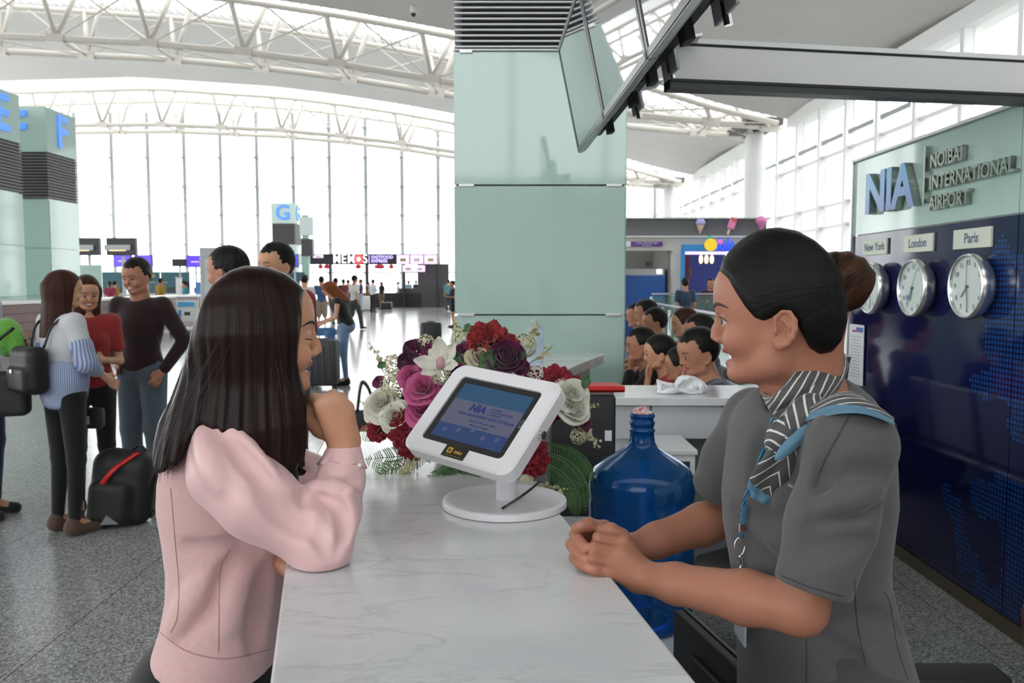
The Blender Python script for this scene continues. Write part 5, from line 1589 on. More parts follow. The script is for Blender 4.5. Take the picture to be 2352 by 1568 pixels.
    for path in ([(1850, 1425), (1853, 1500), (1853, 1566)], [(1962, 1330), (1968, 1420), (1980, 1490), (1998, 1566)], [(2032, 1360), (2045, 1390), (2060, 1480), (2085, 1560)],
                 [(1962, 935), (1925, 1000), (1893, 1060), (1868, 1120)], [(1795, 1322), (1868, 1350), (1938, 1370)]):
        pts = [hit(bv, *q, off=.0004) for q in smoothpts([(*q, 0) for q in path], 14)[:, :2]]
        P_(MB().tube(pts, .0009, 5).build('seam', M_SEAM, None, True))
    # small embroidered letters on the chest
    c0, c1 = hit(bv, 1800, 1108, .0015), hit(bv, 1832, 1124, .0015)
    xd = nrm(c1 - c0); nd = -nrm(ray(1810, 1116)); yd = nrm(np.cross(nd, xd))
    lo_ = lettering('embroidery', 'NASCO ST', .0065, mat('silver_thread', (.30, .30, .32), .5), None, plane_matrix((c0 + c1) / 2, xd, yd), .0004)
    P_(lo_)
    # trousers and shoes, out of the picture below the counter
    Q = Sculpt(); 
    Q.ell(pv + np.array([0, 0, -.06]), (.13, .165, .16), k=.02)
    for sg in (-1, 1):
        hip = pv + np.array([0, sg * .08, -.06])
        Q.chain([hip, np.array([hip[0], hip[1], .48]), np.array([hip[0] + .03, hip[1], .07])], [.095, .072, .062], .025)
    me, _ = Q.mesh('trousers', .009)
    P_(obj('trousers', me, fabric('grey_trousers', (.07, .07, .075))))
    for sg in (-1, 1):
        Q = Sculpt(); x, y = pv[0] + .02, pv[1] + sg * .08
        Q.cap((x, y, .045), (x - .13, y, .03), .042, .033, .02); Q.cut((0, 0, .004), (0, 0, -1), .002)
        P_(obj('shoe', Q.mesh('shoe', .008)[0], M_BLACK))
    # ---- hair
    def L(px, py):
        q = H.loc(onplane(px, py, H.O, H.s)[None])[0]; return (q[0], q[2])
    out = [(1652, 622), (1655, 596), (1672, 566), (1700, 538), (1741, 517), (1790, 520), (1830, 531), (1868, 553), (1900, 583), (1925, 625), (1938, 680), (1941, 735), (1930, 778), (1908, 806), (1880, 811), (1857, 793), (1838, 757), (1822, 722), (1800, 711), (1780, 724), (1757, 735), (1735, 728), (1712, 702), (1692, 672), (1673, 642)]
    poly = [L(*q) for q in out]
    G = Sculpt()
    H.hairpoly(G, poly, r=(.124, .0880, .113), c=(-.014, 0, .047), k=.014)
    bun = [L(1955, 641)]
    bc = H.w(bun[0][0], 0, bun[0][1])
    G.ell(bc + H.f * .012, np.array([.036, .043, .043]), H.R @ roty(.35), k=.010)
    G.cap(H.w(-.085, 0, .06), bc, .035, .032, .015)
    def groove(P):   # wound strands on the bun
        q = H.loc(P) - np.array([bun[0][0], 0, bun[0][1]])
        r = np.sqrt((q ** 2).sum(1)); w = np.clip(1 - np.abs(r - .04) / .022, 0, 1) * (q[:, 0] < .035)
        return .0016 * w * np.sin(95 * q[:, 2] * (1 + 2 * q[:, 1]) + 260 * q[:, 0] + 30 * q[:, 1])
    G.put(groove, bc - .08, bc + .08, 0, 'd')
    me, P = G.mesh('hair', .0026)
    q = H.loc(P); b2 = np.array([bun[0][0], bun[0][1]])
    an = np.arctan2(q[:, 2] - b2[1], q[:, 0] - b2[0] + .03); rr = np.hypot(q[:, 2] - b2[1], q[:, 0] - b2[0])
    inb = (rr < .055) & (q[:, 0] < b2[0] + .032)
    st = np.stack([np.where(inb, (q[:, 2] * 1.5 + q[:, 0] * 1.0), an * .10), np.where(inb, q[:, 1] * .12, q[:, 1] * .5), np.where(inb, 0, rr * .03)], 1)
    at_ = me.attributes.new('strand', 'FLOAT_VECTOR', 'POINT'); at_.data.foreach_set('vector', st.astype(np.float32).ravel())
    M_H1 = hairmat('black_hair', (.003, .0028, .0028), (.011, .0095, .009), 300, .45)
    me.materials.append(M_H1); 
    M_H1b = hairmat('brown_bun_hair', (.010, .005, .003), (.085, .032, .012), 300, .42)
    me.materials.append(M_H1b)
    fc = np.empty(len(me.polygons) * 3, np.float32); me.polygons.foreach_get('center', fc)
    fl = H.loc(fc.reshape(-1, 3))
    me.polygons.foreach_set('material_index', ((np.sqrt((fl[:, 0] - b2[0]) ** 2 + fl[:, 1] ** 2 + (fl[:, 2] - b2[1]) ** 2) < .052) & (fl[:, 0] < b2[0] + .020)).astype(np.int32))
    ho = bpy.data.objects.new('hair', me); COL.objects.link(ho); P_(ho)
    # loose hairs
    bb = MB()
    rng = np.random.default_rng(3)
    sg_ = 1 if H.s[1] < 0 else -1
    for (x0, y0, x1, y1, x2, y2) in ((1700, 684, 1712, 704, 1726, 716), (1690, 668, 1694, 684, 1706, 697), (1722, 712, 1730, 728, 1742, 738)):
        pl = [L(x0, y0), L(x1, y1), L(x2, y2)]
        bb.tube(smoothpts([H.w(p[0], sg_ * (.0705 - .9 * max(p[0] - .02, 0) ** 1.4), p[1]) for p in pl], 5), [.00022] * 11, 4)
    for k in range(7):
        a = rng.uniform(0, 6.28); r0 = .043
        c = bc + H.f * .01
        d = H.f * math.cos(a) + H.u * math.sin(a)
        d2 = H.f * math.cos(a + .5) + H.u * math.sin(a + .5)
        bb.tube(smoothpts([c + d * r0 * .9, c + nrm(d + d2) * r0 * 1.03 + H.s * rng.uniform(-.02, .02), c + d2 * r0 * .95], 4), [.0004] * 9, 4)
    o = bb.build('loose_hairs', mat('loose_hair', (.02, .012, .008), .5), None, True); o['kind'] = 'stuff'; P_(o)
    # ---- scarf
    DK, WH, BL = (.060, .058, .060), (.62, .62, .60), (.085, .20, .30)
    M_SC = stripes_mat('striped_scarf', DK, WH, BL, 11, 1.1, .20)
    M_SC2 = stripes_mat('striped_scarf_tail', DK, WH, BL, 5.0, .0, .13, chev=-.8, end=.76)
    M_SC3 = stripes_mat('striped_scarf_shoulder', DK, WH, BL, 3.2, -2.2, .16, edge_lo=.42)
    M_SC4 = stripes_mat('striped_scarf_knot', DK, WH, BL, 6, .9, .22)
    sc = bpy.data.objects.new('neck_scarf', None); 
    # ring round the neck, high at the nape and low at the throat
    ring = []
    fr_, bk_ = at(1776, 928, 1.258), at(1918, 806, 1.29)
    cR = (fr_ + bk_) / 2; e1 = (fr_ - bk_) / 2; e2 = np.array(H.s) * .069
    if e2[1] > 0: e2 = -e2
    th = np.linspace(0, 2 * PI, 41)
    V = np.zeros((41, 13, 3))
    for i, a in enumerate(th):
        c = cR + e1 * math.cos(a) + e2 * math.sin(a) + np.array([0, 0, -.014 * max(0, math.sin(a))])
        outw = nrm(e1 * math.cos(a) + e2 * math.sin(a)); up = nrm(np.cross(nrm(-e1 * math.sin(a) + e2 * math.cos(a)), outw))
        for j in range(13):
            b_ = 2 * PI * j / 12
            fold = 1 + .10 * math.sin(3 * b_ + 4 * a)
            wv = .021 + .008 * max(0, math.sin(a - .6))
            V[i, j] = c + outw * (.0095 * math.cos(b_) * fold) + up * (wv * math.sin(b_) * fold)
    sw = P_(sheet('scarf_wrap', V, M_SC, None, .0012))
    # knot with folds
    kn = Sculpt(); kc = at(1806, 968, 1.205)
    def knotV(c, rx, ry, rz_, ax_, ay_, az_, nm, m_):
        U = np.linspace(0.02, PI - .02, 17); W = np.linspace(0, 2 * PI, 21); VV = np.zeros((17, 21, 3))
        for i, u in enumerate(U):
            for j, w in enumerate(W):
                f_ = 1 + .08 * math.sin(5 * w + 2 * u)
                VV[i, j] = c + ax_ * (rx * math.cos(u)) + (ay_ * (ry * math.cos(w)) + az_ * (rz_ * math.sin(w))) * math.sin(u) * f_
        return P_(sheet(nm, VV, m_, None, .001))
    X_, Z_ = np.array([1., 0, 0]), np.array([0, 0, 1.]); Y_ = np.array([0, 1., 0])
    dk = nrm(at(1855, 930, 1.2) - at(1800, 985, 1.2)); pk = nrm(np.cross(dk, Y_))
    K1 = hit(bv, 1846, 952, .012); K2 = hit(bv, 1800, 1000, .014); K3 = hit(bv, 1822, 1015, .018)
    knotV(K1, .036, .024, .018, dk, pk, Y_, 'scarf_knot', M_SC4)
    knotV(K2, .032, .026, .016, nrm(at(1830, 985, 1.19) - at(1770, 1030, 1.19)), nrm(at(1815, 1040, 1.19) - at(1790, 975, 1.19)), Y_, 'scarf_loop', M_SC4)
    knotV(K3, .036, .009, .006, nrm(at(1850, 985, 1.19) - at(1790, 1045, 1.19)), nrm(at(1835, 1030, 1.19) - at(1815, 1005, 1.19)), Y_, 'scarf_blue_fold', mat('scarf_blue', BL, .6, sheen=.2))
    # front tail lying on the chest
    tp = [(1822, 1005), (1805, 1050), (1780, 1095), (1758, 1130), (1744, 1152)]
    pts = [hit(bv, *q, off=.012) for q in tp]
    P_(sheet('scarf_tail', ribbon(pts, [.040, .058, .066, .058, .030], nrm(at(1820, 1120, 1.2) - at(1740, 1085, 1.2)), 24, 11, .0022, 2, .003), M_SC2, None, .0012))
    # tail thrown over the shoulder
    tp = [(1862, 938), (1915, 928), (1965, 930), (2010, 945), (2048, 968)]
    pts = [hit(bv, *q, off=.019, default=1.17) for q in tp]; pts[0] = K1 - np.array([0, .004, 0])
    P_(sheet('scarf_shoulder_tail', ribbon(pts, [.026, .046, .046, .036, .018], nrm(at(1900, 880, 1.25) - at(1920, 950, 1.18)), 24, 11, .003, 1.6, .004), M_SC3, None, .0012))
    # point of the scarf at the nape
    tp = [at(1925, 868, 1.30), at(1938, 838, 1.30), at(1954, 820, 1.30)]
    P_(sheet('scarf_point', ribbon(tp, [.030, .020, .002], X_, 10, 7, .004, 1), mat('scarf_dark_green', (.03, .05, .05), .6), None, .0015))
    # ---- lanyard with clip and badge
    tp = [(1782, 962), (1768, 1010), (1745, 1075), (1728, 1120), (1712, 1162)]
    pts = [hit(bv, *q, off=.005) for q in tp]
    ML = stripes_mat('lanyard_band', (.02, .03, .14), (.03, .28, .38), (.3, .3, .3), 5, .6, .45)
    P_(sheet('lanyard', ribbon(pts, [.014] * 5, nrm(at(1740, 1100, 1.2) - at(1710, 1085, 1.2)), 24, 5), ML, None, .0012))
    e = pts[-1]
    g = np.array([0, 0, -1.]) + np.array([-.12, 0, 0]); g = nrm(g)
    P_(sheet('lanyard_loop', ribbon([e, e + g * .025, e + g * .05], [.010, .008, .008], X_, 10, 5), ML, None, .002))
    P_(MB().box(e + g * .034, (.011, .006, .014), bev=.001).build('crimp', M_CHROME))
    ringp = e + g * .064
    P_(MB().tube([ringp + np.array([.008 * math.cos(a), 0, .014 * math.sin(a)]) for a in np.linspace(0, 2 * PI, 17)], .0011, 6).build('split_ring', M_CHROME, None, True))
    P_(MB().tube(smoothpts([ringp + np.array([0, 0, -.014]), ringp + np.array([.004, 0, -.03]), ringp + np.array([-.006, 0, -.045]), ringp + np.array([.004, 0, -.056]), ringp + np.array([.006, 0, -.044])], 5), .0022, 6).build('snap_hook', M_CHROME, None, True))
    P_(MB().box(ringp + np.array([.004, .002, -.105]), (.004, .058, .09), bev=.0015).build('badge', mat('badge_sleeve', (.35, .38, .45), .15)))
    return T
def hit0(px, py, Y): return at(px, py, Y)
STAFF = make_staff()

# ------------------------------------------------------------------ the woman in pink
SKIN2 = (.62, .315, .195)
def make_pink():
    O = at(594, 797, 1.50)
    view = nrm([O[0], O[1], 0]); f0 = np.array([view[1], -view[0], 0.0]); Z = np.array([0, 0, 1.0])
    f = f0 * math.cos(.085) + Z * math.sin(.085)
    H = Head(O, f, Z, 1.05)
    base = at(490, 1560, 1.56)
    T = thing('person', 'woman with long dark hair in pale pink blouse resting her elbow on the counter', 'person', (base[0], base[1], 0))
    def P_(o): o.parent = T; o.matrix_parent_inverse = Matrix.Translation(-T.location); return o
    S = Sculpt(); H.build(S, ears=False, cr=.92)
    nB = at(545, 985, 1.545)
    S.cap(H.w(-.012, 0, -.035), nB, .052, .058, .022)
    ch = at(520, 1120, 1.56); pv = at(485, 1570, 1.58)
    S.cap(nB, ch, .055, .07, .03); S.cap(ch, pv, .07, .08, .03)
    RS, RE, RW = at(486, 1052, 1.40), at(740, 1262, 1.385), at(791, 1020, 1.50)
    LS, LE, LW = at(600, 1030, 1.70), at(715, 1100, 1.745), at(652, 1285, 1.545)
    for A, B_, C in ((RS, RE, RW), (LS, LE, LW)):
        S.cap(ch + (A - ch) * .4, A, .035, .026, .02)
        S.chain([A, B_], [.026, .026], .012); S.chain([B_, B_ + (C - B_) * .5, B_ + (C - B_) * .8, C], [.024, .022, .022, .0245], .012)
    for sg in (-1, 1):
        hip = pv + np.array([0, sg * .085, -.05])
        S.chain([hip, np.array([hip[0] + .02, hip[1], .47]), np.array([hip[0] - .04, hip[1], .09])], [.08, .05, .037], .02)
    # right hand: loose fist, back of the hand toward the camera
    M_ = [at(738, 930, 1.468), at(757, 921, 1.470), at(779, 922, 1.477), at(798, 937, 1.488)]
    for m_, r_ in zip(M_, (.0135, .0135, .013, .0125)): S.cap(RW + (m_ - RW) * .10, m_, .0225, r_, .016)
    S.cap(at(772, 985, 1.487), at(752, 945, 1.478), .020, .017, .014)
    fr = .0098
    S.chain([M_[0], at(724, 917, 1.500), at(711, 946, 1.512), at(724, 968, 1.506)], [.0122, .0112, .0098, .0092], .004)
    S.chain([M_[1], at(745, 917, 1.505), at(728, 945, 1.525), at(738, 970, 1.518)], [.0115, .0110, .0098, .0090], .003)
    S.chain([M_[2], at(764, 908, 1.508), at(748, 940, 1.532), at(755, 965, 1.525)], [.0120, .0112, .0098, .0088], .003)
    S.chain([M_[3], at(782, 913, 1.512), at(768, 942, 1.534), at(772, 962, 1.53)], [.0115, .0102, .0090, .0080], .003)
    S.chain([at(770, 1000, 1.515), at(735, 985, 1.507), at(715, 968, 1.502), at(705, 948, 1.500)], [.018, .0145, .0118, .0098], .010)
    # left hand holding the counter edge
    LM = [at(640 + 5 * k, 1288 + 4 * k, 1.52 - .016 * k) for k in range(4)]
    for k, m_ in enumerate(LM):
        S.cap(LW, m_, .019, .0105, .012)
        S.chain([m_, m_ + np.array([.012, -.008, -.016]), m_ + np.array([.022, -.008, -.026])], [.0095, .0085, .0078], .003)
    me, P = S.mesh('body', .0026)
    C = H.tint(P, SKIN2, lip=(.46, .13, .13), shut=True, lines=False)
    def spot(c, r, col, a=1.0):
        w = np.clip(1.6 - np.linalg.norm(P - c, axis=1) / r, 0, 1)[:, None] * a
        C[:] = C * (1 - w) + np.asarray(col) * w
    for m_ in M_: spot(m_ + np.array([0, -.01, .006]), .010, (.62, .36, .27), .4)
    paint(me, 'tint', C); P_(obj('body', me, M_SKIN)); face_lines(S, H, P_, True)
    # ---- knit bodice
    rows = [(948, 500, 590, .045, 1.56), (966, 448, 615, .095, 1.56), (1000, 404, 640, .135, 1.555), (1050, 383, 655, .150, 1.555), (1100, 374, 660, .150, 1.555), (1160, 371, 660, .146, 1.555), (1230, 382, 655, .138, 1.555),
            (1300, 391, 648, .134, 1.555), (1360, 391, 640, .138, 1.555), (1420, 382, 634, .150, 1.555), (1475, 366, 628, .164, 1.555), (1530, 360, 625, .172, 1.555), (1570, 358, 622, .174, 1.555)]
    B = Sculpt(); B.loft(*torso_rows(rows, 1.54), n=2.15)
    B.cap(at(545, 980, 1.55), at(560, 900, 1.55), .055, .075, .01, 's')
    # creases from under the arm toward the waist
    B.fold([(590, 1262), (545, 1300), (500, 1360), (430, 1440)], [.005, .010, .008, .002], .03)
    B.fold([(570, 1240), (540, 1252), (480, 1262), (430, 1255)], [.003, .006, .004, .002], .024)
    B.fold([(560, 1290), (535, 1360), (525, 1440)], [.006, .012, .004], .03, True)
    B.fold([(610, 1320), (600, 1400), (590, 1480)], [.003, .009, .003], .04)
    B.fold([(470, 1330), (430, 1400), (400, 1445)], [.004, .010, .004], .03, True)
    h0, h1 = at(362, 1478, 1.54), at(622, 1530, 1.54)
    B.cut((h0 + h1) / 2, np.cross(np.array([0, 1.0, 0]), h1 - h0) * (1 if np.cross(np.array([0, 1.0, 0]), h1 - h0)[2] < 0 else -1), .004)
    me, P = B.mesh('knit_bodice', .0042)
    PK = (.70, .45, .44)
    M_KNIT = fabric('pale_pink_knit', PK, 700, .9, .45, .0012, (.62, .39, .38), .35)
    P_(obj('knit_bodice', me, M_KNIT)); bv = bvh_of(me)
    M_PS = mat('pink_seam', (.42, .24, .235), .9)
    for path in ([(527, 1262), (508, 1300), (504, 1360), (503, 1430), (502, 1498)], [(392, 1120), (402, 1240), (411, 1350), (406, 1420), (392, 1452)], [(368, 1452), (430, 1495), (520, 1512), (618, 1492)]):
        pts = [hit(bv, *q, off=.0004, default=1.5) for q in smoothpts([(*q, 0) for q in path], 12)[:, :2]]
        P_(MB().tube(pts, .0009, 5).build('seam', M_PS, None, True))
    # ---- satin sleeves
    M_SATIN = mat('pale_pink_satin', (.80, .515, .515), .34, noise=(9, .25, (.74, .47, .47)), bump=(60, .10, .003), sheen=.25, spec=.45)
    def sleeve(nm, A, E, W, ra, folds=None, h=.0034):
        Q = Sculpt()
        Q.chain(A, ra[0], .03)
        Q.chain(E, ra[1], .022)
        if folds: folds(Q)
        me, _ = Q.mesh(nm, h)
        return P_(obj(nm, me, M_SATIN))
    def fo(Q):
        Q.cap(at(752, 1272, 1.385), at(766, 1296, 1.387), .040, .018, .02)
        # crook of the elbow and the long wrinkles round it
        Q.fold([(688, 1140), (718, 1152), (742, 1185)], [.006, .013, .005], .016)
        Q.fold([(705, 1130), (740, 1122), (782, 1138), (806, 1190), (800, 1240)], [.008, .014, .013, .009, .004], .014, True)
        Q.fold([(722, 1150), (748, 1146), (780, 1166), (790, 1225), (770, 1285)], [.004, .008, .008, .006, .003], .014)
        Q.fold([(712, 1150), (722, 1190), (712, 1235)], [.006, .011, .005], .018, True)
        Q.fold([(735, 1185), (736, 1230), (752, 1278)], [.004, .008, .003], .018)
        Q.fold([(736, 1095), (770, 1108), (820, 1105)], [.004, .008, .004], .016)
        Q.fold([(735, 1110), (775, 1122), (815, 1130)], [.004, .009, .004], .014, True)
        Q.fold([(600, 1110), (655, 1175), (705, 1215)], [.003, .010, .004], .034)
        Q.fold([(525, 975), (570, 1030), (625, 1090)], [.004, .009, .004], .020, True)
        Q.fold([(535, 1020), (570, 1060), (615, 1105)], [.003, .008, .004], .022)
        Q.fold([(480, 1190), (550, 1222), (640, 1262)], [.003, .007, .003], .024)
        Q.fold([(462, 990), (478, 1050), (505, 1120)], [.004, .009, .004], .025, True)
        # flatten where the elbow rests on the marble
        Q.cut((0, 0, CZP + .002), (0, 0, -1), .004)
    sleeve('sleeve', [at(506, 1020, 1.425), at(522, 1085, 1.40), at(592, 1148, 1.385), at(736, 1252, 1.385)], [at(738, 1254, 1.385), at(765, 1172, 1.430), at(783, 1100, 1.475), at(788, 1062, 1.492)], None,
           ([.053, .060, .062, .050], [.050, .046, .040, .036]), fo)
    sleeve('sleeve', [at(596, 1020, 1.66), at(610, 1050, 1.69), LE], [LE, LE + (LW - LE) * .5, LW + (LE - LW) * .12], None, ([.062, .058, .048], [.048, .044, .036]),
           lambda Q: Q.chain([at(690, 1085, 1.70), at(715, 1070, 1.69), at(735, 1085, 1.70)], [.004, .007, .004], .014, 's'))
    # turned cuff with a frill and a pearl button
    c0, c1 = at(786, 1072, 1.487), at(792, 1020, 1.502)
    axd = nrm(c1 - c0); e1 = nrm(np.cross(axd, np.array([0, 1.0, 0]))); e2 = np.cross(axd, e1)
    nr, na = 9, 49
    V = np.zeros((nr, na, 3))
    for i in range(nr):
        t = i / (nr - 1)
        for j in range(na):
            a = 2 * PI * j / (na - 1)
            r = .0275 + .0150 * (1 - t) + (.0030 * math.sin(9 * a + 1) + .0016 * math.sin(17 * a)) * max(0, 1 - t * 2.6)
            V[i, j] = c0 + (c1 - c0) * (t + .05 * math.sin(6 * a) * max(0, 1 - t * 3)) + (e1 * math.cos(a) + e2 * math.sin(a)) * r
    P_(sheet('cuff', V, M_SATIN, None, .0022))
    Q = Sculpt(); pb = at(826, 1068, 1.462); Q.ell(pb, (.0042, .0042, .0042)); P_(obj('pearl_button', Q.mesh('pearl_button', .0012)[0], mat('pearl', (.85, .83, .80), .15, coat=.6)))
    # black neck ribbon
    bp = [(676, 1030), (664, 1062), (670, 1100), (676, 1135)]
    P_(sheet('neck_ribbon', ribbon([at(*q, 1.47) for q in bp], [.022, .030, .024, .016], np.array([1.0, .3, 0]), 18, 7, .006, 1.5), mat('black_ribbon', (.012, .012, .013), .45, sheen=.2), None, .0015))
    P_(sheet('neck_ribbon', ribbon([at(*q, 1.50) for q in ((655, 1055), (682, 1046), (692, 1075), (668, 1080))], [.018, .030, .026, .012], np.array([0, .4, 1.0]), 18, 7, .005, 1.5), bpy.data.materials['black_ribbon'], None, .0015))
    # ---- trousers, shoes
    Q = Sculpt()
    Q.ell(at(478, 1600, 1.575), (.150, .178, .15), k=.02)
    for sg in (-1, 1):
        hip = pv + np.array([-.01, sg * .085, -.10])
        Q.chain([hip, np.array([hip[0] + .02, hip[1], .47]), np.array([hip[0] - .04, hip[1], .08])], [.105, .068, .052], .03)
    P_(obj('trousers', Q.mesh('trousers', .008)[0], fabric('black_trousers', (.012, .012, .014))))
    for sg in (-1, 1):
        Q = Sculpt(); x, y = pv[0] - .05, pv[1] + sg * .085
        Q.cap((x - .03, y, .045), (x + .15, y, .03), .042, .034, .02); Q.cut((0, 0, .004), (0, 0, -1), .002)
        P_(obj('shoe', Q.mesh('shoe', .008)[0], M_BLACK))
    # ---- long hair
    def L(px, py):
        q = H.loc(onplane(px, py, H.O, H.s)[None])[0]; return (q[0], q[2])
    out = [(702, 666), (695, 680), (691, 717), (685, 757), (680, 803), (679, 822), (684, 850), (690, 872), (697, 895), (699, 930),
           (698, 980), (697, 1005), (690, 1038), (668, 1062), (640, 1076), (602, 1058), (560, 1010), (515, 975), (465, 962), (440, 1010), (418, 1050), (396, 1056), (374, 1074), (357, 1056), (355, 1020), (364, 965), (393, 915),
           (424, 837), (437, 790), (451, 735), (468, 690), (492, 652), (528, 622), (562, 610), (610, 611), (655, 626), (685, 648)]
    poly = [L(*q) for q in out]
    def extra(q):
        v = np.clip(q[:, 2], -.30, .02); t = (.06 - v) / .36
        fc = .0 - .055 * t; a = .105 + .07 * np.clip((.02 - v) / .2, 0, 1) ** .8; b_ = .070 + .036 * np.clip((.02 - v) / .15, 0, 1) ** .8
        d = (np.sqrt(((q[:, 0] - fc) / a) ** 2 + (q[:, 1] / b_) ** 2) - 1) * b_ * .8
        dv = np.abs(q[:, 2] - v)
        return np.where(dv > 0, np.sqrt(np.maximum(d, 0) ** 2 + dv * dv), d)
    G = Sculpt()
    H.hairpoly(G, poly, r=(.118, .0875, .104), c=(-.012, 0, .045), k=.010, extra=extra)
    def strandcoord(q):
        t = np.clip((.06 - q[:, 2]) / .36, 0, 1)
        return np.arctan2(q[:, 0] + .055 * t + .0, np.abs(q[:, 1]) + .025) + .05 * np.sin(q[:, 2] * 9)
    def groove(P):
        q = H.loc(P); th = strandcoord(q); dn = np.clip((.10 - q[:, 2]) / .12, 0, 1)
        return dn * (.0013 * np.sin(38 * th + 6 * q[:, 2]) + .0007 * np.sin(61 * th - 9 * q[:, 2] + 1.3))
    G.put(groove, H.O - .6, H.O + .6, 0, 'd')
    me, P = G.mesh('hair', .0030)
    q = H.loc(P); th = strandcoord(q)
    # above the crown strands run from the parting line outward
    st = np.stack([th * .16, q[:, 2] * .015, q[:, 1] * .01], 1)
    a_ = me.attributes.new('strand', 'FLOAT_VECTOR', 'POINT'); a_.data.foreach_set('vector', st.astype(np.float32).ravel())
    M_H2 = hairmat('dark_brown_hair', (.0045, .0032, .0030), (.030, .011, .009), 260, .30)
    P_(obj('hair', me, M_H2))
    # strands that fray the outline and lie over the surface
    bb = MB(); rng = np.random.default_rng(5)
    ends_back = [(357 + 60 * t, 1076 - 22 * t + rng.uniform(-12, 16)) for t in rng.uniform(-.05, 1, 60)]
    ends_front = [(604 + 92 * t, 1062 - 10 * abs(t - .4) + rng.uniform(-12, 18)) for t in rng.uniform(0, 1, 50)]
    for (ex, ey) in ends_back + ends_front:
        back = ex < 480
        sd = -rng.uniform(.02, .105)
        if back: m1 = (470 + (ex - 360) * .9 + rng.uniform(-20, 30), 800); m0 = (545 + rng.uniform(-10, 30), 690); m2 = (ex + 28 + rng.uniform(-6, 8), 965)
        else: m1 = (600 + (ex - 600) * .7 + rng.uniform(-6, 6), 850); m0 = (610 + rng.uniform(-10, 20), 720); m2 = (ex + rng.uniform(-6, 4), 990)
        pts = []
        for (k, (x, y)) in enumerate((m0, m1, m2, (ex, ey))):
            l_ = L(x, y); pts.append(H.w(l_[0], sd * (.55, .92, 1.0, .97)[k], l_[1]))
        pp = smoothpts(pts, 6)
        bb.tube(pp, np.linspace(.0005, .0003, len(pp)), 4)
    # fine hairs across the cheek
    for (x0, y0, x1, y1, x2, y2) in ((664, 800, 662, 860, 670, 905), (668, 810, 668, 870, 680, 912), (660, 800, 656, 850, 662, 900), (676, 830, 682, 865, 700, 892), (652, 812, 648, 860, 652, 912), (672, 820, 676, 860, 690, 890)):
        pp = smoothpts([H.w(*(lambda l_: (l_[0], -(.073 - 4.2 * max(l_[0] - .035, 0) ** 1.5), l_[1]))(L(*p_))) for p_ in ((x0, y0), (x1, y1), (x2, y2))], 6)
        bb.tube(pp, np.linspace(.0009, .0003, len(pp)), 4)
    for k in range(5):
        x = 500 + 36 * k + rng.uniform(-8, 8)
        l0 = L(x, 640 + abs(x - 580) * .25); l1 = L(x + rng.uniform(10, 40), 604 + abs(x - 570) ** 2 * .0011); l2 = L(x + rng.uniform(50, 80), 630 + abs(x - 560) * .2)
        pp = smoothpts([H.w(l0[0], -.03, l0[1]), H.w(l1[0], 0, l1[1]), H.w(l2[0], -.02, l2[1])], 5)
        bb.tube(pp, [.00018] * len(pp), 4)
    o = bb.build('loose_strands', mat('loose_brown_hair', (.018, .009, .007), .35), None, True); o['kind'] = 'stuff'; P_(o)
    return T
CZP = 1.04
PINK = make_pink()
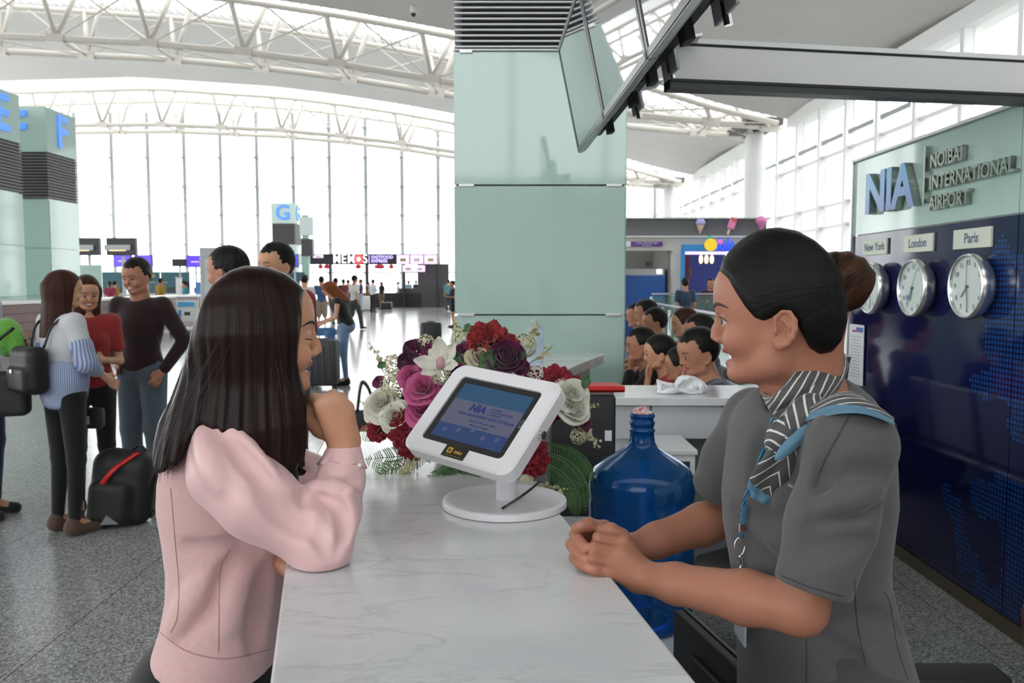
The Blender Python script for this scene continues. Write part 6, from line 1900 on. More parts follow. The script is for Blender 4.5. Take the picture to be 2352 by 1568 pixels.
# ================================================================== THE OTHER PEOPLE
HAIRM = {}
def hair_of(kind):
    if kind not in HAIRM:
        d, l = {'black': ((.006, .005, .005), (.022, .018, .016)), 'brown': ((.022, .009, .006), (.085, .03, .02)), 'red': ((.10, .025, .008), (.32, .09, .03)), 'dark': ((.008, .006, .006), (.035, .02, .015)), 'grey': ((.05, .05, .05), (.16, .15, .15))}[kind]
        HAIRM[kind] = hairmat(kind + '_crowd_hair', d, l, 120, .45)
    return HAIRM[kind]
CLOTH = {}
def cloth_of(c, c2=None):
    k = (tuple(c), None if c2 is None else tuple(c2))
    if k not in CLOTH: CLOTH[k] = fabric('cloth_%d' % len(CLOTH), c, 300, .85, .25, .002, c2)
    return CLOTH[k]
SKC = {'light': (.62, .33, .21), 'mid': (.46, .215, .135), 'dark': (.36, .16, .10)}
POSES = {
 'stand': {},
 'relaxed': dict(elR=(-.06, -.24, 1.08), wrR=(.10, -.20, .92), elL=(-.02, .23, 1.08), wrL=(.06, .22, .85)),
 'phone': dict(elR=(.0, -.21, 1.07), wrR=(.22, -.10, 1.12), elL=(.0, .21, 1.07), wrL=(.22, .08, 1.10)),
 'walk': dict(knR=(.14, -.08, .50), anR=(.22, -.08, .10), knL=(-.02, .08, .48), anL=(-.28, .08, .14), elR=(-.12, -.2, 1.1), wrR=(-.06, -.22, .86), elL=(.06, .2, 1.1), wrL=(.2, .2, .92)),
 'hips': dict(elR=(-.10, -.30, 1.10), wrR=(.05, -.165, .96), elL=(-.06, .29, 1.10), wrL=(.05, .19, .90)),
 'bend': dict(pel=(-.10, 0, .90), chest=(.16, 0, 1.12), neck=(.30, 0, 1.235), head=(.41, 0, 1.30), hpitch=-.75, shR=(.24, -.15, 1.19), shL=(.24, .15, 1.19), elR=(.20, -.22, .95), wrR=(.42, -.13, .84), elL=(.24, .2, .95), wrL=(.44, .10, .84)),
 'sit': dict(pel=(0, 0, .53), chest=(.03, 0, .84), neck=(.05, 0, 1.0), head=(.085, 0, 1.13), shR=(.04, -.16, .95), shL=(.04, .16, .95), elR=(.10, -.22, .68), wrR=(.33, -.12, .62), elL=(.10, .22, .68), wrL=(.33, .12, .62), hipR=(.03, -.09, .50), hipL=(.03, .09, .50), knR=(.43, -.10, .50), knL=(.43, .10, .50), anR=(.33, -.10, .09), anL=(.33, .10, .09)),
 'sit_chin': dict(pel=(0, 0, .53), chest=(.10, 0, .82), neck=(.16, 0, .97), head=(.215, 0, 1.09), shR=(.14, -.15, .92), shL=(.14, .15, .92), elR=(.36, -.20, .66), wrR=(.25, -.12, .62), elL=(.36, .15, .70), wrL=(.30, .05, .93), hipR=(.03, -.09, .50), hipL=(.03, .09, .50), knR=(.45, -.10, .50), knL=(.45, .10, .50), anR=(.42, -.10, .09), anL=(.45, .10, .09)),
}
BASEP = dict(pel=(0, 0, .93), chest=(.0, 0, 1.22), neck=(-.005, 0, 1.385), head=(.025, 0, 1.525), shR=(-.005, -.165, 1.345), shL=(-.005, .165, 1.345), elR=(-.03, -.205, 1.08), wrR=(.04, -.21, .85), elL=(-.03, .205, 1.08), wrL=(.04, .21, .85),
             hipR=(0, -.085, .88), hipL=(0, .085, .88), knR=(.01, -.09, .48), knL=(.01, .09, .48), anR=(-.02, -.095, .085), anL=(-.02, .095, .085), hpitch=0., hyaw=0.)
PCACHE = {}
def person(label, X, Y, heading, H=1.66, pose='stand', top=((.5, .5, .5), 'short'), bot=('trousers', (.03, .03, .04)), hair=('short', 'black'), skin='mid', shoe=(.02, .02, .02), female=False, group=None, h=None, over=None, z0=0.0, fine=None, smile=True):
    T = thing('person', label, 'person', (X, Y, z0), math.radians(heading), group)
    h = h or min(max(Y * .0011, .0042), .024)
    fine = (h < .0056) if fine is None else fine
    key = (pose, top[1], bot[0], hair[0], female, round(h, 4), repr(over), fine, smile, H)
    M = PCACHE.get(key)
    J = dict(BASEP); J.update(POSES[pose]); J.update(over or {})
    k = H / 1.66
    g = {n: (np.array(v, float) * k if isinstance(v, tuple) else v) for n, v in J.items()}
    if female:
        for n in ('shR', 'shL', 'elR', 'elL'): g[n] = g[n] * np.array([1, .9, 1])
    if M is None:
        M = {}
        up = nrm(g['chest'] - g['pel']); fwd = nrm(np.cross(np.array([0, 1.0, 0]), up)); Rb = frameR(fwd, np.array([0, 1.0, 0]), up)
        hy, hp = g['hyaw'], g['hpitch']
        f = np.array([math.cos(hp) * math.cos(hy), math.cos(hp) * math.sin(hy), math.sin(hp)])
        Hd = Head(g['head'], f, np.array([0, 0, 1.0]) if abs(hp) < 1 else fwd, (1.0 if female else 1.05) * k)
        wch, wpv = (.135, .150) if female else (.155, .145)
        def trunk(S, e):
            S.ell(g['pel'], np.array([.105 + e, wpv + e, .13 + e]) * k, Rb, .04)
            S.ell(g['pel'] * .45 + g['chest'] * .55, np.array([.090 + e, .122 + e, .17]) * k, Rb, .05)
            S.ell(g['chest'], np.array([.105 + e, wch + e, .165 + e]) * k, Rb, .05)
            if female: S.ell(g['chest'] + Rb @ np.array([.055, 0, .0]) * k, np.array([.065 + e, .115 + e, .07]) * k, Rb, .03)
            for a in ('R', 'L'): S.cap(g['chest'] * .3 + g['neck'] * .7, g['sh' + a], (.050 + e) * k, (.050 + e) * k, .04)
        ar = .88 if female else 1.0
        def arm(S, a, e, part=2.0):
            sh, el, wr = g['sh' + a], g['el' + a], g['wr' + a]
            if part <= 1: S.cap(sh, sh + (el - sh) * part, (.050 * ar + e) * k, (.046 * ar + e) * k, .02)
            else:
                S.cap(sh, el, (.050 * ar + e) * k, (.038 * ar + e) * k, .02)
                S.cap(el, el + (wr - el) * (part - 1), (.037 * ar + e) * k, (.027 * ar + e) * k, .015)
        def leg(S, a, e, part=2.0, wide=0.0):
            hp_, kn, an = g['hip' + a], g['kn' + a], g['an' + a]
            S.cap(hp_, hp_ + (kn - hp_) * min(part, 1), (.080 + e) * k, (.055 + e + wide * .5) * k, .035)
            if part > 1: S.cap(kn, kn + (an - kn) * (part - 1), (.052 + e + wide * .5) * k, (.036 + e + wide) * k, .02)
        S = Sculpt(); Hd.build(S, fine=fine, male=not female, smile=smile)
        S.cap(Hd.w(-.015, 0, -.03), g['neck'] - np.array([0, 0, .02]), (.050 if female else .060) * k, (.058 if female else .068) * k, .02)
        trunk(S, -.02)
        for a in ('R', 'L'):
            arm(S, a, -.004); leg(S, a, -.014)
            wr, el = g['wr' + a], g['el' + a]; d = nrm(wr - el)
            sd = nrm(np.cross(d, np.array([0, 0, 1.0])) + 1e-6)
            S.cap(wr, wr + d * .06 * k, .024 * k, .026 * k, .012, flat=(sd, .7))
            if h < .009:
                up2 = np.cross(sd, d)
                for q in range(4):
                    b0 = wr + d * .07 * k + up2 * (-.026 + .0175 * q) * k
                    S.chain([b0, b0 + d * .035 * k - sd * .004, b0 + d * .055 * k + sd * .012 * k], [.0095 * k, .009 * k, .008 * k], .004)
                S.chain([wr + d * .02 * k + up2 * .02 * k, wr + d * .05 * k + up2 * .042 * k, wr + d * .078 * k + up2 * .045 * k], [.012 * k, .0105 * k, .009 * k], .006)
            else: S.cap(wr + d * .05 * k, wr + d * .11 * k, .026 * k, .016 * k, .02, flat=(sd, .6))
            an = g['an' + a]; S.cap(an, an + np.array([.13, 0, -.05]) * k, .035 * k, .030 * k, .02)
        S.cut((0, 0, .012), (0, 0, -1), .003)
        me, P = S.mesh('body', h)
        M['tint'] = (Hd, P); M['body'] = me
        # top
        Q = Sculpt(); trunk(Q, .010)
        for a in ('R', 'L'):
            if top[1] == 'long': arm(Q, a, .012, 1.93)
            elif top[1] == 'short': arm(Q, a, .014, .62)
            elif top[1] == 'half': arm(Q, a, .020, 1.35)
        hem = g['pel'] - up * (.06 if pose[:3] == 'sit' else .09) * k
        if top[1] != 'dress': Q.cut(hem, -up, .006)
        Q.cap(g['neck'] + np.array([.0, 0, .01]), Hd.w(0, 0, -.06), .060 * k, .075 * k, .008, 's')
        if h < .01:
            rs = np.random.default_rng(abs(hash((label, 1))) % 1000 if False else len(PCACHE))
            for q in range(7):
                zz = g['pel'] + up * rs.uniform(.05, .34) * k; sgn = rs.choice([-1, 1])
                a0 = zz + Rb @ np.array([rs.uniform(-.06, .08), sgn * .16, .02]) * k; b0 = zz + Rb @ np.array([rs.uniform(-.12, .14), sgn * .03, -.05]) * k
                dr_ = nrm(Rb @ np.array([.0, sgn, 0]))
                Q.cap(a0, b0 + dr_ * .11 * k, .006 * k, .003 * k, .03, 's')
        M['top'] = Q.mesh('top', h)[0]
        # bottom
        Q = Sculpt()
        Q.ell(g['pel'] - up * .03 * k, np.array([.112, wpv + .006, .11]) * k, Rb, .03)
        if bot[0] == 'skirt':
            for a in ('R', 'L'): leg(Q, a, .018, 1.0, .06)
            m_ = (g['knR'] + g['knL']) / 2; Q.cap(g['pel'], m_, .10 * k, .11 * k, .06); Q.cut(m_ * .8 + g['pel'] * .2, m_ - g['pel'], .01)
        else:
            prt = {'trousers': 1.97, 'leggings': 1.93, 'shorts': .95}[bot[0]]; e = {'trousers': .014, 'leggings': .002, 'shorts': .022}[bot[0]]
            for a in ('R', 'L'): leg(Q, a, e, prt, .012 if bot[0] == 'trousers' else 0)
        Q.cut(g['pel'] + up * .07 * k, up, .006)
        Q.cut((0, 0, .035), (0, 0, -1), .004)
        M['bottom'] = Q.mesh('bottom', h)[0]
        # hair
        Q = Sculpt()
        if hair[0] == 'short':
            pl = [(-.125, -.02), (-.13, .17), (.12, .17), (.118, .080), (.102, .072), (.088, .064), (.066, .054), (.050, .026), (.030, .020), (.022, -.012), (.006, -.012), (.006, .030), (-.014, .034), (-.026, .012), (-.034, -.03), (-.07, -.055), (-.105, -.05)]
            Hd.hairpoly(Q, pl, r=(.110, .083, .103), c=(-.008, 0, .050), k=.010)
        elif hair[0] == 'bun':
            pl = [(-.125, -.02), (-.13, .17), (.12, .17), (.108, .100), (.091, .088), (.060, .050), (.042, .018), (.02, .012), (-.002, .030), (-.02, .015), (-.038, -.028), (-.06, -.045), (-.105, -.03)]
            Hd.hairpoly(Q, pl, r=(.112, .084, .104), c=(-.008, 0, .049), k=.010)
            Q.ell(Hd.w(-.125, 0, .06), np.array([.035, .04, .04]) * Hd.sc, k=.01)
        elif hair[0] == 'ponytail':
            pl = [(-.125, -.02), (-.13, .17), (.12, .17), (.108, .100), (.091, .088), (.060, .050), (.042, .018), (.02, .012), (-.002, .030), (-.02, .015), (-.038, -.028), (-.06, -.045), (-.105, -.03)]
            Hd.hairpoly(Q, pl, r=(.112, .084, .104), c=(-.008, 0, .049), k=.010)
            Q.chain([Hd.w(-.105, 0, .08), Hd.w(-.155, 0, .06), Hd.w(-.165, 0, -.03), Hd.w(-.13, 0, -.15)], [.018, .032, .034, .010], .01)
        else:
            pl = [(-.16, -.30), (-.145, .0), (-.13, .17), (.12, .17), (.110, .104), (.092, .090), (.072, .072), (.052, .035), (.046, -.01), (.040, -.09), (.030, -.20), (-.02, -.27), (-.08, -.30)]
            def ex(q):
                v = np.clip(q[:, 2], -.27, .05); t = (.05 - v) / .33
                d = (np.sqrt(((q[:, 0] + .02 + .05 * t) / (.10 - .02 * t)) ** 2 + (q[:, 1] / (.082 + .016 * t)) ** 2) - 1) * .075
                return np.where(q[:, 2] != v, np.sqrt(np.maximum(d, 0) ** 2 + (q[:, 2] - v) ** 2), d)
            Hd.hairpoly(Q, pl, r=(.114, .086, .105), c=(-.010, 0, .048), k=.010, extra=ex)
        if hair[0] == 'short':     # cropped hair is uneven
            def tuft(P):
                q = Hd.loc(P)
                return .0030 * np.sin(150 * q[:, 0] + 60 * q[:, 2]) * np.sin(140 * q[:, 1] + 50 * q[:, 2] + 1) * np.sin(120 * q[:, 2] + 80 * q[:, 0])
            Q.put(tuft, Hd.O - .3, Hd.O + .3, 0, 'd')
        me, P = Q.mesh('hair', min(h, .014))
        q = Hd.loc(P)
        st = np.stack([np.arctan2(q[:, 0] + .02, np.abs(q[:, 1]) + .025) * .16, q[:, 2] * .03, q[:, 1] * .03], 1)
        a_ = me.attributes.new('strand', 'FLOAT_VECTOR', 'POINT'); a_.data.foreach_set('vector', st.astype(np.float32).ravel())
        M['hair'] = me
        for a in ('R', 'L'):
            an = g['an' + a]; Q = Sculpt()
            Q.cap((an[0] - .025 * k, an[1], an[2] - .035 * k), (an[0] + .15 * k, an[1] * 1.08, an[2] - .052 * k), .044 * k, .036 * k, .02)
            Q.cap((an[0] - .01 * k, an[1], an[2]), (an[0], an[1], an[2] - .04 * k), .042 * k, .042 * k, .02)
            Q.cut((0, 0, max(an[2] - .082 * k, .002)), (0, 0, -1), .002)
            M['shoe' + a] = Q.mesh('shoe', min(h, .012))[0]
        PCACHE[key] = M
    Hd, P = M['tint']
    me = M['body'] if 'tint' not in M['body'].attributes else M['body'].copy()
    if 'tint' in me.attributes: me.attributes.remove(me.attributes['tint'])
    paint(me, 'tint', Hd.tint(P, SKC[skin], fine=fine, smile=smile))
    obj('body', me, M_SKIN, T)
    for nm, src, m_ in (('shirt' if top[1] != 'dress' else 'dress', M['top'], cloth_of(*top[:1], *(top[2:3]))), (bot[0], M['bottom'], cloth_of(bot[1])), ('hair', M['hair'], hair_of(hair[1])), ('shoe', M['shoeR'], cloth_of(shoe)), ('shoe', M['shoeL'], cloth_of(shoe))):
        o = bpy.data.objects.new(nm, src); COL.objects.link(o); o.parent = T; objmat(o, m_)
    T['_j'] = 0; del T['_j']
    return T, g
def topx(px, Y): return at(px, 700, Y)[0]
GR = lambda px, py: ground(px, py)[:2]
WHT, BLK, NVY, GRY, JEAN, RED = (.70, .70, .68), (.014, .014, .015), (.012, .02, .07), (.30, .31, .33), (.11, .16, .23), (.30, .025, .025)

# ---- the group chatting on the left
wA, gA = person('woman in white and blue striped top with long auburn hair, seen from behind', *GR(160, 1222), 58, 1.585, 'relaxed', ((.62, .63, .66), 'half'), ('leggings', (.010, .010, .011)), ('long', 'brown'), 'light', (.10, .06, .045), True,
                over=dict(hyaw=-.45, elR=(.02, -.25, 1.10), wrR=(.16, -.18, 1.0), elL=(.0, .24, 1.08), wrL=(.18, .14, 1.05)))
# the lower half of her top is blue striped cloth, gathered at the hem
m_, nt, b_ = newmat('blue_striped_cloth')
geo = nt.nodes.new('ShaderNodeTexCoord'); sp3 = nt.nodes.new('ShaderNodeSeparateXYZ'); nt.links.new(geo.outputs['Object'], sp3.inputs[0])
mm1 = nt.nodes.new('ShaderNodeMath'); mm1.operation = 'ARCTAN2'; nt.links.new(sp3.outputs[1], mm1.inputs[0]); nt.links.new(sp3.outputs[0], mm1.inputs[1])
mm = nt.nodes.new('ShaderNodeMath'); mm.operation = 'MULTIPLY'; mm.inputs[1].default_value = 14; nt.links.new(mm1.outputs[0], mm.inputs[0])
fr_ = nt.nodes.new('ShaderNodeMath'); fr_.operation = 'FRACT'; nt.links.new(mm.outputs[0], fr_.inputs[0])
l_ = nt.nodes.new('ShaderNodeMath'); l_.operation = 'GREATER_THAN'; l_.inputs[1].default_value = .55; nt.links.new(fr_.outputs[0], l_.inputs[0])
mx = nt.nodes.new('ShaderNodeMix'); mx.data_type = 'RGBA'; mx.inputs['A'].default_value = (.16, .23, .46, 1); mx.inputs['B'].default_value = (.50, .53, .62, 1)
nt.links.new(l_.outputs[0], mx.inputs['Factor']); nt.links.new(mx.outputs['Result'], b_.inputs['Base Color']); b_.inputs['Roughness'].default_value = .8
Q = Sculpt(); kA = 1.585 / 1.66
Q.ell(np.array([-.005, 0, 1.0]) * kA, np.array([.132, .178, .16]) * kA, k=.04); Q.cap(np.array([0, 0, 1.02]) * kA, np.array([0, 0, .90]) * kA, .15 * kA, .155 * kA, .04, flat=((1, 0, 0), .82))
Q.cut((0, 0, .80 * kA), (0, 0, -1), .03); Q.cut((0, 0, 1.10 * kA), (.2, 0, 1), .004)
obj('striped_hem', Q.mesh('striped_hem', .006)[0], m_, wA)
for a in ('R', 'L'):
    Q = Sculpt(); e0 = gA['el' + a]; d0 = gA['el' + a] - gA['sh' + a]; Q.cap(e0 - d0 * .42, e0, .066, .060, .02); Q.cap(e0, e0 + (gA['wr' + a] - e0) * .5, .060, .046, .03); obj('striped_sleeve', Q.mesh('striped_sleeve', .006)[0], m_, wA)
# sandals and pompoms
for a in ('R', 'L'):
    an = gA['an' + a]
    Q = Sculpt(); Q.ell((an[0] + .11, an[1], .065), (.026, .028, .026)); obj('sandal_pompom', Q.mesh('pompom', .006)[0], cloth_of(BLK), wA)
# small black backpack on her back
bk = np.array([-.20, .02, 1.06]) * kA
Rz = rotz(math.radians(58)); loc = np.array([wA.location.x, wA.location.y, 0])
t = thing('backpack', 'small black backpack worn by the woman in the white and blue top', 'backpack', loc + Rz @ bk, math.radians(58))
Q = Sculpt(); Q.box((0, 0, 0), (.065, .125, .14), rnd=.05, k=.02); Q.box((-.06, 0, -.05), (.03, .10, .07), rnd=.025, k=.02); obj('bag', Q.mesh('bag', .006)[0], mat('black_leather', (.010, .010, .012), .5, bump=(60, .2, .004)), t)
MB().tube(smoothpts([(0, -.03, .13), (0, -.03, .18), (0, .03, .18), (0, .03, .13)], 5), .008, 6).build('top_loop', M_BLACK, t, True)
for s_ in (-1, 1):
    MB().tube(smoothpts([(.05, s_ * .07, .13), (.10, s_ * .09, .26), (.20, s_ * .10, .31), (.28, s_ * .11, .22)], 5), .008, 6).build('strap', M_BLACK, t, True)
MB().cyl((-.093, .02, .0), (-.096, .02, .0), .012, None, 10).build('charm', M_CHROME, t)
person('laughing woman in red T-shirt behind the woman with the small backpack', *GR(218, 1178), -62, 1.56, 'phone', (RED, 'short', (.36, .04, .04)), ('leggings', BLK), ('long', 'brown'), 'light', BLK, True, over=dict(hyaw=.15, hpitch=-.10))
t = thing('shoulder_bag', 'black shoulder bag at the hip of the woman in red', 'bag', (at(212, 945, 5.15)[0], 5.12, at(212, 985, 5.12)[2]))
MB().box((0, 0, .07), (.17, .07, .13), bev=.02).build('bag', M_BLACKM, t, 'auto'); MB().box((-.02, -.037, .06), (.07, .004, .05)).build('label_patch', mat('tan_patch', (.5, .4, .35), .5), t)
MB().tube(smoothpts([(-.07, 0, .13), (-.03, .03, .32), (.04, .06, .42)], 5), .006, 6).build('strap', M_BLACK, t, True)
person('smiling man in dark patterned sweater and grey jeans', topx(322, 5.85), 5.85, -98, 1.68, 'hips', ((.016, .014, .015), 'long', (.055, .012, .014)), ('trousers', (.10, .13, .16)), ('short', 'black'), 'mid', (.03, .03, .03), False, over=dict(hpitch=-.12, hyaw=-.08))
# person cut by the left edge, with black bag and green plush pack
person('person in pale shirt and navy trousers with a black bag', *GR(-32, 1188), 5, 1.70, 'phone', ((.50, .55, .62), 'long'), ('trousers', (.012, .015, .06)), ('short', 'black'), 'mid', (.015, .015, .015), False)
pb = at(8, 905, 4.85)
t = thing('shoulder_bag', 'black bag hanging on the person in navy trousers', 'bag', pb - np.array([0, 0, .13]), .3)
Q = Sculpt(); Q.box((0, 0, .13), (.14, .07, .13), rnd=.04); Q.cap((-.1, 0, .2), (.1, 0, .24), .05, .03, .03); obj('bag', Q.mesh('bag', .008)[0], M_BLACKM, t)
MB().tube(smoothpts([(-.1, 0, .24), (-.04, .02, .42), (.06, .04, .52)], 5), .01, 6).build('strap', M_BLACK, t, True)
pg = at(28, 775, 5.0)
t = thing('plush_backpack', 'bright green plush backpack on the person at the picture edge', 'backpack', pg - np.array([0, 0, .12]))
t['label'] = 'bright green plush backpack of the person in navy trousers'
Q = Sculpt(); Q.ell((-.03, 0, .12), (.09, .08, .12)); Q.ell((.045, -.02, .08), (.045, .05, .09), k=.02); obj('plush_body', Q.mesh('plush', .006)[0], mat('green_plush', (.16, .46, .06), .9, noise=(60, .5, (.08, .32, .04)), bump=(90, .6, .01), sheen=.5), t)
MB().tube(smoothpts([(-.05, -.08, .22), (-.10, -.12, .12), (-.08, -.10, .0)], 5), .014, 6).build('strap', mat('green_strap', (.10, .35, .04), .8), t, True)
# big black backpack with red stripe on the floor
pf = ground(288, 1200)
t = thing('backpack', 'large black backpack with a red stripe standing on the floor', 'backpack', (pf[0], pf[1], 0), .12)
Q = Sculpt()
Q.box((0, 0, .235), (.19, .12, .235), roty(.14), rnd=.10, k=.02); Q.box((-.05, -.10, .16), (.13, .07, .14), roty(.1), rnd=.06, k=.03); Q.cut((0, 0, .004), (0, 0, -1), .004)
obj('pack', Q.mesh('pack', .007)[0], mat('black_nylon', (.012, .012, .013), .6, bump=(40, .25, .006)), t)
V = np.array([[(-.10 + .22 * u ** 1.4 + w, -.128 - .03 * math.sin(PI * min(u * 1.2, 1)) + .10 * max(0, u - .55), .24 + .25 * u - .06 * max(0, u - .6)) for w in (-.018, 0, .018)] for u in np.linspace(0, 1, 14)])
sheet('red_stripe', V, M_RED, t, .006)
MB().tube(smoothpts([(.14, 0, .44), (.21, -.02, .30), (.215, -.03, .12), (.16, -.03, .04)], 6), .013, 8).build('strap', M_BLACK, t, True)
MB().tube(smoothpts([(.06, 0, .47), (.10, 0, .50), (.14, 0, .46)], 5), .010, 6).build('grab_loop', M_BLACK, t, True)
MB().add([(-.09, -.178, .04), (.02, -.172, .04), (-.05, -.178, .10)], [(0, 1, 2)]).build('grey_patch', mat('grey_patch', (.22, .22, .23), .6), t)
MB().box((-.155, -.09, .16), (.012, .01, .02)).build('zip_pull', M_CHROME, t)
# two men behind the woman in pink
person('short-haired man looking aside behind the long-haired woman', topx(535, 4.5), 4.5, 175, 1.70, 'stand', ((.55, .55, .56), 'short'), ('trousers', NVY), ('short', 'black'), 'mid', BLK, False, over=dict(hyaw=-.1))
person('black-haired man facing the desk behind the long-haired woman', topx(643, 5.0), 5.0, -112, 1.745, 'stand', ((.28, .03, .05), 'short'), ('trousers', BLK), ('short', 'black'), 'light', BLK, False, over=dict(hyaw=-.2, elR=(-.02, -.18, 1.08), wrR=(.16, -.06, 1.02), elL=(-.02, .18, 1.08), wrL=(.16, .05, 1.0)))
# ---- people farther down the hall
person('red-haired woman in black top and jeans bending over her suitcase', *GR(792, 884), 192, 1.64, 'bend', (BLK, 'none'), ('leggings', (.15, .24, .38)), ('long', 'red'), 'light', BLK, True, over=dict(pel=(-.05, 0, .92), chest=(.06, 0, 1.18), neck=(.12, 0, 1.32), head=(.19, 0, 1.42), hpitch=-.7, shR=(.09, -.15, 1.27), shL=(.09, .15, 1.27), elR=(.12, -.22, 1.03), wrR=(.34, -.13, .95), elL=(.12, .22, 1.03), wrL=(.34, .12, .93)))
pj = at(738, 772, 12.35)
t = thing('folded_jeans', 'blue jeans lying on top of the charcoal suitcase', 'clothes', (pj[0], 12.5, .73))
Q = Sculpt(); Q.box((0, 0, .05), (.20, .13, .05), rnd=.04); Q.cap((-.15, -.1, .07), (.15, -.08, .09), .05, .04, .03); Q.cap((.1, -.14, .02), (.16, -.14, -.03), .05, .04, .03); obj('cloth', Q.mesh('cloth', .012)[0], fabric('blue_denim', (.08, .20, .40), 150), t)
person('man in white short-sleeved shirt and grey trousers walking away', *GR(815, 757), 55, 1.76, 'walk', ((.62, .62, .60), 'short'), ('trousers', (.06, .06, .065)), ('short', 'black'), 'mid')
person('man in blue T-shirt behind the red-haired woman', *GR(740, 762), 100, 1.72, 'stand', ((.05, .10, .22), 'short'), ('shorts', (.30, .24, .18)), ('short', 'black'), 'mid')
FAR = 'travellers in the far queue'
far = [(772, 745, 80, 'man in black shirt near the self check-in kiosks', BLK, 'short', 'trousers', (.35, .33, .32), 'short', False),
       (790, 722, 120, 'person in maroon top in the far queue', (.16, .03, .04), 'short', 'trousers', BLK, 'short', False),
       (830, 716, 200, 'man in navy shirt and pale jeans by the white suitcase', (.03, .03, .10), 'short', 'trousers', (.40, .46, .55), 'short', False),
       (857, 718, 60, 'man in white shirt and dark trousers in the far queue', (.66, .68, .74), 'long', 'trousers', (.03, .02, .02), 'short', False),
       (877, 710, 240, 'woman in black blouse and brown skirt in the far queue', BLK, 'short', 'skirt', (.14, .09, .05), 'long', True),
       (915, 702, 200, 'woman in white top and beige skirt walking to the stall', (.60, .55, .50), 'short', 'skirt', (.35, .28, .22), 'ponytail', True),
       (939, 700, 90, 'person in pale blue shirt at the food stall', (.22, .34, .42), 'short', 'trousers', (.05, .05, .06), 'short', False),
       (930, 693, 70, 'person in dark pink shirt at the food stall', (.40, .05, .12), 'short', 'trousers', BLK, 'short', False),
       (956, 698, 100, 'person in navy jacket at the food stall', (.03, .03, .07), 'long', 'trousers', (.03, .05, .10), 'short', False),
       (970, 699, 95, 'tall person in grey-green clothes at the food stall', (.09, .11, .11), 'long', 'trousers', (.10, .11, .10), 'short', False),
       (999, 701, 85, 'person in light grey shirt beside the dark cases', (.36, .38, .42), 'short', 'trousers', (.02, .03, .07), 'short', False),
       (1030, 715, 95, 'man in teal shirt walking by the bright window', (.12, .28, .34), 'short', 'trousers', (.04, .04, .05), 'short', False),
       (1041, 752, 200, 'woman in black dress beside the mint pillar', (.010, .012, .02), 'short', 'skirt', (.010, .012, .02), 'ponytail', True),
       (702, 800, 100, 'person in white shirt behind the black-haired man', (.55, .52, .52), 'short', 'trousers', (.04, .04, .05), 'short', False),
       (255, 741, 110, 'check-in passenger in red and yellow by the mint screen', (.35, .05, .10), 'short', 'trousers', (.05, .04, .05), 'ponytail', True),
       (266, 736, 80, 'check-in passenger in patterned orange dress', (.40, .20, .03), 'short', 'skirt', (.35, .08, .15), 'bun', True),
       (371, 738, 70, 'check-in passenger in mustard shirt', (.38, .22, .03), 'short', 'trousers', (.05, .04, .03), 'short', False),
       (427, 744, 200, 'check-in passenger in turquoise blouse', (.03, .30, .36), 'long', 'trousers', (.03, .25, .3), 'ponytail', True),
       (800, 712, 60, 'person in black and grey farther back in the queue', (.06, .06, .07), 'short', 'trousers', (.05, .05, .06), 'short', False),
       (845, 709, 150, 'person in brown top behind the white suitcase', (.20, .10, .06), 'short', 'trousers', (.10, .08, .07), 'ponytail', True)]
for i, (px, py, hd, lab, c, sl, bt, bc, hk, fem) in enumerate(far):
    p = ground(px, py)
    person(lab, p[0], p[1], hd, (1.60 if fem else 1.70), 'walk' if i in (5, 11) else ('phone' if i % 3 == 0 else 'stand'), (c, sl), (bt, bc), (hk, 'black' if i % 4 else 'dark'), ('mid', 'light')[i % 2], BLK, fem, FAR, h=.0165, fine=False)
# ---- passengers waiting on the seats behind the rear counter
M_SEAT = mat('perforated_steel_seat', (.30, .31, .33), .35, metal=.7)
def bench(X, Y, n, label):
    t = thing('waiting_bench', label, 'bench', (X, Y, 0), PI)
    for k in range(n):
        y = (k - (n - 1) / 2) * .58
        MB().box((.05, y, .395), (.44, .52, .03), bev=.012).build('seat', M_SEAT, t); MB().box((-.20, y, .66), (.03, .52, .42), roty(-.15), bev=.012).build('backrest', M_SEAT, t)
    MB().box((0, 0, .36), (.06, n * .58, .05)).build('beam', M_DKGREY, t)
    for s_ in (-1, 1): MB().box((0, s_ * (n * .58 / 2 - .2), .17), (.45, .05, .34)).build('leg', M_DKGREY, t)
BX = [1.02, 1.62]
def seat(label, px, Y, top, hair, pose='sit_chin', H=1.62, fem=False, skin='mid', hd=180, over=None, bot=('trousers', BLK), z0=0.):
    J = dict(BASEP); J.update(POSES[pose]); J.update(over or {})
    hx = J['head'][0] * H / 1.66
    X = topx(px, Y) + hx * abs(math.cos(math.radians(hd)))
    return person(label, X, Y, hd, H, pose, top, bot, hair, skin, BLK, fem, 'passengers waiting on the seats', h=.0066, over=over, fine=True, smile=False, z0=z0)
seat('waiting man in slate blue shirt with his fist at his cheek', 1606, 4.34, ((.055, .065, .11), 'long'), ('short', 'black'), 'sit_chin', 1.72, over=dict(hyaw=.35, hpitch=-.1, wrR=(.20, .02, .90), elR=(.36, -.05, .66)))
seat('waiting woman in pale flowered dress between two others', 1566, 4.82, ((.52, .38, .33), 'none', (.30, .12, .10)), ('bun', 'black'), 'sit', 1.50, True, over=dict(hyaw=-.3))
seat('waiting woman in red top with chin on her hand', 1516, 5.30, ((.45, .03, .06), 'none'), ('ponytail', 'black'), 'sit_chin', 1.60, True, 'light')
seat('waiting passenger in dark jacket bending forward by the pillar', 1474, 5.75, ((.016, .016, .016), 'long'), ('short', 'black'), 'sit_chin', 1.62)
seat('waiting man with black hair behind the man in slate blue', 1607, 5.98, ((.10, .10, .12), 'short'), ('short', 'black'), 'sit', 1.68)
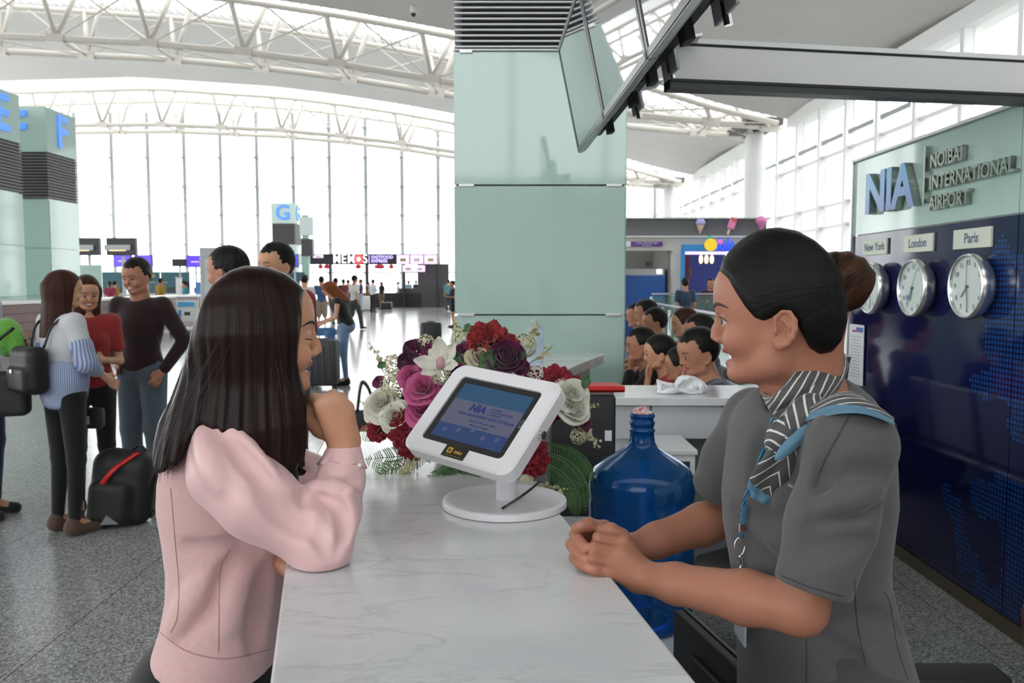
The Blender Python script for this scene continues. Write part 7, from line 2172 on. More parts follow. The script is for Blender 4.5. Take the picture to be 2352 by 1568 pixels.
seat('waiting woman with tied brown hair and bare neck', 1573, 6.66, ((.30, .16, .14), 'none'), ('bun', 'brown'), 'sit', 1.72, True, 'light', over=dict(hyaw=.05))
seat('waiting man with dark hair in white shirt', 1504, 7.45, ((.45, .45, .48), 'short'), ('short', 'black'), 'sit', 1.68, over=dict(hyaw=.1))
seat('waiting man in grey shirt farther along the seats', 1484, 8.05, ((.30, .31, .34), 'short'), ('short', 'black'), 'sit', 1.76)
seat('waiting passenger in teal at the far end of the seats', 1463, 8.65, ((.08, .26, .28), 'short'), ('short', 'black'), 'sit', 1.70)
bench(1.22, 5.02, 4, 'steel waiting bench right behind the rear counter')
bench(1.44, 7.35, 5, 'steel waiting bench in the second row beyond the mint pillar')
person('shop visitor in navy shirt seen from behind at the balustrade', SX(1562) * .93, 18.0, 95, 1.62, 'stand', ((.03, .05, .09), 'short'), ('trousers', BLK), ('short', 'black'), 'mid', group='people at the ice-cream shop', h=.012, fine=False)
person('shop visitor in dark red jacket at the ice-cream counter', SX(1617), 19.3, -100, 1.62, 'phone', ((.06, .02, .03), 'long'), ('trousers', BLK), ('short', 'black'), 'mid', group='people at the ice-cream shop', h=.012, fine=False)
# ================================================================== THINGS ON AND AROUND THE DESK
# ---- tablet on its white stand
Rk = np.array([[.7764, .4956, -.3894], [-.6245, .5211, -.5818], [-.0855, .6948, .7141]])
Rk = frameR(nrm(Rk[:, 0]), nrm(np.cross(nrm(Rk[:, 2]), nrm(Rk[:, 0]))), nrm(Rk[:, 2]))
kc = np.array([-.0669, 1.760, 1.2379]); KW, KH = .305, .244
bc = ground(1159, 1160, CZ_)
t = thing('tablet_kiosk', 'white tablet kiosk on a round foot standing on the marble counter', 'tablet', (bc[0], bc[1], CZ_))
M_KIOSK = mat('white_powder_coat', (.78, .77, .80), .38)
def kp(x, y, z=0.): return kc - np.array([bc[0], bc[1], CZ_]) + Rk @ np.array([x, y, z])
MB().lathe([(.128, .0), (.1345, .002), (.1345, .012), (.1335, .0145), (.129, .016), (.120, .0155), (.116, .0125), (.022, .0118)], n=72).build('foot', M_KIOSK, t, 'auto')
po = np.array([.004, .012, .012]); pt = kp(.055, -.055, -.02)
MB().tube([po, po + np.array([0, 0, .12]), np.array([po[0], po[1], pt[2] + .03])], .0225, 28).build('post', M_KIOSK, t, 'auto')
def rrect(w, h, r, n=8):
    pts = []
    for (sx, sy, a0) in ((1, 1, 0), (-1, 1, PI / 2), (-1, -1, PI), (1, -1, 1.5 * PI)):
        for k in range(n + 1):
            a = a0 + k * PI / 2 / n
            pts.append((sx * (w / 2 - r) + r * math.cos(a), sy * (h / 2 - r) + r * math.sin(a)))
    return pts
def plate(name, w, h, r, z0, z1, m, parent, cx=0., cy=0., hole=None, bev=.0):
    bb = MB(); outer = rrect(w, h, r); n = len(outer)
    if hole is None:
        rings = [(outer, z0)] + ([(outer, z1 - bev), ([(x * (1 - 2 * bev / w), y * (1 - 2 * bev / h)) for x, y in outer], z1)] if bev else [(outer, z1)])
        vs = [kp(x + cx, y + cy, z) for pts, z in rings for x, y in pts]
        fs = [tuple(range(n - 1, -1, -1)), tuple((len(rings) - 1) * n + i for i in range(n))]
        for k in range(len(rings) - 1):
            for i in range(n): fs.append((k * n + i, k * n + (i + 1) % n, (k + 1) * n + (i + 1) % n, (k + 1) * n + i))
    else:
        inner = [(x + hole[3], y + hole[4]) for x, y in rrect(*hole[:3])]
        ob = [(x * (1 - 2 * bev / w), y * (1 - 2 * bev / h)) for x, y in outer]
        lv = [(outer, z0), (outer, z1 - bev), (ob, z1), (inner, z1), (inner, z1 - .006)]
        vs = [kp(x + cx, y + cy, z) for pts, z in lv for x, y in pts]
        fs = [tuple(range(n - 1, -1, -1))]
        for k in range(len(lv) - 1):
            for i in range(n): fs.append((k * n + i, k * n + (i + 1) % n, (k + 1) * n + (i + 1) % n, (k + 1) * n + i))
        fs.append(tuple(4 * n + i for i in range(n)))
    bb.add(vs, fs); return bb.build(name, m, parent, 'auto')
enc = plate('enclosure', KW, KH, .030, -.032, .0, M_KIOSK, t, hole=(.229, .178, .012, .0, .0), bev=.004)
plate('bezel', .228, .177, .011, -.0060, -.0042, mat('tablet_black_glass', (.010, .011, .013), .08, coat=.5), t)
M_SCRB = mat('screen_blue', (.015, .03, .09), .12, emit=(.035, .075, .22), es=.25)
M_SCRT = mat('screen_teal', (.012, .04, .08), .12, emit=(.03, .10, .20), es=.3)
M_SCRM = mat('screen_lilac', (.05, .055, .08), .12, emit=(.13, .14, .22), es=.3)
disp = plate('display', .196, .147, .001, -.0044, -.0038, M_SCRB, t)
plate('display_band', .196, .047, .0005, -.0040, -.0036, M_SCRT, disp, 0, .050)
plate('display_band', .196, .066, .0005, -.0040, -.0035, M_SCRM, disp, 0, -.003)
M_SCRN = mat('screen_navy_print', (.012, .02, .10), .3, emit=(.02, .04, .24), es=.2)
def KM(x, y, z=-.0032):
    M = plane_matrix(kp(x, y, z), Rk[:, 0], Rk[:, 1]); return M
lettering('screen_title', 'NIA', .026, M_SCRN, disp, KM(-.020, .014), .0002, bold=.0012, shear=.15)
for k, tx in enumerate(('NOIBAI', 'INTERNATIONAL', 'AIRPORT')):
    lettering('screen_line', tx, .0078, M_SCRN, disp, KM(.018, .0215 - .0075 * k), .0002, 'LEFT')
plate('screen_rule', .0008, .022, .0002, -.0036, -.0031, M_SCRN, disp, .014, .014)
lettering('screen_line', 'CẢNG HÀNG KHÔNG QUỐC TẾ NỘI BÀI', .0085, M_SCRN, disp, KM(.012, -.0045), .0002, bold=.0002)
lettering('screen_line', 'Thank you for your rating', .0072, M_SCRN, disp, KM(.012, -.0180), .0002)
lettering('screen_line', 'Please press again!', .0072, M_SCRN, disp, KM(.012, -.0280), .0002)
for k in range(5):
    plate('display_dot', .012, .012, .0058, -.0040, -.0034, mat('screen_dot%d' % k, (.03, .05, .1), .3, emit=(.06 + .02 * (k % 2), .10, .22), es=.3), disp, -.07 + .036 * k, -.052 + .006 * (k % 3))
pl_ = plate('home_button', .007, .020, .0022, -.0042, -.0034, mat('button_ring', (.35, .35, .36), .3), t, .1065, .004)
plate('home_button_centre', .005, .018, .0018, -.0034, -.0030, M_BLACK, pl_, .1065, .004)
st = plate('brand_plate', .062, .027, .001, -.0005, .0012, mat('brand_black', (.02, .018, .012), .3), t, -.002, -.103)
M_GOLD = mat('gold_print', (.55, .34, .03), .35)
bx_ = plate('brand_box', .014, .014, .0025, .0010, .0016, M_GOLD, st, -.017, -.1005)
lettering('brand_letter', 'e', .0165, M_BLACK, bx_, KM(-.017, -.1000, .0018), .0003, bold=.0002)
lettering('brand_word', 'SMILE', .0088, M_GOLD, st, KM(.007, -.1025, .0015), .0003, bold=.0003)
plate('brand_rule', .045, .0012, .0003, .0010, .0015, mat('gold_dim', (.25, .16, .03), .4), st, 0, -.1120)
lk = MB().cyl(kp(.145, -.002, -.016), kp(.163, -.002, -.016), .0095, .0085, 20).build('key_lock', M_CHROME, t, 'auto')
MB().cyl(kp(.163, -.002, -.016), kp(.1645, -.002, -.016), .0055, None, 16).build('lock_core', M_DKGREY, lk)
MB().tube(smoothpts([kp(.10, -.10, -.05) * np.array([1, 1, 0]) + np.array([.0, .0, .018]), np.array([.035, .004, .018]), np.array([.060, .030, .030]), np.array([.080, .075, .035]), np.array([.085, .16, .012])], 8), .0028, 8).build('power_cable', M_BLACK, t, True)

# ---- water bottle
bp = ground(1470, 1424, DZ)
t = thing('water_bottle', 'large blue water bottle with crumpled wrap on its neck', 'bottle', (bp[0], bp[1], DZ))
m_ = bpy.data.materials.new('blue_bottle_plastic'); m_.use_nodes = True; nt = m_.node_tree; nt.nodes.clear()
o_ = nt.nodes.new('ShaderNodeOutputMaterial'); tr = nt.nodes.new('ShaderNodeBsdfTransparent'); tr.inputs[0].default_value = (.04, .25, .72, 1)
df = nt.nodes.new('ShaderNodeBsdfDiffuse'); df.inputs[0].default_value = (.005, .085, .26, 1); gl = nt.nodes.new('ShaderNodeBsdfGlossy'); gl.inputs['Roughness'].default_value = .12; gl.inputs[0].default_value = (.75, .85, 1, 1)
lw = nt.nodes.new('ShaderNodeLayerWeight'); lw.inputs['Blend'].default_value = .30
a1 = nt.nodes.new('ShaderNodeMixShader'); a1.inputs[0].default_value = .50; nt.links.new(tr.outputs[0], a1.inputs[1]); nt.links.new(df.outputs[0], a1.inputs[2])
a2 = nt.nodes.new('ShaderNodeMixShader'); nt.links.new(lw.outputs['Fresnel'], a2.inputs[0]); nt.links.new(a1.outputs[0], a2.inputs[1]); nt.links.new(gl.outputs[0], a2.inputs[2]); nt.links.new(a2.outputs[0], o_.inputs[0])
M_BOT = m_
s8 = 1 / 841.
pr = [(60, 6), (98, 0), (110, 5), (118, 16), (119, 60), (117, 66), (119, 74), (119, 108), (116, 114), (116, 122), (119, 128), (119, 190), (116.5, 196), (116.5, 206), (119, 212), (119.5, 280), (118, 286), (120, 294), (120.5, 318), (118, 336), (108, 356), (84, 374), (56, 390), (38, 402), (29.5, 414), (27.5, 428), (27.5, 440), (29.5, 441), (29.5, 444), (26, 446), (26, 452), (28.5, 456), (28.5, 462), (25.5, 465), (25.5, 470), (28.5, 473), (28.5, 478), (26, 481)]
MB().lathe([(r * s8, z * s8) for r, z in pr], n=64, caps=False).build('bottle', M_BOT, t, True)
MB().lathe([(60 * s8, 7 * s8), (.001, 9 * s8)], n=40, caps=False).build('bottle_base', M_BOT, t, True)
Q = Sculpt(); rng = np.random.default_rng(8)
Q.ell((0, 0, 482 * s8), (.029, .029, .006), k=.004)
for k in range(16): 
    a = rng.uniform(0, 6.28); r = rng.uniform(0, .020); Q.ell((r * math.cos(a), r * math.sin(a), 484 * s8 + rng.uniform(0, .014) * (1 - r / .025)), rng.uniform(.003, .010, 3), rotz(a) @ rotx(a), .003)
obj('neck_wrap', Q.mesh('neck_wrap', .0022)[0], mat('red_white_wrap', (.72, .70, .70), .25, noise=(90, 1.0, (.55, .08, .10))), t)
hk = at(1584, 1328, bp[1]) - np.array(t.location)
for k, dx in enumerate((-.008, .008)):
    MB().tube(smoothpts([hk + np.array([-.012, 0, -.03]), hk + np.array([dx * .6, 0, -.012]), hk + np.array([dx, 0, .008])], 4), [.006] * 9, 8).build('clip_prong', mat('bright_blue_clip', (.03, .08, .55), .3) if k == 0 else bpy.data.materials['bright_blue_clip'], t, True)

# ---- black monitor close to the counter edge
ma, mb_ = ground(1558, 1398, .86), ground(1748, 1572, .86)
dm = nrm(mb_ - ma); nm_ = np.cross(dm, [0, 0, 1.0]); 
if nm_[0] > 0: nm_ = -nm_
t = thing('desk_monitor', 'black desk monitor turned to the staff below the marble edge', 'monitor', ((ma + mb_) / 2 - nm_ * .03) * np.array([1, 1, 0]) + np.array([0, 0, DZ]))
Wm = np.linalg.norm(mb_ - ma) + .10; base_ = (ma + dm * Wm / 2) - np.array(t.location); base_[2] = 0
Rm_ = frameR(dm, -nm_, [0, 0, 1.0])
MB().box(base_ + np.array([0, 0, .145]), (Wm, .022, .23), Rm_, bev=.005).build('rear_shell', mat('monitor_black', (.014, .014, .015), .55), t)
MB().box(base_ + np.array([0, 0, .145]) - nm_ * .013, (Wm, .008, .236), Rm_, bev=.003).build('front_frame', M_BLACK, t)
MB().box(base_ + np.array([0, 0, .15]) + nm_ * .014, (Wm * .55, .02, .12), Rm_, bev=.008).build('rear_bulge', bpy.data.materials['monitor_black'], t)
MB().box(base_ + np.array([0, 0, .05]) + nm_ * .02, (.06, .02, .10), Rm_).build('stand_neck', M_BLACK, t); MB().box(base_ + np.array([0, 0, .006]) + nm_ * .01, (.22, .16, .012), Rm_, bev=.004).build('stand_foot', M_BLACK, t)
# ---- side table with black printer behind the flowers, red folder on it
px0, px1 = at(1262, 950, 2.86)[0], at(1415, 950, 2.86)[0]
t = thing('side_table', 'grey side table under the black printer', 'table', ((px0 + px1) / 2, 3.0, 0))
MB().box((0, 0, .685), (px1 - px0 + .02, .34, .03)).build('table_top', M_GREYP, t)
for sx in (-1, 1):
    for sy in (-1, 1): MB().box((sx * ((px1 - px0) / 2 - .02), sy * .14, .335), (.03, .03, .67)).build('leg', M_GREYP, t)
t = thing('printer', 'black office printer with white label behind the flowers', 'printer', ((px0 + px1) / 2, 3.0, .70))
hz = at(1350, 908, 2.86)[2] - .70
MB().box((0, 0, hz / 2), (px1 - px0, .28, hz), bev=.012).build('housing', M_BLACKM, t, 'auto')
MB().box((0, .01, hz + .004), (px1 - px0 - .01, .27, .010), bev=.004).build('lid', mat('lid_grey', (.16, .17, .17), .4), t)
lp = at(1397, 1000, 2.86) - np.array(t.location)
MB().box((lp[0], -.142, lp[2]), (.024, .003, .036)).build('label_sticker', M_WHITE, t)
MB().box((-.03, -.15, .12), (.20, .03, .012), bev=.003).build('paper_tray', M_BLACK, t); MB().box((-.03, -.143, .06), (.22, .004, .05)).build('drawer_front', M_DKGREY, t)
f0, f1 = at(1336, 900, 2.92), at(1399, 900, 2.92)
t = thing('document_tray', 'red plastic document tray lying on the black printer', 'tray', ((f0[0] + f1[0]) / 2, 2.97, .70 + hz + .009))
MB().box((0, 0, .006), (f1[0] - f0[0] + .10, .20, .012), bev=.004).build('tray_base', M_RED, t); MB().box((0, -.095, .012), (f1[0] - f0[0] + .10, .01, .022), bev=.003).build('tray_lip', M_RED, t)
# ---- plastic bag on the rear counter
pb = ground(1568, 894, CZ_); pb[1] = 3.60; pb[0] = at(1568, 885, 3.6)[0]
t = thing('plastic_bag', 'crumpled white plastic bag on the rear marble counter', 'bag', (pb[0], 3.60, CZ_))
Q = Sculpt(); rng = np.random.default_rng(4)
Q.ell((.035, 0, .030), (.075, .07, .045), roty(.3), .02); Q.ell((-.06, 0, .015), (.055, .05, .03), roty(-.3), .02)
for k in range(14): Q.cap((rng.uniform(-.1, .1), rng.uniform(-.07, .0), rng.uniform(.03, .07)), (rng.uniform(-.1, .1), rng.uniform(-.08, .02), rng.uniform(0, .05)), .004, .010, .02, 's')
Q.chain([(-.10, 0, .03), (-.11, .0, .055), (-.05, -.01, .035)], [.012, .005, .008], .008); Q.chain([(-.03, 0, .03), (.0, -.01, .062), (.05, 0, .06)], [.006, .006, .01], .01)
Q.cut((0, 0, .001), (0, 0, -1), .001)
obj('bag', Q.mesh('bag', .004)[0], mat('white_plastic_film', (.75, .76, .78), .3, sss=.2), t)
# ---- acrylic notice stand on the diagonal counter
pa = at(1228, 850, 4.35)
t = thing('notice_stand', 'small acrylic stand with a pale blue leaflet on the diagonal counter', 'notice', (pa[0] + .0, 4.32, CZ_))
MB().box((0, 0, .13), (.085, .004, .25), rotx(.08)).build('leaflet', mat('leaflet_blue', (.45, .55, .72), .4, noise=(25, .8, (.7, .72, .78))), t)
MB().box((0, -.006, .13), (.095, .003, .26), rotx(.08)).build('acrylic_front', M_GLASS, t); MB().box((0, 0, .003), (.10, .07, .006)).build('acrylic_foot', M_GLASS, t)
# ---- chairs
def office_chair(label, X, Y, rz, m=None, armz=.66, arms=True):
    t = thing('office_chair', label, 'chair', (X, Y, 0), rz)
    m = m or M_BLACKM
    for k in range(5):
        a = k * 2 * PI / 5 + .3
        MB().tube([(0, 0, .11), (.13 * math.cos(a), .13 * math.sin(a), .095), (.27 * math.cos(a), .27 * math.sin(a), .075)], [.026, .02, .016], 8).build('star_leg', M_BLACK, t, True)
        MB().cyl((.27 * math.cos(a) - .018 * math.sin(a), .27 * math.sin(a) + .018 * math.cos(a), .03), (.27 * math.cos(a) + .018 * math.sin(a), .27 * math.sin(a) - .018 * math.cos(a), .03), .03, None, 12).build('castor', M_BLACK, t)
    MB().cyl((0, 0, .1), (0, 0, .43), .028, .022, 12).build('gas_lift', M_DKGREY, t, True)
    Q = Sculpt(); Q.box((0, 0, .47), (.24, .24, .04), rnd=.035); obj('seat', Q.mesh('seat', .012)[0], m, t)
    Q = Sculpt(); Q.box((-.25, 0, .80), (.032, .22, .25), roty(-.12), rnd=.03); obj('backrest', Q.mesh('backrest', .012)[0], m, t)
    MB().tube(smoothpts([(-.10, 0, .43), (-.26, 0, .42), (-.27, 0, .60)], 4), .02, 8).build('back_bar', M_BLACK, t, True)
    if arms:
        for s_ in (-1, 1):
            MB().tube(smoothpts([(.0, s_ * .22, .44), (.02, s_ * .29, .46), (.02, s_ * .29, armz - .02)], 4), .018, 8).build('arm_post', M_BLACK, t, True)
            MB().box((.02, s_ * .29, armz), (.25, .085, .03), bev=.013).build('arm_pad', m, t, 'auto')
    return t
pc = ground(2195, 1552, .66)
office_chair('black office chair with padded arms close to the navy panel', pc[0] + .0, pc[1] - .29, PI)
office_chair('black swivel chair standing behind the staff woman', 1.0, 2.98, 2.2, arms=False)
t = thing('visitor_chair', 'red-brown upholstered chair beside the navy panel', 'chair', (1.64, 1.93, 0), PI)
M_RB = mat('red_brown_leather', (.16, .022, .012), .45)
Q = Sculpt(); Q.box((.0, 0, .45), (.22, .23, .05), rnd=.045); obj('seat', Q.mesh('seat', .012)[0], M_RB, t)
Q = Sculpt(); Q.box((.24, 0, .50), (.045, .22, .20), roty(.1), rnd=.04); obj('backrest', Q.mesh('backrest', .012)[0], M_RB, t)
for sx in (-1, 1):
    for sy in (-1, 1): MB().cyl((sx * .18, sy * .19, 0), (sx * .17, sy * .18, .42), .015, None, 8).build('leg', M_CHROME, t)
# black bag with strap handles beyond the counter
pk = ground(838, 1060)
t = thing('strap_bag', 'black carry bag with upright straps on the floor beyond the flowers', 'bag', (pk[0], pk[1], 0), .2)
MB().box((0, 0, .22), (.34, .20, .44), bev=.05).build('bag', M_BLACKM, t, 'auto')
for s_ in (-1, 1):
    MB().tube(smoothpts([(-.06, s_ * .05, .42), (-.03, s_ * .05, .64), (.0, s_ * .05, .68), (.05, s_ * .05, .60), (.08, s_ * .05, .42)], 5), .012, 6).build('strap', M_BLACK, t, True)
MB().box((.02, -.102, .30), (.10, .004, .06)).build('red_tag', M_RED, t)

# ================================================================== FLOWERS
def petal(L, W, cup=.3, curl=.2, ruf=0.0, ph=0.0, n=7, m=5, tip=1.0):
    """one petal: base at origin, grows along +z, faces +x"""
    V = np.zeros((n, m, 3))
    for i in range(n):
        v = i / (n - 1)
        w = W * math.sin(PI * min(.06 + v * .82, 1)) ** .65 * (1 if v < .8 else 1 - (v - .8) * tip)
        for j in range(m):
            u = -1 + 2 * j / (m - 1)
            r = ruf * v * math.sin(5.3 * u + ph + 3 * v) * W
            V[i, j] = (cup * W * (u * u) * (1 - .2 * v) - curl * L * v * v * .5 + .35 * cup * L * math.sin(PI * v) * -1 + r, u * w, L * v * (1 - .12 * u * u * v))
    return V
def flower_mesh(layers, seed=0):
    rng = np.random.default_rng(seed); bb = MB()
    for (n, tilt, L, W, cup, curl, ruf, off) in layers:
        a0 = rng.uniform(0, 6.28)
        for k in range(n):
            a = a0 + k * 2 * PI / n + rng.uniform(-.15, .15)
            V = petal(L * rng.uniform(.92, 1.08), W, cup, curl, ruf, rng.uniform(0, 6))
            R = rotz(a) @ roty(tilt + rng.uniform(-.08, .08))
            V = V @ R.T + (rotz(a) @ np.array([off, 0, 0]))
            bb.grid(V)
    return bb
def shells(layers, seed):
    """rose-like bloom: petals as curved shells, (count, radius, height, half angle, flare, base z)"""
    rng = np.random.default_rng(seed); bb = MB()
    for (n, rho, hh, w, fl, z0) in layers:
        a0 = rng.uniform(0, 6.28)
        for k in range(n):
            ac = a0 + k * 2 * PI / n; V = np.zeros((7, 9, 3)); q = rng.uniform(.9, 1.1)
            for i in range(7):
                v = i / 6
                for j in range(9):
                    u = -1 + j / 4; a = ac + w * u
                    rr = rho * q * (.25 + .75 * math.sin(min(v * 1.5, 1.5))) + fl * v ** 3 * (1 + .25 * math.sin(3 * a + k)) + .03 * rho * k / n
                    V[i, j] = (rr * math.cos(a), rr * math.sin(a), z0 + hh * q * v * (1 - .22 * u * u * v) - fl * .35 * v ** 4)
            bb.grid(V)
    return bb
def rosemesh(r, seed):
    return shells([(2, .13 * r, .85 * r, 1.5, .02 * r, .05 * r), (3, .26 * r, .88 * r, 1.2, .05 * r, .02 * r), (3, .42 * r, .82 * r, 1.15, .12 * r, 0), (4, .60 * r, .70 * r, .95, .22 * r, -.03 * r), (5, .78 * r, .52 * r, .85, .30 * r, -.05 * r), (5, .90 * r, .30 * r, .8, .25 * r, -.05 * r)], seed)
def ranunc(r, seed):
    return shells([(3, .14 * r, .95 * r, 1.4, -.04 * r, 0), (4, .30 * r, .98 * r, 1.1, -.06 * r, 0), (5, .46 * r, .95 * r, .9, -.07 * r, 0), (5, .62 * r, .88 * r, .85, -.06 * r, -.03 * r), (6, .78 * r, .76 * r, .75, -.03 * r, -.06 * r), (6, .92 * r, .55 * r, .7, .06 * r, -.1 * r)], seed)
def peony(r, seed):
    return flower_mesh([(9, .15, r * .7, r * .18, .6, .1, .25, r * .05), (10, .45, r * .85, r * .26, .5, .15, .28, r * .10), (10, .75, r * .95, r * .34, .4, .2, .28, r * .15), (10, 1.05, r * 1.05, r * .42, .35, .25, .25, r * .15), (9, 1.35, r * 1.1, r * .5, .3, .25, .22, r * .1)], seed)
def hydrangea(r, seed, n=46):
    rng = np.random.default_rng(seed); bb = MB()
    for k in range(n):
        z = 1 - 1.45 * (k + .5) / n; a = k * 2.39996; q = math.sqrt(max(0, 1 - z * z))
        d = np.array([q * math.cos(a), q * math.sin(a), z]); c = d * r * rng.uniform(.82, 1.05)
        u = nrm(np.cross(d, [0.1, .3, 1])); w = np.cross(d, u); s_ = r * .27
        for j in range(4):
            b0 = j * PI / 2 + rng.uniform(0, .5); e = u * math.cos(b0) + w * math.sin(b0); g_ = np.cross(d, e)
            V = np.array([[c + e * s_ * .08 - g_ * s_ * .1, c + e * s_ * .08 + g_ * s_ * .1], [c + e * s_ * .55 - g_ * s_ * .38 + d * s_ * .18, c + e * s_ * .55 + g_ * s_ * .38 + d * s_ * .18], [c + e * s_ * .95 - g_ * s_ * .15 + d * s_ * .1, c + e * s_ * .95 + g_ * s_ * .15 + d * s_ * .1]])
            bb.grid(V)
    return bb
def petalmat(name, c1, c2, sc=28):
    m = mat(name, c1, .55, noise=(sc, .9, c2), sheen=.25, spec=.3)
    return m
FM = dict(crim=petalmat('crimson_petal', (.30, .008, .022), (.16, .003, .012)), red=petalmat('dark_red_petal', (.28, .006, .010), (.13, .003, .006)), purp=petalmat('purple_petal', (.17, .015, .085), (.07, .006, .05)),
          mag=petalmat('magenta_petal', (.36, .04, .20), (.22, .02, .12)), pink=petalmat('pink_petal', (.60, .13, .30), (.44, .06, .20)), white=petalmat('white_petal', (.72, .70, .63), (.60, .60, .48)), cream=petalmat('cream_petal', (.66, .60, .44), (.54, .50, .33)), yel=petalmat('pale_yellow_floret', (.62, .58, .40), (.45, .45, .26)))
M_LEAF = mat('green_leaf', (.045, .13, .035), .5, noise=(20, .7, (.025, .075, .022))); M_FERN = mat('fern_green', (.045, .14, .04), .6, noise=(14, .8, (.10, .20, .05))); M_STEM = mat('pale_stem', (.20, .22, .10), .7)
FC = at(1108, 985, 2.24)
flw = thing('flower_arrangement', 'large arrangement of pink, white and crimson flowers on the marble counter', 'flowers', (FC[0], FC[1], CZ_))
fo_ = np.array(flw.location)
def dome(px, py, lift=0.):
    q = 1 - ((px - 1108) / 300) ** 2 - ((py - 960) / 240) ** 2
    return 2.26 - .15 * math.sqrt(max(q, 0.0)) - lift
def align(axis, roll=0.):
    z = nrm(axis); x = nrm(np.cross([0, 1.0, .2], z)); y = np.cross(z, x)
    return frameR(x, y, z) @ rotz(roll)
def put_flower(kind, px, py, rp, m, name, lift=0., seed=0, ax=None):
    Y = dome(px, py, lift); c = at(px, py, Y); r = rp * Y / FPX
    a = nrm(c - (FC + np.array([0, .10, -.10]))) * .75 + np.array([0, -.75, .35]) if ax is None else np.array(ax)
    bb = {'rose': rosemesh, 'ran': ranunc, 'peony': peony, 'hyd': hydrangea}[kind](r, seed)
    me = bb.mesh(name); R = align(a, seed)
    M4 = Matrix(R.tolist()).to_4x4(); c2 = c - fo_ - nrm(a) * r * (.45 if kind != 'hyd' else .3); M4.translation = Vector(c2)
    me.transform(M4)
    return obj(name, me, FM[m], flw, True)
sd = 0
for (k, px, py, r, m, nm, lf) in (
    ('peony', 1122, 778, 50, 'red', 'crimson_peony', .03), ('peony', 1160, 790, 34, 'red', 'crimson_peony', .0), ('ran', 1163, 820, 46, 'purp', 'purple_ranunculus', .06), ('ran', 1196, 842, 24, 'mag', 'magenta_bud', .02),
    ('ran', 948, 798, 27, 'purp', 'purple_ranunculus', .02), ('ran', 938, 828, 30, 'purp', 'purple_ranunculus', .05), ('ran', 990, 808, 26, 'mag', 'magenta_bud', .02), ('rose', 1062, 806, 25, 'purp', 'purple_ranunculus', .02), ('ran', 1042, 850, 26, 'mag', 'magenta_bud', .07), ('ran', 871, 876, 18, 'mag', 'magenta_bud', .0),
    ('rose', 1106, 818, 36, 'cream', 'cream_rose', .04), ('rose', 1080, 838, 28, 'cream', 'cream_rose', .02),
    ('rose', 948, 862, 34, 'pink', 'pink_rose', .06), ('rose', 970, 890, 40, 'pink', 'pink_rose', .09), ('rose', 974, 938, 42, 'pink', 'pink_rose', .09), ('rose', 1000, 960, 34, 'pink', 'pink_rose', .05),
    ('rose', 874, 925, 40, 'white', 'white_peony', .05), ('rose', 908, 955, 38, 'white', 'white_peony', .07), ('rose', 858, 940, 26, 'white', 'white_peony', .0), ('rose', 1316, 905, 42, 'white', 'white_peony', .04), ('rose', 1322, 938, 36, 'white', 'white_peony', .05),
    ('ran', 940, 920, 24, 'purp', 'purple_ranunculus', .02), ('peony', 868, 985, 30, 'crim', 'crimson_peony', .04), ('peony', 932, 985, 46, 'crim', 'crimson_peony', .08), ('peony', 945, 1020, 34, 'crim', 'crimson_peony', .06),
    ('peony', 1218, 1050, 46, 'crim', 'crimson_peony', .06), ('peony', 1240, 872, 34, 'crim', 'crimson_carnation', .0), ('peony', 1285, 868, 36, 'crim', 'crimson_carnation', .0), ('peony', 1258, 935, 36, 'crim', 'crimson_carnation', -.03), ('ran', 1338, 972, 24, 'mag', 'magenta_bud', .03), ('peony', 1322, 880, 22, 'crim', 'crimson_carnation', -.03),
    ('hyd', 905, 882, 34, 'yel', 'cream_hydrangea', .03), ('hyd', 1012, 858, 24, 'yel', 'cream_hydrangea', .10), ('hyd', 978, 786, 22, 'yel', 'cream_hydrangea', .0), ('hyd', 1065, 775, 26, 'yel', 'cream_hydrangea', -.02), ('hyd', 1205, 790, 30, 'yel', 'cream_hydrangea', -.02), ('hyd', 900, 835, 26, 'yel', 'cream_hydrangea', -.02), ('hyd', 1330, 1000, 20, 'yel', 'cream_hydrangea', .04), ('hyd', 1230, 855, 22, 'white', 'white_filler', .0), ('hyd', 860, 960, 16, 'white', 'white_filler', .02)):
    sd += 1; put_flower(k, px, py, r, m, nm, lf, sd)
# magnolia: each broad petal by itself
mc = at(1012, 838, dome(1012, 838, .11)) - fo_
mag = MB().lathe([(.012, -.01), (.011, .012), (.005, .02), (.001, .021)], n=14).build('magnolia', mat('magnolia_centre', (.50, .30, .33), .6), flw, True); mag.location = Vector(mc)
for (tx, ty, w, dy) in ((1008, 772, .020, .0), (1046, 788, .017, -.01), (950, 826, .018, -.02), (968, 858, .016, -.03), (1052, 836, .015, -.02), (985, 800, .014, .03)):
    tip = at(tx, ty, dome(1012, 838, .11) + dy) - fo_ - mc
    L = np.linalg.norm(tip); z = nrm(tip); x = nrm(np.array([0, -1.0, .35]) - z * np.dot([0, -1.0, .35], z)); y = np.cross(z, x)
    V = petal(L, w, .35, .10, .03, tx) @ frameR(x, y, z).T
    sheet('petal', V, FM['white'], mag, .0008)
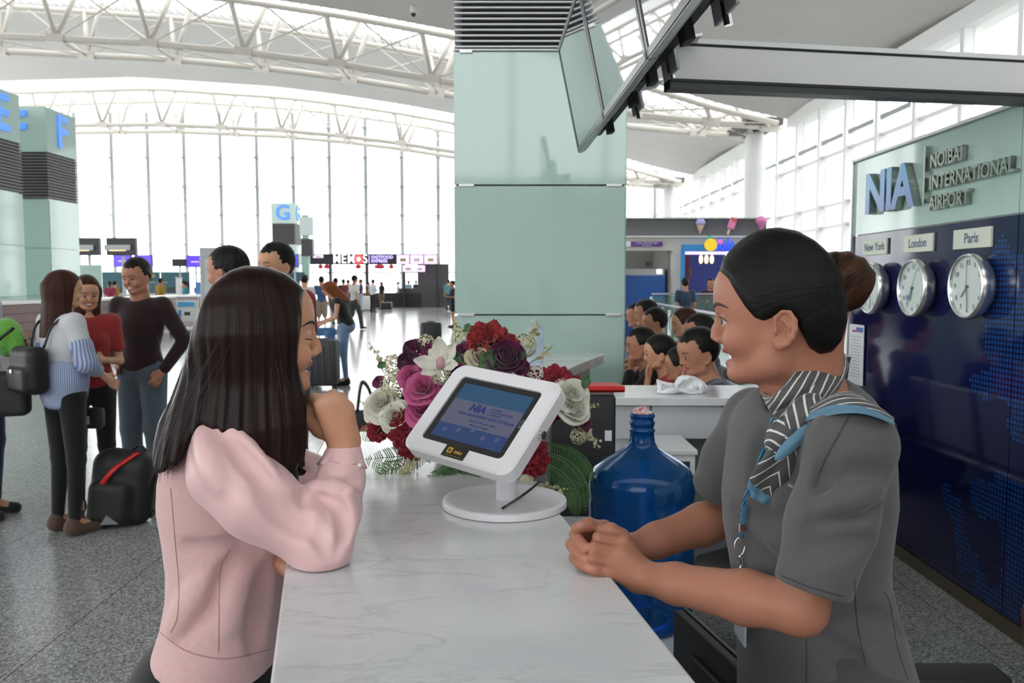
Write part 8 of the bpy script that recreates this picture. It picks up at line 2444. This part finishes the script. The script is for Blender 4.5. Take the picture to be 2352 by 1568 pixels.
# leaves
def leaf(px, py, tx, ty, w, dy=0., lift=.05):
    a = at(px, py, dome(px, py, lift)) - fo_; b_ = at(tx, ty, dome(px, py, lift) + dy) - fo_
    L = np.linalg.norm(b_ - a); z = nrm(b_ - a); x = nrm(np.array([0, -1.0, .4]) - z * np.dot([0, -1.0, .4], z)); y = np.cross(z, x)
    sheet('leaf', petal(L, w, .25, .15, .02, px, 9, 5, 4.0) @ frameR(x, y, z).T + a, M_LEAF, flw, .0008)
for q in ((1110, 860, 1130, 800, .022), (1150, 850, 1118, 838, .02), (1035, 842, 1058, 812, .022), (1190, 825, 1208, 806, .012), (1000, 885, 985, 872, .014), (1010, 880, 1000, 905, .016), (1120, 852, 1090, 868, .02), (1340, 890, 1352, 862, .012), (880, 845, 872, 830, .012), (1070, 760, 1078, 742, .010)): leaf(*q)
# ferns
def frond(path, Y, n=26, ll=.045, droop=.2, name='fern_frond', lean=0.0, m=None):
    P = smoothpts([at(x, y, Yy) - fo_ for (x, y), Yy in zip(path, Y)], 10); bb = MB()
    bb.tube(P, np.linspace(.0016, .0005, len(P)), 5)
    T = np.gradient(P, axis=0); T /= np.linalg.norm(T, axis=1, keepdims=True)
    for k in range(n):
        t_ = (k + .6) / n; i = min(int(t_ * (len(P) - 1)), len(P) - 2); p = P[i]; d = T[i]
        sd_ = nrm(np.cross(d, np.array([0, -1.0, .6]))); nn = nrm(np.cross(sd_, d))
        L = ll * math.sin(PI * min(.12 + t_ * .88, 1)) ** .7
        for s_ in (-1, 1):
            e = nrm(sd_ * s_ + d * .55 - nn * .1)
            q1 = p + e * L * .5 + nn * .003; q2 = p + e * L - np.array([0, 0, droop * L])
            for (u0, u1, w0) in ((p, q1, .0016), (q1, q2, .0014)):
                g_ = nrm(np.cross(u1 - u0, nn)); 
                bb.add([u0 - g_ * w0, u0 + g_ * w0, u1 + g_ * w0 * .55, u1 - g_ * w0 * .55], [(0, 1, 2, 3)])
            for c in range(4):      # small side teeth
                f_ = .2 + .2 * c; o_ = p + (q2 - p) * f_; g_ = nrm(np.cross(q2 - p, nn))
                for s2 in (-1, 1):
                    tp_ = o_ + g_ * s2 * L * .13 + (q2 - p) * .10
                    bb.add([o_, o_ + (q2 - p) * .05, tp_], [(0, 1, 2)])
    return bb.build(name, m or M_FERN, flw, False, False)
frond([(1075, 1045), (1050, 1080), (1010, 1105), (972, 1135)], [2.12, 2.06, 2.02, 1.99], 26, .05)
frond([(1060, 1055), (1085, 1080), (1100, 1092), (1100, 1108)], [2.10, 2.05, 2.03, 2.0], 20, .05)
frond([(1050, 1060), (1030, 1090), (1040, 1108), (1062, 1112)], [2.10, 2.05, 2.02, 2.0], 20, .05)
frond([(985, 1030), (940, 1045), (890, 1050), (838, 1055)], [2.14, 2.10, 2.10, 2.12], 24, .045)
frond([(960, 1050), (925, 1068), (890, 1080), (868, 1092)], [2.12, 2.08, 2.06, 2.05], 18, .04)
frond([(905, 990), (870, 985), (845, 985), (822, 992)], [2.16, 2.16, 2.18, 2.22], 18, .035)
frond([(1250, 1040), (1300, 1065), (1335, 1110), (1345, 1175)], [2.18, 2.14, 2.12, 2.12], 44, .026, .5)
frond([(1240, 1060), (1290, 1095), (1318, 1140), (1325, 1190)], [2.16, 2.12, 2.10, 2.10], 40, .026, .5)
frond([(1255, 1020), (1310, 1035), (1345, 1065), (1362, 1110)], [2.2, 2.18, 2.17, 2.16], 36, .022, .5)
frond([(1180, 1085), (1140, 1095), (1110, 1090), (1080, 1080)], [2.06, 2.03, 2.03, 2.05], 18, .04)
# flowering sprays
def spray(path, Y, n, size, mname='yel', name='blossom_spray', start=.35):
    P = smoothpts([at(x, y, Y) - fo_ for x, y in path], 8)
    st_ = MB().tube(P, np.linspace(.0016, .0008, len(P)), 5).build(name, M_STEM, flw, True)
    rng = np.random.default_rng(int(path[0][0])); bb = MB()
    for k in range(n):
        t_ = start + (1 - start) * k / n; p = P[min(int(t_ * (len(P) - 1)), len(P) - 1)] + rng.normal(0, size * .55, 3)
        s_ = size * (1.15 - .75 * (t_ - start) / (1 - start)) * rng.uniform(.7, 1.1); d = nrm(rng.normal(0, 1, 3) + np.array([0, -1.2, .4]))
        u = nrm(np.cross(d, [.3, .1, 1])); w = np.cross(d, u)
        for j in range(5):
            b0 = j * 2 * PI / 5; e = u * math.cos(b0) + w * math.sin(b0); g_ = np.cross(d, e)
            bb.grid(np.array([[p - g_ * s_ * .1, p + g_ * s_ * .1], [p + e * s_ * .6 - g_ * s_ * .42 + d * s_ * .25, p + e * s_ * .6 + g_ * s_ * .42 + d * s_ * .25], [p + e * s_ - g_ * s_ * .16 + d * s_ * .15, p + e * s_ + g_ * s_ * .16 + d * s_ * .15]]))
    o = bb.build('blossoms', FM[mname], st_, True, False)
for a in (([(895, 858), (868, 815), (846, 786)], 2.22, 16, .007), ([(1065, 790), (1052, 762), (1046, 738)], 2.26, 26, .010), ([(1200, 820), (1222, 775), (1234, 735)], 2.26, 30, .010), ([(1215, 835), (1250, 812), (1270, 790)], 2.24, 16, .008), ([(975, 1030), (945, 1060), (928, 1085), (918, 1108)], 2.06, 34, .010),
          ([(1290, 960), (1340, 990), (1378, 1028)], 2.18, 36, .010), ([(1160, 1085), (1210, 1105), (1255, 1120), (1302, 1122)], 1.99, 40, .010), ([(1330, 925), (1355, 930), (1378, 930)], 2.20, 12, .006), ([(1005, 1020), (990, 1040), (985, 1062)], 2.08, 18, .009), ([(870, 945), (848, 935), (832, 925)], 2.2, 14, .007), ([(1140, 1090), (1128, 1080), (1120, 1070)], 2.02, 12, .010)): spray(*a)
# hidden holder: green foam block in a shallow dish, on the counter
MB().lathe([(.10, 0), (.13, .015), (.14, .05), (.132, .05), (.12, .02), (.01, .018)], n=28).build('dish', M_DKGREY, flw, True)
Q = Sculpt(); Q.ell((0, .03, .12), (.17, .11, .12)); obj('foam_block', Q.mesh('foam', .012)[0], mat('dark_foam', (.02, .05, .02), .9), flw)
